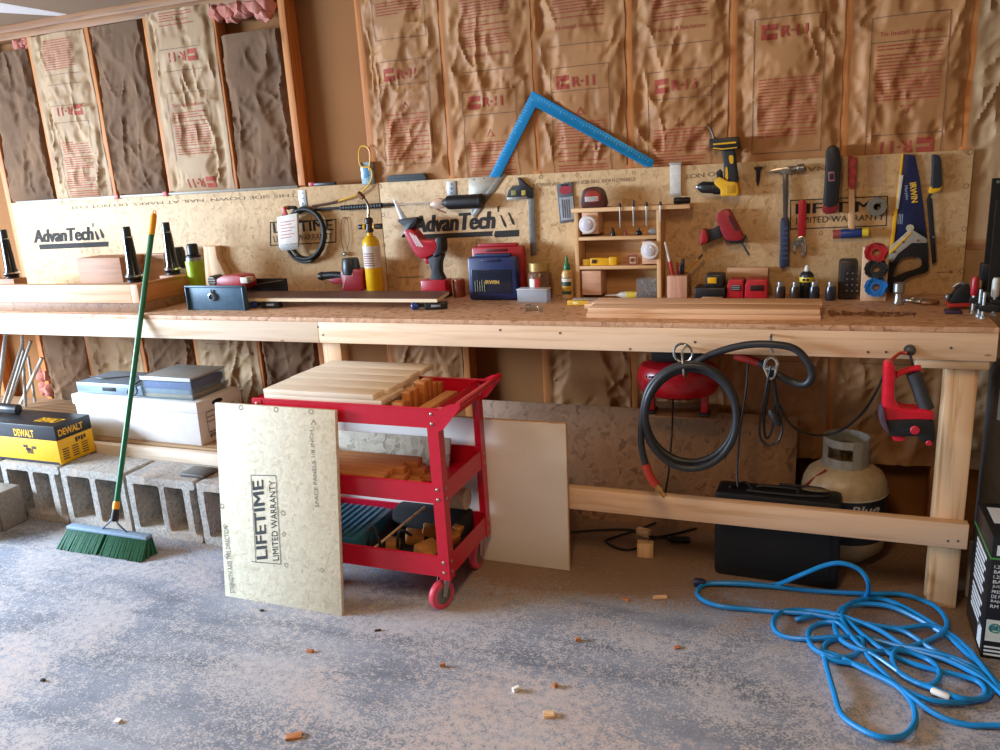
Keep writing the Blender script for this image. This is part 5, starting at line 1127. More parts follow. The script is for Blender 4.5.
# mallet
t = TH('soft_mallet', 'small wooden handled mallet with yellow and red tips hanging head down', 'mallet', 850, 238); Ym = -.026
bm = B(); PRC(bm, [(848.5, 186), (854, 185.5), (855, 212), (854.5, 230), (849, 230.5), (848.5, 212)], Ym - .010, Ym + .010, .004); P('handle', bm, pine(2, '#c99e70', '#a5764a', False), t)
bm = B(); PRC(bm, [(848.5, 158), (851, 156.5), (855.5, 157), (857, 160), (855, 186.5), (848.5, 187)], Ym - .012, Ym + .012, .005); P('handle_wrap', bm, M('#a3302a', .4, 0, .5, 50), t, 'red printed wrap')
bm = B(); a, b = at(840.5, 234, Y=Ym), at(862, 232.5, Y=Ym); lathe(bm, a, b - a, [(.017, 0), (.0185, .006), (.0185, (b - a).length - .006), (.017, (b - a).length)], 20); P('head', bm, M('#24386f', .35), t, 'blue head')
bm = B(); c = at(832.5, 234.5, Y=Ym); lathe(bm, c, a - c, [(.015, 0), (.017, .002), (.017, (a - c).length)], 20); P('face_tip', bm, M('#93443c', .5), t, 'dull red tip')
bm = B(); c = at(869, 232, Y=Ym); lathe(bm, b, c - b, [(.0175, 0), (.0175, (c - b).length - .003), (.015, (c - b).length)], 20); P('face_tip', bm, M('#d9bb2c', .5), t, 'yellow tip')
for x in (846.5, 857): P('wall_nail', nail(x, 229, .045), DSTEEL, t)
# tape ring hung on the wall
t = TH('tape_ring', 'grey-brown tape roll hanging on the board beside the mallet', 'tape roll', 877, 217)
c = at(877, 206.5, Y=-.018); bm = B(); lathe(bm, c, (0, -1, 0), [(.013, -.016), (.033, -.016), (.035, -.013), (.035, .011), (.033, .014), (.013, .014), (.013, -.016)], 32, False); P('roll', bm, M('#6b6152', .7), t)
P('wall_nail', nail(877, 203.6, .04), DSTEEL, t)
# hand saw
t = TH('hand_saw', 'dark blue hand saw with yellow edge and black handle standing against the board', 'hand saw', 905, 292, -.01); Ys = -.012
bm = B(); PR(bm, [(902, 153.5), (915, 155.5), (920, 180), (927, 238), (908, 247), (891, 251), (896, 205)], Ys, Ys + .002, .0003); P('blade', bm, M('#1b2347', .35), t)
bm = B(); PR(bm, [(902, 153.5), (903.8, 153.7), (895.5, 230), (891.5, 262), (888.5, 262), (893, 222)], Ys - .003, Ys + .004, .0006); P('edge_guard', bm, YEL, t, 'yellow tooth guard')
bm = B(); PR(bm, [(900, 175), (903.5, 175), (898.5, 209), (896.2, 209)], Ys - .0042, Ys - .0028, .0004); P('guard_label', bm, M('#c8c2b6', .5), t, 'pale label strip')
bm = B()
outer = xz([(p.x, p.y) for p in smooth_path([(x, y, 0) for x, y in [(891, 253), (899, 248), (912, 243), (923, 239), (927, 241), (928, 256), (928, 271), (917, 275), (905, 280), (895, 290), (889, 292), (889, 270)]], 3, True)], Ys - .012)
inner = xz([(p.x, p.y) for p in smooth_path([(x, y, 0) for x, y in [(893, 278), (896, 267), (903, 258), (918, 257), (922, 262), (920, 268), (905, 273)]], 3, True)], Ys - .012)
def ringpair(a, b):
    out = []
    for p in a: out.append(min(range(len(b)), key=lambda i: (b[i][0] - p[0]) ** 2 + (b[i][1] - p[1]) ** 2))
    return out
from mathutils.geometry import tessellate_polygon
polys = [[V((x, z, 0)) for x, z in outer], [V((x, z, 0)) for x, z in inner]]
flat = outer + inner; A1 = [bm.verts.new((x, Ys - .012, z)) for x, z in flat]; A2 = [bm.verts.new((x, Ys + .0115, z)) for x, z in flat]
for tri in tessellate_polygon(polys):
    bm.faces.new([A1[i] for i in tri]); bm.faces.new([A2[i] for i in reversed(tri)])
no = len(outer)
for s, n_ in ((0, no), (no, len(inner))):
    for i in range(n_): a, b = s + i, s + (i + 1) % n_; bm.faces.new((A1[a], A1[b], A2[b], A2[a]))
P('handle', bm, BLACK, t, 'black handle')
bm = B(); PR(bm, [(889, 253), (891, 246), (908, 231), (912, 229.5), (925, 237.5), (927.5, 240), (926, 243), (912, 243), (898, 254), (893, 262), (889, 262)], Ys - .0145, Ys - .0115, .0006); P('handle_plate', bm, M('#b7b1a4', .35, .4), t, 'grey handle plate')
bm = B(); PR(bm, [(889, 252), (909, 234), (912, 231.5), (911.5, 233.5), (890, 254.5)], Ys - .016, Ys - .014, .0003); P('handle_trim', bm, YEL, t, 'yellow trim')
bm = B()
c = at(910, 228, Y=Ys - .002); lathe(bm, c, (0, -1, 0), [(.014, 0), (.014, .003), (.006, .0035)], 8); P('pivot_plate', bm, M('#c9bda0', .4, .3), t)
for x, y in ((903, 242), (918, 240.5), (894, 252)):
    bm = B(); c = at(x, y, Y=Ys - .0143); lathe(bm, c, (0, -1, 0), [(.0045, 0), (.0045, .002)], 10); P('rivet', bm, DSTEEL, t)
bm = B(); a, b, c = at(909.5, 183, Y=Ys - .001), at(911.5, 203, Y=Ys - .001), at(916, 182, Y=Ys - .001); text(bm, 'IRWIN', a, b - a, c - a, bold=.03); P('brand_lettering', bm, M('#e0b02a', .5), t)
bm = B(); a, b, c = at(903.5, 186, Y=Ys - .001), at(905, 200, Y=Ys - .001), at(907.5, 185.5, Y=Ys - .001); text(bm, 'Marples', a, b - a, c - a)
for i in range(4): PR(bm, [(897.5 + 1.6 * i, 214), (898.2 + 1.6 * i, 214), (897.5 + 1.6 * i, 224), (896.8 + 1.6 * i, 224)], Ys - .001, Ys - .0002, 0)
P('white_print', bm, M('#9aa3b4', .5), t)
# jab saw
t = TH('jab_saw', 'narrow jab saw with dark handle and yellow collar hanging right of the hand saw', 'jab saw', 935, 265); Yj2 = -.02
bm = B(); PRC(bm, [(932.5, 156), (936, 154.5), (940.5, 157), (941.5, 170), (942, 186), (935, 188.5), (931.5, 187), (932.5, 170)], Yj2 - .013, Yj2 + .013, .005); P('handle', bm, M('#262b33', .5), t)
bm = B(); PRC(bm, [(931, 187), (941.5, 185), (940, 190.5), (930, 193.5)], Yj2 - .010, Yj2 + .010, .002); P('collar', bm, YEL, t, 'yellow collar')
bm = B(); PR(bm, [(929, 193), (933, 190), (934, 191.5), (930.5, 197), (932.5, 199), (936.5, 262), (932, 264.5), (926.5, 200)], Yj2 - .001, Yj2 + .001, .0003); P('blade', bm, M('#3a3a3c', .35, .6), t)
P('wall_nail', nail(936.5, 157, .03), DSTEEL, t)
bm = B(); c = at(933.5, 237, Y=Yj2 - .0012); cyl(bm, c, c + V((0, .0012, 0)), .0035, seg=10); P('blade_hole', bm, M('#8f8a83', .4, .5), t)
# clear plastic bag pinned on the board
t = TH('clear_sleeve', 'crinkled clear plastic sleeve pinned on the board left of the hand saw', 'plastic sleeve', 876, 190)
bm = B(); grid = []
for j in range(10):
    row = []
    for i in range(6):
        p = at(867 + 3.4 * i, 155 + 3.6 * j, Y=-.006); p.y += noise.noise(p * 45) * .004; row.append(bm.verts.new(p))
    grid.append(row)
for j in range(9):
    for i in range(5): bm.faces.new((grid[j][i], grid[j][i + 1], grid[j + 1][i + 1], grid[j + 1][i]))
P('sleeve', bm, clear('thin_film', '#f2e6d6', .12, .16), t)
bm = B(); c = at(876, 157, Y=-.001); cyl(bm, c, c - V((0, .012, 0)), .003, seg=8); P('pin', bm, STEEL, t)
# ------------------------------------------------------------------ torch, reciprocating saw standing on the bench near the wall
hz = H + .0005
t = T('propane_torch', 'yellow gas torch cylinder with brass burner standing on the bench by the board seam', 'gas torch', (at(375, 285, Y=-.10).x, -.10, hz)); tx = t.location.x
r = 8.6 * mpp((tx, -.1, 1.1)); zt1 = at(374, 234, Y=-.10).z
bm = B(); lathe(bm, (tx, -.1, hz), (0, 0, 1), [(r * .9, 0), (r, .006), (r, zt1 - hz - .05), (r * .95, zt1 - hz - .03), (r * .6, zt1 - hz - .012), (r * .35, zt1 - hz - .006), (r * .35, zt1 - hz + .01)], 28); P('cylinder', bm, M('#e2b20c', .35), t)
bm = B(); z0, z1 = at(374, 268, Y=-.13).z, at(374, 246, Y=-.13).z; lathe(bm, (tx, -.1, 0), (0, 0, 1), [(r + .0004, z0), (r + .001, z0 + .0005), (r + .001, z1 - .0005), (r + .0004, z1)], 28, False); P('label', bm, M('#d5cdc4', .5), t, 'pale label band')
bm = B()
for i in range(6):
    z = z0 + .012 + .011 * i; n_ = 6
    for k in range(n_):
        q0, q1 = math.radians(235 + 75 * k / n_), math.radians(235 + 75 * (k + 1) / n_)
        quad(bm, [V((tx + (r + .0016) * math.cos(q), -.1 + (r + .0016) * math.sin(q), zz)) for q, zz in ((q0, z - .0022), (q1, z - .0022), (q1, z + .0022), (q0, z + .0022))])
P('label_text', bm, M('#9a5a48', .7), t)
bm = B(); zb2 = zt1 + .008; lathe(bm, (tx, -.1, 0), (0, 0, 1), [(.017, zb2), (.019, zb2 + .01), (.014, zb2 + .04), (.020, zb2 + .045), (.020, zb2 + .062), (.010, zb2 + .07)], 14); P('valve_body', bm, M('#3a2522', .4), t, 'dark valve body')
bm = B(); zq = at(374, 226.5, Y=-.1).z
lathe(bm, (tx - .055, -.1, zq), (1, 0, 0), [(.010, 0), (.012, .003), (.012, .02), (.008, .022), (.008, .09), (.013, .092), (.013, .12)], 14); P('regulator_knob', bm, BLACK, t)
bm = B(); lathe(bm, (tx - .030, -.1, zq), (1, 0, 0), [(.013, 0), (.013, .010), (.0085, .011)], 12); lathe(bm, (tx + .022, -.1, zq), (1, 0, 0), [(.012, 0), (.013, .008), (.010, .009)], 12); P('knob_ring', bm, YEL, t, 'yellow knob ring')
bm = B(); tube(bm, [(tx, -.1, zb2 + .065), at(368.5, 207, Y=-.1), at(366, 201, Y=-.1), at(362, 196.5, Y=-.1)], .0065, 10); P('burner_tube', bm, M('#8d7a62', .3, .8), t, 'brass burner tube')
bm = B(); a, b = at(364, 198.5, Y=-.1), at(358.5, 193, Y=-.1); lathe(bm, a, b - a, [(.008, 0), (.0115, .004), (.0115, (b - a).length), (.009, (b - a).length + .002)], 12); P('burner_tip', bm, M('#7a5138', .4, .6), t)
# reciprocating saw standing on its battery
t = T('reciprocating_saw', 'red and black reciprocating saw standing on its battery with the blade pointing up', 'reciprocating saw', (at(435, 290, Y=-.09).x, -.09, hz)); Yr = -.09
RR = M('#b0172a', .35)
bm = B(); PRC(bm, [(403.5, 233), (409, 229), (414, 231.5), (421, 239.5), (434, 240), (437, 245), (435, 253), (428, 257), (421, 259), (413, 252)], Yr - .030, Yr + .030, .008); P('gear_body', bm, RR, t)
bm = B(); PRC(bm, [(435, 239), (440, 238), (442, 241), (442, 252), (437, 256), (433, 256)], Yr - .028, Yr + .028, .006); P('motor_end', bm, BLACK, t)
bm = B(); PRC(bm, [(428, 259), (437, 252), (442, 255), (440, 262), (440, 272), (443, 281), (430, 283), (431, 272)], Yr - .019, Yr + .019, .006); P('grip', bm, RUBBER, t)
bm = B(); X0 = at(424, 283, Y=Yr).x; X1 = at(446, 283, Y=Yr).x; box(bm, (X0, Yr - .035, hz), (X1 + .012, Yr + .04, at(434, 279, Y=Yr).z), .006); P('battery', bm, RR, t, 'red battery foot')
bm = B(); box(bm, (X0 - .0005, Yr - .036, hz), (X1 + .0125, Yr + .041, hz + .016), .004); P('battery_base', bm, BLACK, t)
bm = B(); PR(bm, [(392.5, 198), (395, 199), (409, 222), (411, 231), (405.5, 232), (401, 221)], Yr - .0012, Yr + .0012, .0003); P('blade', bm, M('#c9c4bd', .3, .7), t)
bm = B(); PRC(bm, [(397, 220.5), (409, 218), (417, 218), (415, 225), (404, 235), (402, 237.5), (403.5, 227)], Yr - .026, Yr + .026, .004); P('shoe', bm, BLACK, t)
for k in range(3):
    bm = B(); PR(bm, [(409 + 2.6 * k, 233 + 1.5 * k), (410.4 + 2.6 * k, 232.2 + 1.5 * k), (418 + 2.6 * k, 246 + .4 * k), (416.5 + 2.6 * k, 246.6 + .4 * k)], Yr - .0318, Yr - .0285, 0); P('white_stripe', bm, M('#d5b5b2', .5), t)
bm = B(); PRC(bm, [(424, 258), (429, 255), (431, 259), (428, 264), (425, 263)], Yr - .010, Yr + .010, .003); P('trigger', bm, RR, t)
# ------------------------------------------------------------------ things standing on the bench top
def base(x, Y): return at(x, 285, Y=Y).x
# an upturned table: timber frame with its black legs pointing up
bm = B(); box(bm, (-3.3, -.557, hz), (-.972, -.24, hz + .044), .002); ONE('strand_board_slab', 'dirty strand board slab lying flat under the upturned timber table frame', 'board', bm, OSB_OLD)
z1 = hz + .0445; zs2 = 1.128
t = T('upturned_table', 'timber table frame lying upside down with tapered black legs at the left bench end', 'table', (-1.6, -.4, z1))
TF = pine(0, '#e3b993', '#c9976c', False)
bm = B(); box(bm, (-2.4, -.555, z1), (-1.031, -.512, zs2), .002); P('front_rail', bm, TF, t)
bm = B(); box(bm, (-1.030, -.555, z1), (-.985, -.512, zs2), .002); P('rail_end', bm, pine(2, '#d9a482', '#c38a66', False), t, 'pinkish rail end at the corner')
bm = B(); box(bm, (-1.030, -.5115, z1), (-.985, -.215, zs2), .002); P('side_rail', bm, pine(1, '#cb8850', '#a4642f', False), t, 'orange side rail')
bm = B(); box(bm, (-2.36, -.34, z1), (-2.07, -.26, zs2), .002); P('side_rail', bm, pine(0, '#b98763', '#8f6140', False), t)
for (x, y) in ((-1.085, -.465), (-1.085, -.212), (-2.125, -.300)):
    if x > -2: bm = B(); box(bm, (x - .05, y - .045, z1), (-1.031, y + .045, zs2), .002); P('corner_block', bm, pine(0, '#b98763', '#8f6140', False), t)
    o = (x, y, zs2); h = .262
    bm = B(); lathe(bm, o, (0, 0, 1), [(.032, .010), (.037, .016), (.039, .024), (.038, .030), (.030, .2 * h), (.0225, h * .76), (.021, h * .80)], 28); lg = P('leg', bm, M('#15171a', .18), t, 'glossy black tapered leg')
    bm = B(); lathe(bm, o, (0, 0, 1), [(.032, 0), (.035, .002), (.035, .010), (.031, .0125)], 24); P('mounting_flange', bm, M('#1c1e20', .4), lg)
    bm = B(); lathe(bm, o, (0, 0, 1), [(.0385, .0245), (.0410, .026), (.0410, .034), (.0380, .0355)], 28, False); P('steel_ring', bm, CHROME, lg, 'bright steel ring')
    bm = B(); lathe(bm, o, (0, 0, 1), [(.0205, h * .80), (.0245, h * .805), (.0245, h * .825), (.0205, h * .83)], 24, False); P('steel_ring', bm, CHROME, lg, 'bright steel ring')
    bm = B(); lathe(bm, o, (0, 0, 1), [(.0195, h * .79), (.0195, h * .97), (.0175, h), (.009, h)], 20); P('foot_tip', bm, M('#22262a', .35), lg)
bm = B(); X0, X1 = at(78, 270, Y=-.21).x, at(121, 270, Y=-.21).x; box(bm, (X0, -.208, hz), (X1, -.05, at(100, 258, Y=-.21).z), .002); ONE('timber_block', 'brown wood block on the bench behind the upturned frame, left of the broom handle', 'wood block', bm, pine(0, '#b07c58', '#8a5c3c'))
bm = B(); X0, X1 = at(127, 270, Y=-.045).x, at(166, 270, Y=-.045).x; box(bm, (X0, -.045, hz), (X1, -.01, at(140, 254, Y=-.045).z), .002); ONE('timber_block', 'pinkish wood block at the wall behind the upturned table legs', 'wood block', bm, pine(0, '#c79a77', '#a3744f'))
# tumblers
def cylobj(name, label, cat, px, Y, ytop, r, profile, mat, parts=(), group=None, z0=None):
    z0 = hz if z0 is None else z0; X = base(px, Y); t = T(name, label, cat, (X, Y, z0), group); h = at(px, ytop, Y=Y).z - z0
    bm = B(); lathe(bm, (X, Y, z0), (0, 0, 1), [(a * r, b * h) for a, b in profile], 28); P('body', bm, mat, t)
    for n_, prof, m_, lab in parts:
        bm = B(); lathe(bm, (X, Y, z0), (0, 0, 1), [(a * r, b * h) for a, b in prof], 24); P(n_, bm, m_, t, lab)
    return t, X, h
cylobj('tumbler', 'lime green insulated tumbler with black lid behind the bench vise', 'tumbler', 198, -.22, 243.5, .045, [(.75, 0), (.8, .02), (1, .70), (.98, .71)], M('#9dbb1c', .35), (('neck', [(.86, .705), (.86, .765)], STEEL, None), ('lid', [(.80, .76), (.80, .80), (.62, .82), (.60, .97), (.5, 1.0)], BLACK, 'black lid')))
cylobj('water_bottle', 'pale bottle with black cap partly hidden behind the lime green tumbler', 'bottle', 183, -.08, 247, .036, [(.9, 0), (1, .02), (1, .5), (.85, .58)], M('#c2bfba', .3), (('cap', [(.9, .58), (1, .6), (1, .92), (.85, 1)], BLACK, 'black cap'),))
# wood offcut leaning on the wall and red sander
bm = B(); prism(bm, [(p.x, p.z) for p in (at(205, 246, Y=-.03), at(217, 246, Y=-.03), at(219, 258, Y=-.03), at(231, 282, Y=-.03))] + [(at(231, 284, Y=-.03).x, hz), (at(206, 284, Y=-.03).x, hz), (at(207, 272, Y=-.03).x, at(207, 272, Y=-.03).z)], -.045, -.002, .003); ONE('wood_offcut', 'pale irregular wood offcut leaning on the board behind the red sander', 'wood offcut', bm, PINEZ)
t = T('belt_sander', 'red tool with a dark ribbed round nose lying behind the bench vise', 'sander', (base(230, -.26), -.26, hz)); Ye = -.31
bm = B(); PRC(bm, [(214, 282), (222, 276), (238, 275.5), (243, 279), (242, 289), (216, 290)], Ye, Ye + .09, .006); P('body', bm, M('#b8222a', .4), t)
bm = B(); a = at(212, 281.5, Y=Ye - .002); lathe(bm, a + V((0, .06, 0)), (0, -1, 0), [(.028, 0), (.028, .056), (.022, .061)], 22); P('round_nose', bm, M('#3f3d38', .5), t, 'dark ribbed nose')
for k in range(4):
    bm = B(); c = a + V((0, -.0012, -.018 + .012 * k)); w = math.sqrt(max(0, .022 ** 2 - (c.z - a.z) ** 2)); box(bm, (c.x - w, c.y - .002, c.z - .0022), (c.x + w, c.y + .002, c.z + .0022)); P('vent_slot', bm, M('#a29d92', .4, .4), t, 'pale vent bar')
bm = B(); BX(bm, 240, 277.5, 247, 283.5, Ye - .004, .05, bev=.003); P('white_switch', bm, WHITE, t, 'white switch block')
bm = B(); ball(bm, at(252, 279.5, Y=Ye + .02), (.016, .014, .012), 2); P('front_knob', bm, M('#b58f72', .5), t, 'beige knob')
# bench vise front jaw
t = T('bench_vise', 'blue-grey steel bench vise with round screw boss near the left bench end', 'vise', (base(216, -.46), -.44, hz))
Yv = -.47; XA, XB = at(187.5, 297, Y=Yv).x, at(245, 297, Y=Yv).x; zv1 = at(215, 286, Y=Yv).z
VB = M('#37566d', .45, .1, .15)
bm = B(); box(bm, (XA, Yv, hz), (XB, Yv + .02, zv1), .003); P('front_jaw', bm, VB, t)
bm = B()
box(bm, (XA, Yv - .012, zv1 - .006), (XB, Yv + .001, zv1 + .003), .002); box(bm, (XA, Yv - .012, hz), (XA + .006, Yv, zv1 - .006), .001); box(bm, (XB - .006, Yv - .012, hz), (XB, Yv, zv1 - .006), .001)
P('jaw_rim', bm, M('#41586b', .4, .3), t)
bm = B(); c = at(213, 296.5, Y=Yv); lathe(bm, c, (0, -1, 0), [(.021, -.004), (.021, .008), (.018, .014), (.012, .016), (.011, .004)], 22, False); P('screw_boss', bm, M('#8d9ca8', .3, .6), t)
bm = B(); lathe(bm, c, (0, -1, 0), [(.011, -.002), (.011, .006), (.006, .010)], 16); P('screw_end', bm, M('#22303c', .4, .5), t)
bm = B(); cyl(bm, c + V((.0, -.008, .018)), c + V((.0, -.008, .032)), .005); P('handle_pin', bm, STEEL, t)
bm = B(); box(bm, (XA + .01, Yv + .021, hz), (XB - .01, Yv + .10, hz + .02), .003); P('slide', bm, DSTEEL, t)
t2 = T('black_channel', 'black angled metal channel lying behind the vise toward the packet hose', 'metal channel', (base(266, -.19), -.19, hz))
bm = B(); XA2, XB2 = at(245, 286, Y=-.19).x, at(287, 286, Y=-.19).x; z2 = at(266, 278.5, Y=-.19).z
box(bm, (XA2, -.19, hz), (XB2, -.182, z2), .001); box(bm, (XA2, -.1815, hz), (XB2, -.10, hz + .006), .001); P('channel', bm, M('#191514', .4), t2)
bm = B(); a, b = V((XA2 + .02, -.1915, z2 - .035)), V((XB2 - .02, -.1915, z2 - .008)); tube(bm, [a, b], .0015, 6, 1, False, False); P('edge_line', bm, M('#a09487', .4, .4), t2)
# long shelf board lying on two clamps
t = T('shelf_board', 'dark faced shelf board with pale edge resting across two blue clamps', 'shelf board', (-.1, -.28, hz + .03))
a, b = at(244, 299, Y=-.36), at(447, 298, Y=-.30)
zb_, zt_2 = hz + .0335, hz + .0475
pts4 = [(at(246, 299, Y=-.42).x, -.42), (at(437, 301, Y=-.42).x, -.42), (at(449, 293, Y=-.22).x, -.22), (at(238, 293, Y=-.22).x, -.22)]
def slab(bm, pts, z0, z1):
    lo = [bm.verts.new((x, y, z0)) for x, y in pts]; hi = [bm.verts.new((x, y, z1)) for x, y in pts]
    bm.faces.new(lo[::-1]); bm.faces.new(hi)
    for i in range(4): bm.faces.new((lo[i], lo[(i + 1) % 4], hi[(i + 1) % 4], hi[i]))
bm = B(); slab(bm, pts4, zb_, zt_2); P('board_core', bm, pine(0, '#ead7b6', '#d4b88c', False), t)
bm = B(); slab(bm, [(pts4[0][0] + .002, -.4185), (pts4[1][0] - .002, -.4185), (pts4[2][0] - .002, -.221), (pts4[3][0] + .002, -.221)], zt_2, zt_2 + .0025); P('dark_face', bm, M('#6d4a3c', .5, 0, .25, 12, (1, 6, 1)), t, 'dark brown face')
for i, (x, lab) in enumerate(((264, 'blue and black bar clamp under the left end of the dark shelf board'), (428, 'blue and black bar clamp under the right end of the dark shelf board'))):
    Xc = base(x, -.40); t = T('bar_clamp', lab, 'clamp', (Xc, -.32, hz))
    Rz = rotz(.25 if i else .1); o = V((Xc, -.40, hz))
    def tr(bm):
        for v in bm.verts: v.co = Rz @ v.co + o
        return bm
    bm = B(); box(bm, (-.055, -.006, .012), (.065, .006, .026), .002); P('bar', tr(bm), M('#2b2c30', .4, .5), t)
    bm = B(); box(bm, (-.02, -.018, 0), (.075, .018, .031), .006); P('jaw_body', tr(bm), BLACK, t)
    bm = B(); lathe(bm, (-.078, 0, .017), (1, 0, 0), [(.012, 0), (.0165, .006), (.0165, .022), (.010, .034)], 18); P('blue_pad', tr(bm), M('#243f8f', .35), t, 'blue end pad')
    bm = B(); box(bm, (.01, -.0195, .012), (.05, -.0178, .022), .001); P('size_label', tr(bm), M('#8f959e', .4), t)
# red cordless blower standing at the wall
t = T('cordless_tool', 'red cordless tool with black cap and handle pointing left, behind the shelf board', 'power tool', (base(350, -.10), -.10, hz)); Yi = -.10
bm = B(); PRC(bm, [(340, 274), (343, 270), (360, 270), (362, 282), (361, 291), (343, 291), (342, 284)], Yi - .035, Yi + .035, .008); P('body', bm, M('#98202a', .4), t)
bm = B(); a = at(351.5, 272, Y=Yi); zt5 = at(350, 258.5, Y=Yi).z; lathe(bm, (a.x, Yi, a.z - .01), (0, 0, 1), [(.044, 0), (.046, .02), (.041, zt5 - a.z), (.036, zt5 - a.z + .012), (.028, zt5 - a.z + .013)], 28); P('top_cap', bm, M('#202428', .4), t, 'black top cap')
bm = B(); tube(bm, [at(344, 276, Y=Yi), at(334, 275, Y=Yi), at(322, 276, Y=Yi)], .018, 14); P('handle', bm, M('#1b1d20', .4), t, 'black handle')
bm = B(); a, b = at(324, 276, Y=Yi), at(318.5, 276.5, Y=Yi); lathe(bm, a, b - a, [(.020, 0), (.022, .008), (.018, .025)], 16); P('handle_end', bm, BLACK, t)
bm = B(); PRC(bm, [(329, 279.5), (343, 278), (343, 283), (334, 284)], Yi - .021, Yi + .021, .002); P('red_trim', bm, M('#98202a', .4), t)
bm = B(); BX(bm, 345, 273, 353, 276.5, Yi - .037, .004, bev=.001); P('label', bm, M('#c47f80', .5), t, 'pale label')
# copper wire roll
t, X, h = cylobj('copper_wire_roll', 'roll of reddish copper wire standing left of the blue drill bit case', 'wire roll', 459, -.07, 279, .029, [(.9, 0), (1, .03), (.96, .1), (.99, .2), (.95, .3), (.99, .4), (.95, .5), (.99, .6), (.95, .7), (.99, .8), (.95, .9), (.9, 1)], M('#8c4a34', .4, .5, .2))
# red and blue bit cases
for nm, lab, x0, y0, x1, Yc2, dep, mat in (('bit_case', 'red plastic bit case standing behind the blue case', 473, 246.5, 524, -.10, .05, M('#a81c26', .4)), ('bit_case', 'dark blue plastic drill bit case standing on the bench in front of the red case', 468, 257, 516.5, -.17, .055, M('#1d2c5c', .4))):
    X0, X1 = at(x0, 280, Y=Yc2).x, at(x1, 280, Y=Yc2).x; zt6 = at((x0 + x1) / 2, y0, Y=Yc2).z; t = T(nm, lab, 'tool case', ((X0 + X1) / 2, Yc2 + dep / 2, hz))
    bm = B(); box(bm, (X0, Yc2, hz), (X1, Yc2 + dep, zt6), .012); P('shell', bm, mat, t)
    bm = B(); box(bm, (X0 + .07, Yc2 - .003, zt6 - .022), (X1 - .07, Yc2 + .002, zt6 - .010), .002); P('latch', bm, M('#5c1118' if 'red' in lab.split()[0] else '#141f45', .4), t)
    bm = B(); box(bm, (X0 + .03, Yc2 + .01, zt6 - .001), (X1 - .03, Yc2 + dep - .01, zt6 + .012), .004); P('carry_handle', bm, mat, t)
    if nm and lab.startswith('dark'):
        bm = B(); box(bm, (X0 + .020, Yc2 - .0015, hz + .03), (X1 - .020, Yc2 + .001, zt6 - .055), .004); P('window', bm, M('#232838', .15), t, 'smoky lid window')
        for i in range(5):
            bm = B(); x = X0 + .035 + .011 * i; cyl(bm, (x, Yc2 - .0022, hz + .04), (x, Yc2 - .0022, hz + .085 + .006 * (i % 2)), .0022, seg=8); P('drill_bit', bm, M('#6b6a55', .4, .5), t)
        bm = B(); text(bm, 'IRWIN', (X0 + .082, Yc2 - .0026, hz + .072), (.066, 0, 0), (0, 0, .017), bold=.03); P('brand_lettering', bm, M('#c9a14a', .5), t)
# jar and box
t, X, h = cylobj('screw_jar', 'clear square jar of screws with a gold lid beside the blue case', 'jar', 540, -.12, 262, .052, [(.85, 0), (1, .03), (1, .68), (.85, .76)], M('#6e4c38', .2, 0, .35, 70), (('lid', [(.80, .76), (.86, .77), (.86, .98), (.8, 1)], M('#b08f56', .35, .4), 'gold lid'),))
bm = B(); n_ = 8
for a_, b_, z0, z1, mm, nm in ((232, 262, .2, .58, M('#d8d2c8', .5), 'white_label'), (262, 288, .22, .6, M('#b5352a', .5), 'red_label')):
    bm = B()
    for k in range(n_):
        q0, q1 = math.radians(a_ + (b_ - a_) * k / n_), math.radians(a_ + (b_ - a_) * (k + 1) / n_)
        quad(bm, [V((X + .053 * math.cos(q), -.12 + .053 * math.sin(q), hz + h * zz)) for q, zz in ((q0, z0), (q1, z0), (q1, z1), (q0, z1))])
    P(nm, bm, mm, t, nm.replace('_', ' '))
t = T('parts_box', 'small clear plastic parts box in front of the gold lidded jar', 'plastic box', (base(532, -.22), -.2, hz))
X0, X1 = at(517, 296, Y=-.23).x, at(547, 296, Y=-.23).x; zt7 = at(532, 290.5, Y=-.23).z
bm = B(); box(bm, (X0, -.23, hz), (X1, -.175, zt7), .004); P('box', bm, clear('frosted_plastic', '#d9dee8', .3, .5), t)
bm = B(); box(bm, (X0 - .002, -.232, zt7), (X1 + .002, -.173, zt7 + .006), .002); P('lid', bm, M('#c9cdd6', .3), t)
# glue bottle
t, X, h = cylobj('glue_bottle', 'wood glue bottle with green cap standing left of the wooden organizer', 'bottle', 567.5, -.12, 256.5, .025, [(.85, 0), (1, .03), (1, .58), (.8, .66), (.4, .70)], M('#cfa66a', .35), (('cap', [(.55, .69), (.58, .71), (.5, .82), (.3, .86), (.2, 1)], M('#1c6a40', .4), 'green cap'),))
for nm, z0, z1, c in (('green_label', .12, .52, '#27463a'), ('yellow_label', .2, .32, '#c79a2e'), ('white_label', .42, .5, '#d9d3c5')):
    bm = B(); rr = .0253 + .0004 * ('green' not in nm)
    for k in range(10):
        q0, q1 = math.radians(215 + 11 * k), math.radians(226 + 11 * k); quad(bm, [V((X + rr * math.cos(q), -.12 + rr * math.sin(q), hz + h * zz)) for q, zz in ((q0, z0), (q1, z0), (q1, z1), (q0, z1))])
    P(nm, bm, M(c, .5), t, nm.replace('_', ' '))
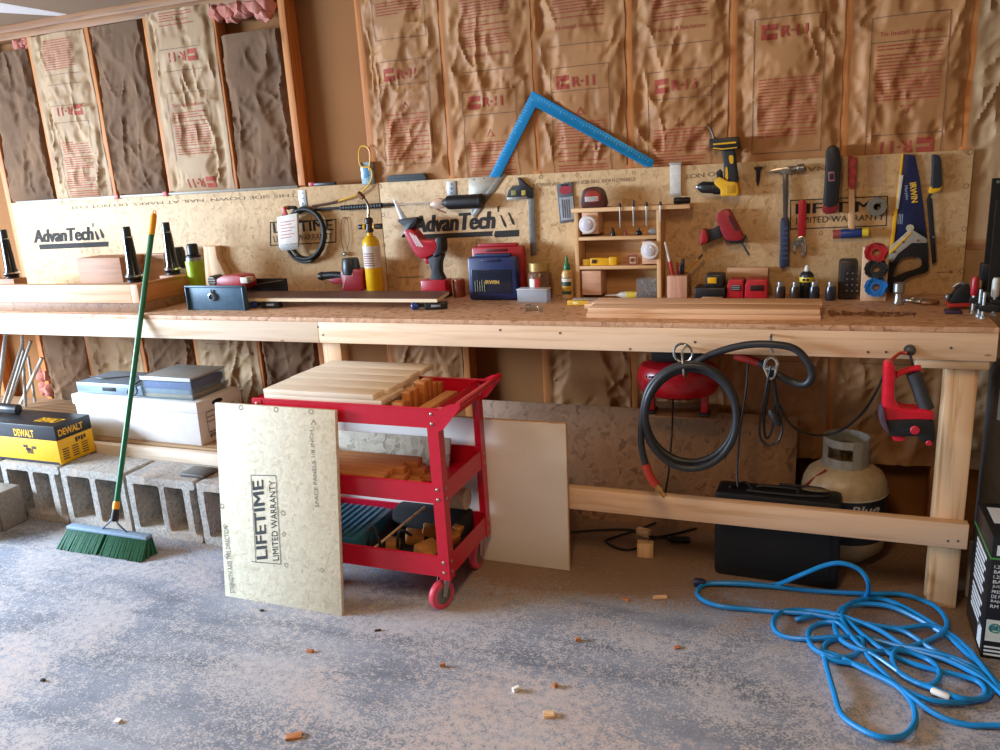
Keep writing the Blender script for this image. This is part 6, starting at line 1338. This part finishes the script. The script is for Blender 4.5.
# chrome socket pieces lying near the front
t = T('metal_fitting', 'shiny chrome fitting lying alone on the bench below the clear parts box', 'metal fitting', at(534, 311, Z=hz))
c = at(534, 311, Z=hz); bm = B(); lathe(bm, c + V((-.035, 0, .014)), (1, .2, 0), [(.010, 0), (.014, .002), (.014, .022), (.009, .024), (.009, .04)], 16); P('barrel', bm, CHROME, t)
bm = B(); torus(bm, c + V((.018, 0, .012)), (1, .4, .3), .012, .004, 20, 8); P('ring', bm, CHROME, t)
bm = B(); lathe(bm, c + V((.03, -.012, .0105)), (.4, -.7, 0), [(.0105, 0), (.0105, .012)], 6); P('nut', bm, STEEL, t)
# spirit level on the bench
t = T('pocket_level', 'small yellow and grey measuring tool lying in front of the organizer left end', 'level', (base(575, -.25), -.25, hz))
X0, X1 = at(567, 300, Y=-.28).x, at(592, 300, Y=-.28).x; zq = at(580, 297.5, Y=-.28).z
bm = B(); box(bm, (X0, -.28, hz), (X1, -.255, hz + .019), .003); P('body', bm, M('#d8a92c', .4), t)
bm = B(); box(bm, (X0 + .025, -.2815, hz + .005), (X0 + .05, -.279, hz + .014), .001); P('vial', bm, M('#e6d9a0', .3), t)
bm = B(); box(bm, (X0 + .02, -.27, hz + .0192), (X1 + .06, -.24, hz + .026), .002); P('blade', bm, M('#9a9088', .4, .4), t)
# ------------------------------------------------------------------ wooden organizer
ox0, ox1 = 1.006, 1.366; oy0, oy1 = -.115, -.0012; oz = hz; ozt = 1.375
org = T('tool_organizer', 'pale wooden shelf organizer with cubbies standing on the bench against the board', 'organizer', ((ox0 + ox1) / 2, -.06, oz)); OW = pine(0, '#ddb381', '#bd8a55', False); OWZ = pine(2, '#ddb381', '#bd8a55', False)
zA = at(620, 296, Y=oy0).z; s1 = at(620, 251, Y=oy0).z; s2 = at(620, 242, Y=oy0).z
zsh1 = at(620, 267.5, Y=oy0).z; zsh2 = at(620, 238, Y=oy0).z; ztop = at(620, 209, Y=oy0).z
for x in (ox0, ox1 - .016): bm = B(); box(bm, (x, oy0, oz), (x + .016, oy1, ztop - .0085), .001); P('side_panel', bm, OWZ, org)
bm = B(); box(bm, (ox0 - .012, oy0, ztop - .008), (ox1 + .115, oy1, ztop + .008), .001); P('top_shelf', bm, OW, org)
for z in (zsh1, zsh2): bm = B(); box(bm, (ox0 + .0165, oy0, z - .007), (ox1 - .0165, oy1, z + .007), .001); P('shelf', bm, OW, org)
bm = B(); box(bm, (ox0 + .0165, oy1 - .006, oz), (ox1 - .0165, oy1, ztop - .0085)); P('back_panel', bm, pine(0, '#c99c68', '#a97a48', False), org)
for x0, y0, x1, y1 in ((582, 212.5, 598, 234), (642, 241.5, 659, 264), (582, 271, 601, 295)):
    bm = B(); BX(bm, x0, y0, x1, y1, oy0 + .002, .10, bev=.001); P('drawer_block', bm, pine(0, '#d8a888', '#bd8a66', False), org)
for x, y, lab in ((588.5, 224.5, 'round white push light on the upper left of the wooden organizer'), (650.5, 250, 'round white push light on the middle right of the wooden organizer')):
    c = at(x, y, Y=oy0); t = T('push_light', lab, 'light', c)
    bm = B(); r = 9.3 * mpp(c); lathe(bm, (c.x, oy0 + .0008, c.z), (0, -1, 0), [(r, 0), (r, .012), (r * .9, .020), (r * .72, .022)], 32); P('rim', bm, M('#e4dcd8', .35), t)
    bm = B(); lathe(bm, (c.x, oy0 - .020, c.z), (0, -1, 0), [(r * .62, 0), (r * .55, .006), (r * .3, .010), (.001, .011)], 28); P('lens', bm, M('#cfccd6', .2), t, 'frosted lens')
ztp = ztop + .0085
t = T('tape_measure', 'dark red and black tape measure standing on the organizer top shelf', 'tape measure', (base(592.5, -.09), -.08, ztp)); Yt = -.10
bm = B(); PRC(bm, [(581.5, 207.6), (581.5, 194), (585, 188.5), (593, 187), (600, 189), (603.5, 195), (604, 207.4)], Yt, Yt + .05, .006, 3); P('case', bm, M('#4b2019', .4), t)
bm = B(); PRC(bm, [(585, 202), (586, 193), (592, 190.5), (599, 193), (600, 201)], Yt - .003, Yt + .001, .001, 3); P('red_face', bm, M('#9c2a22', .4), t)
bm = B(); PR(bm, [(585, 197), (598, 196), (598.5, 201), (585, 202)], Yt - .0042, Yt - .002, .0005); P('label', bm, M('#b9b3ad', .4, .3), t, 'silver label')
for v in t.children: pass
Xm0, Xm1 = at(673.5, 203, Y=-.08).x, at(690, 202.5, Y=-.08).x
bm = B(); lathe(bm, (Xm0, -.07, ztp + .0135), (1, 0, 0), [(.010, 0), (.0135, .003), (.0135, .028), (.0125, .030), (.0125, (Xm1 - Xm0) - .005), (.010, Xm1 - Xm0)], 18); ONE('bit_holder', 'short black round holder lying on the right end of the organizer top', 'tool', bm, BLACK)
for i, (x, l, k) in enumerate(((606.5, 0, 0), (620, 15, 1), (633.5, 14, 2), (646.5, 14, 3), (660.5, 10, 4))):
    if l == 0:
        bm = B(); X = base(x, -.06); lathe(bm, (X, -.06, ztp), (0, 0, 1), [(.004, 0), (.004, .01), (.002, .012)], 8); ONE('screw_tip', 'tiny dark screw standing on the organizer top beside the tape measure', 'screw', bm, DSTEEL); continue
    X = at(x, 212, Y=oy0 - .006).x; yb = -.121; zlo = at(x, 213 + l, Y=yb).z
    t = T('drill_bit', ('first', 'second', 'third', 'fourth')[k - 1] + ' steel bit from the left hanging through the organizer top shelf', 'drill bit', (X, yb, zlo), 'steel bits hung in the organizer top')
    bm = B(); lathe(bm, (X, yb, zlo), (0, 0, 1), [(.0015, 0), (.0032, .006), (.0032, ztp - zlo + .002)], 10); P('shank', bm, STEEL, t)
    bm = B(); lathe(bm, (X, yb, ztp), (0, 0, 1), [(.007, 0), (.0075, .004), (.005, .008), (.005, .013 + .006 * (k == 2)), (.003, .016 + .01 * (k == 2))], 12); P('collet_head', bm, M('#4a3d36', .4, .5), t)
zq2 = zsh2 + .0075
for x, Yq_, kind, lab in ((614, -.09, 'cone', 'small black countersink standing in the upper organizer cubby'), (626.5, -.085, 'pin', 'small red handled driver standing in the upper organizer cubby'), (639.5, -.09, 'ball', 'small black round knob standing in the upper organizer cubby'), (655, -.085, 'disc', 'grey oval sharpening stone leaning in the upper organizer cubby')):
    X = base(x, Yq_); bm = B()
    if kind == 'cone': lathe(bm, (X, Yq_, zq2), (0, 0, 1), [(.011, 0), (.011, .010), (.006, .022), (.003, .034)], 14); m_ = BLACK
    elif kind == 'pin': lathe(bm, (X, Yq_, zq2), (0, 0, 1), [(.004, 0), (.0045, .016), (.002, .018), (.002, .034)], 10); m_ = M('#8e2b25', .4)
    elif kind == 'ball': lathe(bm, (X, Yq_, zq2), (0, 0, 1), [(.008, 0), (.015, .006), (.015, .012), (.008, .018), (.004, .020), (.004, .030)], 16); m_ = BLACK
    else:
        ball(bm, (X, Yq_, zq2 + .0135), (.026, .009, .0135), 3); m_ = M('#77736e', .6)
    ONE('bench_accessory', lab, 'tool accessory', bm, m_)
zq1 = zsh1 + .0075
t = T('marking_tool', 'yellow chalk-line style tool lying in the middle organizer cubby', 'marking tool', (base(597, -.1), -.09, zq1)); Yl = -.108
Xa, Xb = at(582, 259, Y=Yl).x, at(617, 259, Y=Yl).x; hh = .036
bm = B(); box(bm, (Xa + .034, Yl, zq1), (Xb - .02, Yl + .04, zq1 + hh - .004), .004); P('body', bm, YEL, t)
bm = B(); box(bm, (Xa, Yl + .002, zq1), (Xa + .035, Yl + .038, zq1 + hh - .008), .005); P('left_end', bm, M('#cf9a12', .4), t)
bm = B(); box(bm, (Xb - .035, Yl - .002, zq1), (Xb, Yl + .042, zq1 + hh), .005); P('right_end', bm, YEL, t)
bm = B(); box(bm, (Xa + .042, Yl - .003, zq1 + .010), (Xa + .062, Yl + .001, zq1 + .026), .001); P('dark_window', bm, M('#4a3210', .4), t)
X = base(633, -.1); bm = B(); box(bm, (X - .021, -.105, zq1), (X + .021, -.065, zq1 + .042), .003); t = T('matchbox', 'small pale box with a red patterned border in the middle organizer cubby', 'box', (X, -.085, zq1)); P('box', bm, M('#c9a77e', .6), t)
bm = B()
for lo, hi in (((X - .021, -.1064, zq1), (X - .014, -.105, zq1 + .042)), ((X + .014, -.1064, zq1), (X + .021, -.105, zq1 + .042)), ((X - .0138, -.1064, zq1), (X + .0138, -.105, zq1 + .007)), ((X - .0138, -.1064, zq1 + .035), (X + .0138, -.105, zq1 + .042))): box(bm, lo, hi)
P('red_border', bm, M('#8f3b2a', .6), t)
bm = B(); lathe(bm, (X, -.105, zq1 + .021), (0, -1, 0), [(.009, 0), (.009, .0016)], 12); P('round_emblem', bm, M('#6e3a20', .6), t)
# bottom cubby
t = T('nozzle_tube', 'pale nozzle tube with yellow label lying in the bottom organizer cubby', 'tube', (base(626, -.1), -.095, hz))
bm = B(); a, b = V((at(605, 288, Y=-.10).x, -.10, hz + .012)), V((at(637, 288, Y=-.10).x, -.10, hz + .0145)); L = (b - a).length; lathe(bm, a, b - a, [(.002, 0), (.003, L * .35), (.012, L * .5), (.014, L * .6), (.014, L)], 16); P('tube', bm, M('#d8d2c6', .35), t)
bm = B(); lathe(bm, a, b - a, [(.0142, L * .68), (.0146, L * .69), (.0146, L * .97), (.0142, L * .98)], 16, False); P('yellow_label', bm, M('#d8c24a', .4), t, 'yellow label')
t = T('nail_jar', 'clear container full of dark and silver nails in the bottom right organizer cubby', 'container', (base(648, -.1), -.08, hz))
Xa, Xb = at(636, 285, Y=-.112).x, ox1 - .018
bm = B(); box(bm, (Xa, -.112, hz), (Xb, -.046, hz + .082), .004); P('container', bm, clear('scratched_plastic', '#e6eaef', .12, .12), t)
bm = B(); rnd = random.Random(4)
for i in range(90):
    c = V((rnd.uniform(Xa + .012, Xb - .012), rnd.uniform(-.106, -.05), hz + rnd.uniform(.006, .072))); d = V((rnd.uniform(-1, 1), rnd.uniform(-1, 1), rnd.uniform(-1, 1))).normalized() * .008; cyl(bm, c - d, c + d, .0016, seg=5)
P('nails', bm, STEEL, t)['kind'] = 'stuff'
bm = B(); box(bm, (base(612, -.20), -.20, hz), (base(620, -.20), -.17, hz + .016), .003); ONE('dark_bracket', 'small dark metal bracket lying on the bench before the organizer', 'bracket', bm, M('#4a3a2c', .4, .4))
bm = B(); lathe(bm, (base(643, -.21), -.21, hz), (0, 0, 1), [(.013, 0), (.015, .002), (.015, .012), (.008, .014), (.008, .022)], 12); ONE('chrome_cap', 'small chrome cap standing on the bench below the nail container', 'metal fitting', bm, CHROME)
# ------------------------------------------------------------------ pencil block and pens
t = T('pencil_block', 'pinkish wooden block with holes holding pens to the right of the organizer', 'pen holder', (base(678, -.12), -.09, hz))
Xa, Xb = at(667, 287, Y=-.13).x, at(687, 287, Y=-.13).x; zpb = at(678, 276, Y=-.13).z
bm = B(); box(bm, (Xa, -.13, hz), (Xb, -.05, zpb), .002); P('block', bm, pine(2, '#cf9d83', '#b57f60', False), t)
for i, (lab, x0, x1, y1, m_, r) in enumerate((('white pen with red grip leaning left out of the wooden pencil block', 673, 665, 242, M('#d8d2ca', .4), .0055), ('red pen standing in the wooden pencil block', 678, 677, 262, M('#b0202a', .4), .005), ('thick dark blue marker standing in the wooden pencil block', 682, 683, 259, M('#23263a', .4), .008), ('black pen standing just left of the thick marker in the pencil block', 680, 680.5, 265, BLACK, .005), ('yellow pencil leaning far right out of the wooden pencil block', 684, 702, 255, M('#c98a2a', .4), .0045))):
    Yp = -.115 + .012 * i; p0 = V((base(x0, Yp), Yp, zpb + .0008)); p1 = at(x1, y1, Y=Yp); t = T('pen' if i < 4 else 'pencil', lab, 'pen' if i < 4 else 'pencil', p0)
    d = p1 - p0; L = d.length
    bm = B(); lathe(bm, p0, d, [(r * .8, 0.0), (r, .004), (r, L * .9), (r * .7, L)], 10); P('barrel', bm, m_, t)
    if i == 0: bm = B(); lathe(bm, p0, d, [(r * 1.1, .001), (r * 1.25, .004), (r * 1.25, L * .38), (r * 1.05, L * .42)], 10); P('red_grip', bm, M('#b0202a', .4), t, 'red grip')
    if i == 4: bm = B(); lathe(bm, p1 - d.normalized() * .022, d, [(r * 1.15, 0), (r * 1.15, .02), (r * .8, .024)], 10); P('dark_tip', bm, M('#3a2b22', .5), t)
# ------------------------------------------------------------------ battery chargers
t = T('battery_charger', 'black charger with a yellow labelled battery on top right of the pencil block', 'battery charger', (base(712, -.13), -.11, hz)); Yb = -.15
Xa, Xb = at(694, 290, Y=Yb).x, at(725.5, 290, Y=Yb).x
bm = B(); box(bm, (Xa, Yb, hz), (Xb, Yb + .10, at(710, 287.5, Y=Yb).z), .008); P('charger', bm, BLACK, t)
Xc, Xd = at(705, 280, Y=Yb).x, at(724, 280, Y=Yb).x
bm = B(); box(bm, (Xc, Yb + .004, at(710, 287.5, Y=Yb).z), (Xd, Yb + .085, at(714, 274.5, Y=Yb).z), .008); P('battery', bm, M('#1d1e20', .4), t)
bm = B(); BX(bm, 707.5, 277.5, 716.5, 283.5, Yb + .0025, .004, bev=.001); P('yellow_label', bm, YEL, t, 'yellow label')
X0, X1 = at(701, 296, Y=-.20).x, at(722, 296, Y=-.20).x
bm = B(); box(bm, (X0, -.20, hz), (X1, -.165, hz + .018), .002); ONE('wood_scrap', 'small wood block lying in front of the black battery charger', 'wood block', bm, PINEX)
for x0, y0, x1, lab, win in ((726.5, 268.5, 743.5, 'left red battery charger with dark display, beside the black charger', 1), (744.5, 266.5, 767.5, 'right red battery charger standing in front of the plain wood piece', 0)):
    Yb = -.14; Xa, Xb = at(x0, 285, Y=Yb).x, at(x1, 285, Y=Yb).x; zt8 = at(x0, 280 if not win else 279, Y=Yb).z
    t = T('battery_charger', lab, 'battery charger', ((Xa + Xb) / 2, -.11, hz)); zt8 = at((x0 + x1) / 2, 279.5, Y=Yb).z
    bm = B(); prism(bm, [(Xa, hz), (Xb, hz), (Xb, zt8 - .004), (Xb - .006, zt8), (Xa + .012, zt8), (Xa + .002, zt8 - .02)], Yb, Yb + .08, .004); P('body', bm, M('#b01c26', .4), t)
    bm = B(); w = Xb - Xa
    box(bm, (Xa + w * .25, Yb - .0025, zt8 - .045), (Xb - w * .15, Yb + .001, zt8 - .022), .002); P('dark_slot', bm, M('#2a1214', .4), t)
    if win:
        for i in range(3):
            bm = B(); box(bm, (Xa + w * .3, Yb - .0032, zt8 - .04 + .007 * i), (Xb - w * .2, Yb - .0022, zt8 - .037 + .007 * i)); P('display_line', bm, M('#8d8d8d', .4), t)
X0, X1 = at(727, 275, Y=-.04).x, at(768, 275, Y=-.04).x
bm = B(); box(bm, (X0, -.04, hz), (X1, -.015, at(748, 267.5, Y=-.04).z), .002); ONE('wood_board', 'plain pinkish wood piece standing at the wall behind the red chargers', 'wood piece', bm, pine(0, '#c99a74', '#ac7b55', False))
# ------------------------------------------------------------------ little bottles
for x, lab in ((780.5, 'first dark bottle from the left in the row of four beside the red charger'), (795.5, 'second dark bottle, just left of the black bottle with the yellow band'), (814.5, 'third dark bottle, just right of the black bottle with the yellow band'), (831, 'fourth dark bottle, next to the dark box in the bottle row')):
    cylobj('small_bottle', lab, 'bottle', x, -.14 + .01 * (x > 800), 281.5, .0195, [(.9, 0), (1, .05), (1, .55), (.85, .75)], M('#3a2c26' if x < 800 else '#2b2a33', .25), (('cap', [(.6, .74), (.62, .78), (.6, .98), (.5, 1)], STEEL, 'silver cap'),), 'small dark bottles in a row')
t, X, h = cylobj('squeeze_bottle', 'taller black bottle with a yellow band and white nozzle among the small bottles', 'bottle', 806.5, -.09, 265, .026, [(.9, 0), (1, .03), (1, .42), (.92, .46), (.92, .50), (1, .54), (1, .70), (.75, .78), (.4, .82)], M('#22262e', .35), (('yellow_band', [(1.01, .50), (1.03, .51), (1.03, .64), (1.01, .65)], M('#d8c23a', .4), 'yellow band'), ('nozzle', [(.4, .82), (.42, .84), (.35, .93), (.2, 1)], M('#cfcac2', .4), 'white nozzle')))
for s in (-1, 1):
    bm = B(); q = math.radians(262 + 14 * s); ball(bm, (X + .0262 * math.cos(q), -.09 + .0262 * math.sin(q), hz + h * .585), (.007, .004, .005), 2); P('dark_oval', bm, BLACK, t, 'dark oval mark on the band')
# dark charger box with rounded top
t = T('bit_box', 'black box of small driver bits in a dark wooden frame right of the bottles', 'bit box', (base(847.5, -.1), -.09, hz)); Yb = -.12
Xa, Xb = at(838.5, 280, Y=Yb).x, at(857.5, 280, Y=Yb).x; zt9 = at(848, 260, Y=Yb).z
bm = B(); box(bm, (Xa, Yb, hz), (Xb, Yb + .07, zt9), .010); P('frame', bm, M('#2a211c', .4), t)
bm = B(); box(bm, (Xa + .014, Yb - .0015, hz + .02), (Xb - .008, Yb + .003, zt9 - .018), .004); P('black_insert', bm, BLACK, t)
for i in range(3):
    for j in range(4):
        bm = B(); c = V((Xa + .03 + .018 * i, Yb - .0012, hz + .035 + .022 * j)); lathe(bm, c, (0, -1, 0), [(.0035, 0), (.0035, .003)], 6); P('bit_end', bm, M('#7d7a76', .4, .5), t)
# pale block with three abrasive rings
t = T('display_block', 'pale upright wood block carrying three coloured abrasive rings', 'wood block', (base(875, -.14), -.12, hz)); Yb = -.155
Xa, Xb = at(862, 275, Y=Yb).x, at(887.5, 275, Y=Yb).x
bm = B(); box(bm, (Xa, Yb, hz), (Xb, Yb + .045, at(870, 247.5, Y=Yb).z), .002); P('block', bm, pine(2, '#d3b08e', '#b88f68', False), t)
for y, col, lab in ((252.5, '#a81a1e', 'red bristle ring on top of the pale display block'), (269, '#1c1d1f', 'black bristle ring in the middle of the pale display block'), (287, '#1469b0', 'blue bristle ring at the bottom of the pale display block')):
    c = at(876, y, Y=Yb - .012); bm = B(); N = 40
    for i in range(N * 3):
        q = 2 * math.pi * i / (N * 3); r0, r1 = .019, .036 + .004 * math.sin(i * 2.3)
        d = V((math.cos(q), 0, math.sin(q) * .92))
        yy = (-.008, 0, .008)[i % 3]
        cyl(bm, c + d * r0 + V((0, yy * .6, 0)), c + d * r1 + V((0, yy, 0)), .0022, .0030, 5)
    t = T('bristle_disc', lab, 'abrasive disc', c, 'bristle rings on the pale block'); P('bristles', bm, M(col, .5), t)['kind'] = 'stuff'
    bm = B(); lathe(bm, c, (0, -1, 0), [(.0135, -.0112), (.021, -.0112), (.021, .008), (.0135, .008), (.0135, -.0112)], 20, False); P('hub_ring', bm, M(col, .6), t)
# shot-glass shaped metal cups, washers
t, X, h = cylobj('metal_cup', 'small silver waisted metal cup standing right of the pale display block', 'metal fitting', 899.5, -.22, 282.5, .019, [(.9, 0), (.95, .1), (.7, .3), (.7, .5), (1, .6), (1, .95), (.8, 1)], STEEL)
for i, (x, lab) in enumerate(((912, 'flat steel ring lying just right of the silver cup'), (921, 'second flat steel ring lying right of the silver cup'), (929, 'brownish flat ring at the right end beside the hand plane'))):
    c = V((base(x, -.16), -.16 - .02 * i, hz + .0075)); bm = B(); torus(bm, c, (0, 0, 1), .018 + .004 * i, .007, 24, 10); ONE('metal_ring', lab, 'metal ring', bm, STEEL if i < 2 else M('#8a5a3a', .5, .3), 'rings lying on the bench at right')
# stack of planks
XL, XR = 1.165, 1.975
for i, (y0, y1, z0, dx, dx1, lab) in enumerate(((-.545, -.455, 0, 0, 0, 'pale plank nearest the front edge in the stack on the bench'), (-.45, -.36, 0, -.02, .0, 'bottom pale plank second from the front in the bench stack'), (-.545, -.44, 1, .005, -.003, 'upper pale plank over the front of the bench stack'), (-.43, -.32, 1, -.01, .004, 'upper pale plank in the middle of the bench stack'), (-.355, -.25, 0, -.03, .002, 'bottom pale plank at the back of the bench stack'))):
    bm = B(); box(bm, (XL + dx - .03 * (y0 > -.4), y0, hz + z0 * .0195), (XR + dx1 + .01 * i * 0, y1, hz + .0190 + z0 * .0195), .002); ONE('pine_plank', lab, 'plank', bm, pine(0, '#e2b78f', '#c08b5c'), 'planks stacked on the bench')
# swept row of chips right of the planks
bm = B(); rnd = random.Random(9)
for i in range(110):
    c = V((rnd.uniform(2.005, 2.27), -.42 + rnd.gauss(0, .018), hz + .003)); L = rnd.uniform(.006, .018)
    box(bm, c - V((L / 2, .003, .003)), c + V((L / 2, .003, rnd.uniform(.001, .006))), 0, rot=rotz(rnd.uniform(0, 3)))
o = ONE('wood_chips', 'dark row of chips and shavings on the bench right of the planks', 'wood chips', bm, M('#8a6146', .7, 0, .4, 90)); o['kind'] = 'stuff'
# hand plane and clamps at the right end
t = T('hand_plane', 'small black hand plane with red base at the right end of the bench', 'hand plane', (base(958, -.28), -.28, hz)); Yb = -.30
bm = B(); PR(bm, [(949, 304), (973, 303), (973, 306), (949, 307.5)], Yb - .02, Yb + .05, .001); 
for v in bm.verts: v.co.z = max(hz, v.co.z)
P('sole', bm, M('#a5281e', .4), t, 'red sole')
bm = B(); PRC(bm, [(950, 303), (956, 292), (964, 284.5), (970, 286), (970, 302), (961, 303.5)], Yb - .012, Yb + .04, .003, 3); P('body', bm, BLACK, t)
bm = B(); tube(bm, [at(953, 287, Y=Yb), at(960, 283, Y=Yb), at(967, 285, Y=Yb)], .006, 10); P('lever_cap', bm, STEEL, t)
bm = B(); ball(bm, at(948, 297, Y=Yb + .01), (.010, .010, .014), 2); P('front_knob', bm, DSTEEL, t)
def bar_clamp(px0, y0, px1, y1, Y, lab, wr=.016, red=False):
    p0 = V((at(px0, y0, Y=Y).x, Y, hz + .0005)); p1 = at(px1, y1, Y=Y); t = T('bar_clamp', lab, 'clamp', p0); d = (p1 - p0); L = d.length; u = d.normalized()
    bm = B(); s = u.cross(V((0, 1, 0))).normalized(); ring = []
    for p in (p0, p1): ring.append([bm.verts.new(p + s * a + V((0, b, 0))) for a, b in ((-wr, -.006), (wr, -.006), (wr, .006), (-wr, .006))])
    bm.faces.new(ring[0]); bm.faces.new(ring[1])
    for i in range(4): bm.faces.new((ring[0][i], ring[0][(i + 1) % 4], ring[1][(i + 1) % 4], ring[1][i]))
    P('bar', bm, M('#1e1d1c', .45, .3), t)
    return t, p0, u, L, s
t, p0, u, L, s = bar_clamp(984, 318, 998, 178, -.24, 'tall black bar clamp standing upright at the right end of the bench')
bm = B(); c = p0 + u * (L - .012); cyl(bm, c - V((0, .009, 0)), c + V((0, .009, 0)), .005, seg=10); P('end_pin', bm, STEEL, t)
bm = B(); box(bm, p0 + V((-.028, -.03, .0)), p0 + V((.075, .03, .06)), .008); P('fixed_jaw', bm, BLACK, t)
bm = B(); c = p0 + u * .12; box(bm, c + V((-.026, -.02, -.03)), c + V((.05, .02, .03)), .006); P('sliding_jaw', bm, BLACK, t)
t, p0, u, L, s = bar_clamp(991, 312, 1002, 200, -.34, 'second black bar clamp just beyond the tall one at the photo right edge')
bm = B(); box(bm, p0 + V((-.028, -.03, .0)), p0 + V((.06, .02, .07)), .008); P('fixed_jaw', bm, BLACK, t)
for x, yt, Y, hcol, lab in ((973.5, 277, -.38, '#a01822', 'small screw clamp with a red handle at the right end of the bench'), (980, 289, -.44, None, 'small silver screw rod of the middle clamp at the right bench end'), (984, 292, -.47, None, 'front silver screw rod among the clamps at the right bench end'), (994.5, 278, -.42, '#b9b7ae', 'small screw clamp with a pale handle at the right bench end')):
    X = base(x, Y); X = at(x, 300, Y=Y).x; t = T('screw_clamp', lab, 'clamp', (X, Y, hz)); zt10 = at(x, yt, Y=Y).z; h = zt10 - hz
    bm = B(); lathe(bm, (X, Y, hz), (0, 0, 1), [(.009, 0), (.009, .008), (.0045, .010), (.0045, h * .98), (.002, h)], 10); P('screw_rod', bm, M('#b9c0c2', .3, .7), t)
    bm = B(); box(bm, (X - .012, Y - .008, hz + h * .28), (X + .04, Y + .008, hz + h * .28 + .02), .003); P('jaw', bm, M('#2a2a2c', .4, .3), t)
    if hcol: bm = B(); lathe(bm, (X, Y, hz + h * .5), (0, 0, 1), [(.009, 0), (.012, .008), (.0115, h * .5 - .008), (.008, h * .5 + .001)], 14); P('handle', bm, M(hcol, .4), t)
bm = B(); c = V((base(965, -.4), -.38, hz)); box(bm, (c.x - .05, c.y - .02, hz), (c.x + .0, c.y + .02, hz + .012), .003); ONE('clamp_pad', 'small dark purple pad lying beside the hand plane', 'pad', bm, M('#33243a', .5))
# ------------------------------------------------------------------ light
def area(name, loc, rot, sx, sy, power, col):
    l = bpy.data.lights.new(name, 'AREA'); l.shape = 'RECTANGLE'; l.size = sx; l.size_y = sy; l.energy = power; l.color = col
    o = bpy.data.objects.new(name, l); C.objects.link(o); o.location = loc; o.rotation_euler = rot; return o
# daylight through the doorway in the left wall
area('doorway_daylight', (-4.5, -2.75, 1.62), (0, -math.radians(46), 0), .95, 2.4, 860, (.63, .80, 1.0))
# ceiling lamps of the workshop, behind the camera
area('ceiling_lamp', (1.5, -2.5, 2.44), (0, 0, 0), .3, 1.2, 30, (1.0, .66, .36))
area('ceiling_lamp', (-.9, -2.6, 2.44), (0, 0, 0), .3, 1.2, 16, (1.0, .68, .38))
w = bpy.data.worlds.new('world'); bpy.context.scene.world = w; w.use_nodes = True
w.node_tree.nodes['Background'].inputs[0].default_value = (1.0, .82, .64, 1); w.node_tree.nodes['Background'].inputs[1].default_value = .06
vs = bpy.context.scene.view_settings; vs.view_transform = 'Standard'; vs.look = 'None'; vs.gamma = 1; vs.exposure = 0; vs.use_curve_mapping = False
bpy.context.scene.display_settings.display_device = 'sRGB'
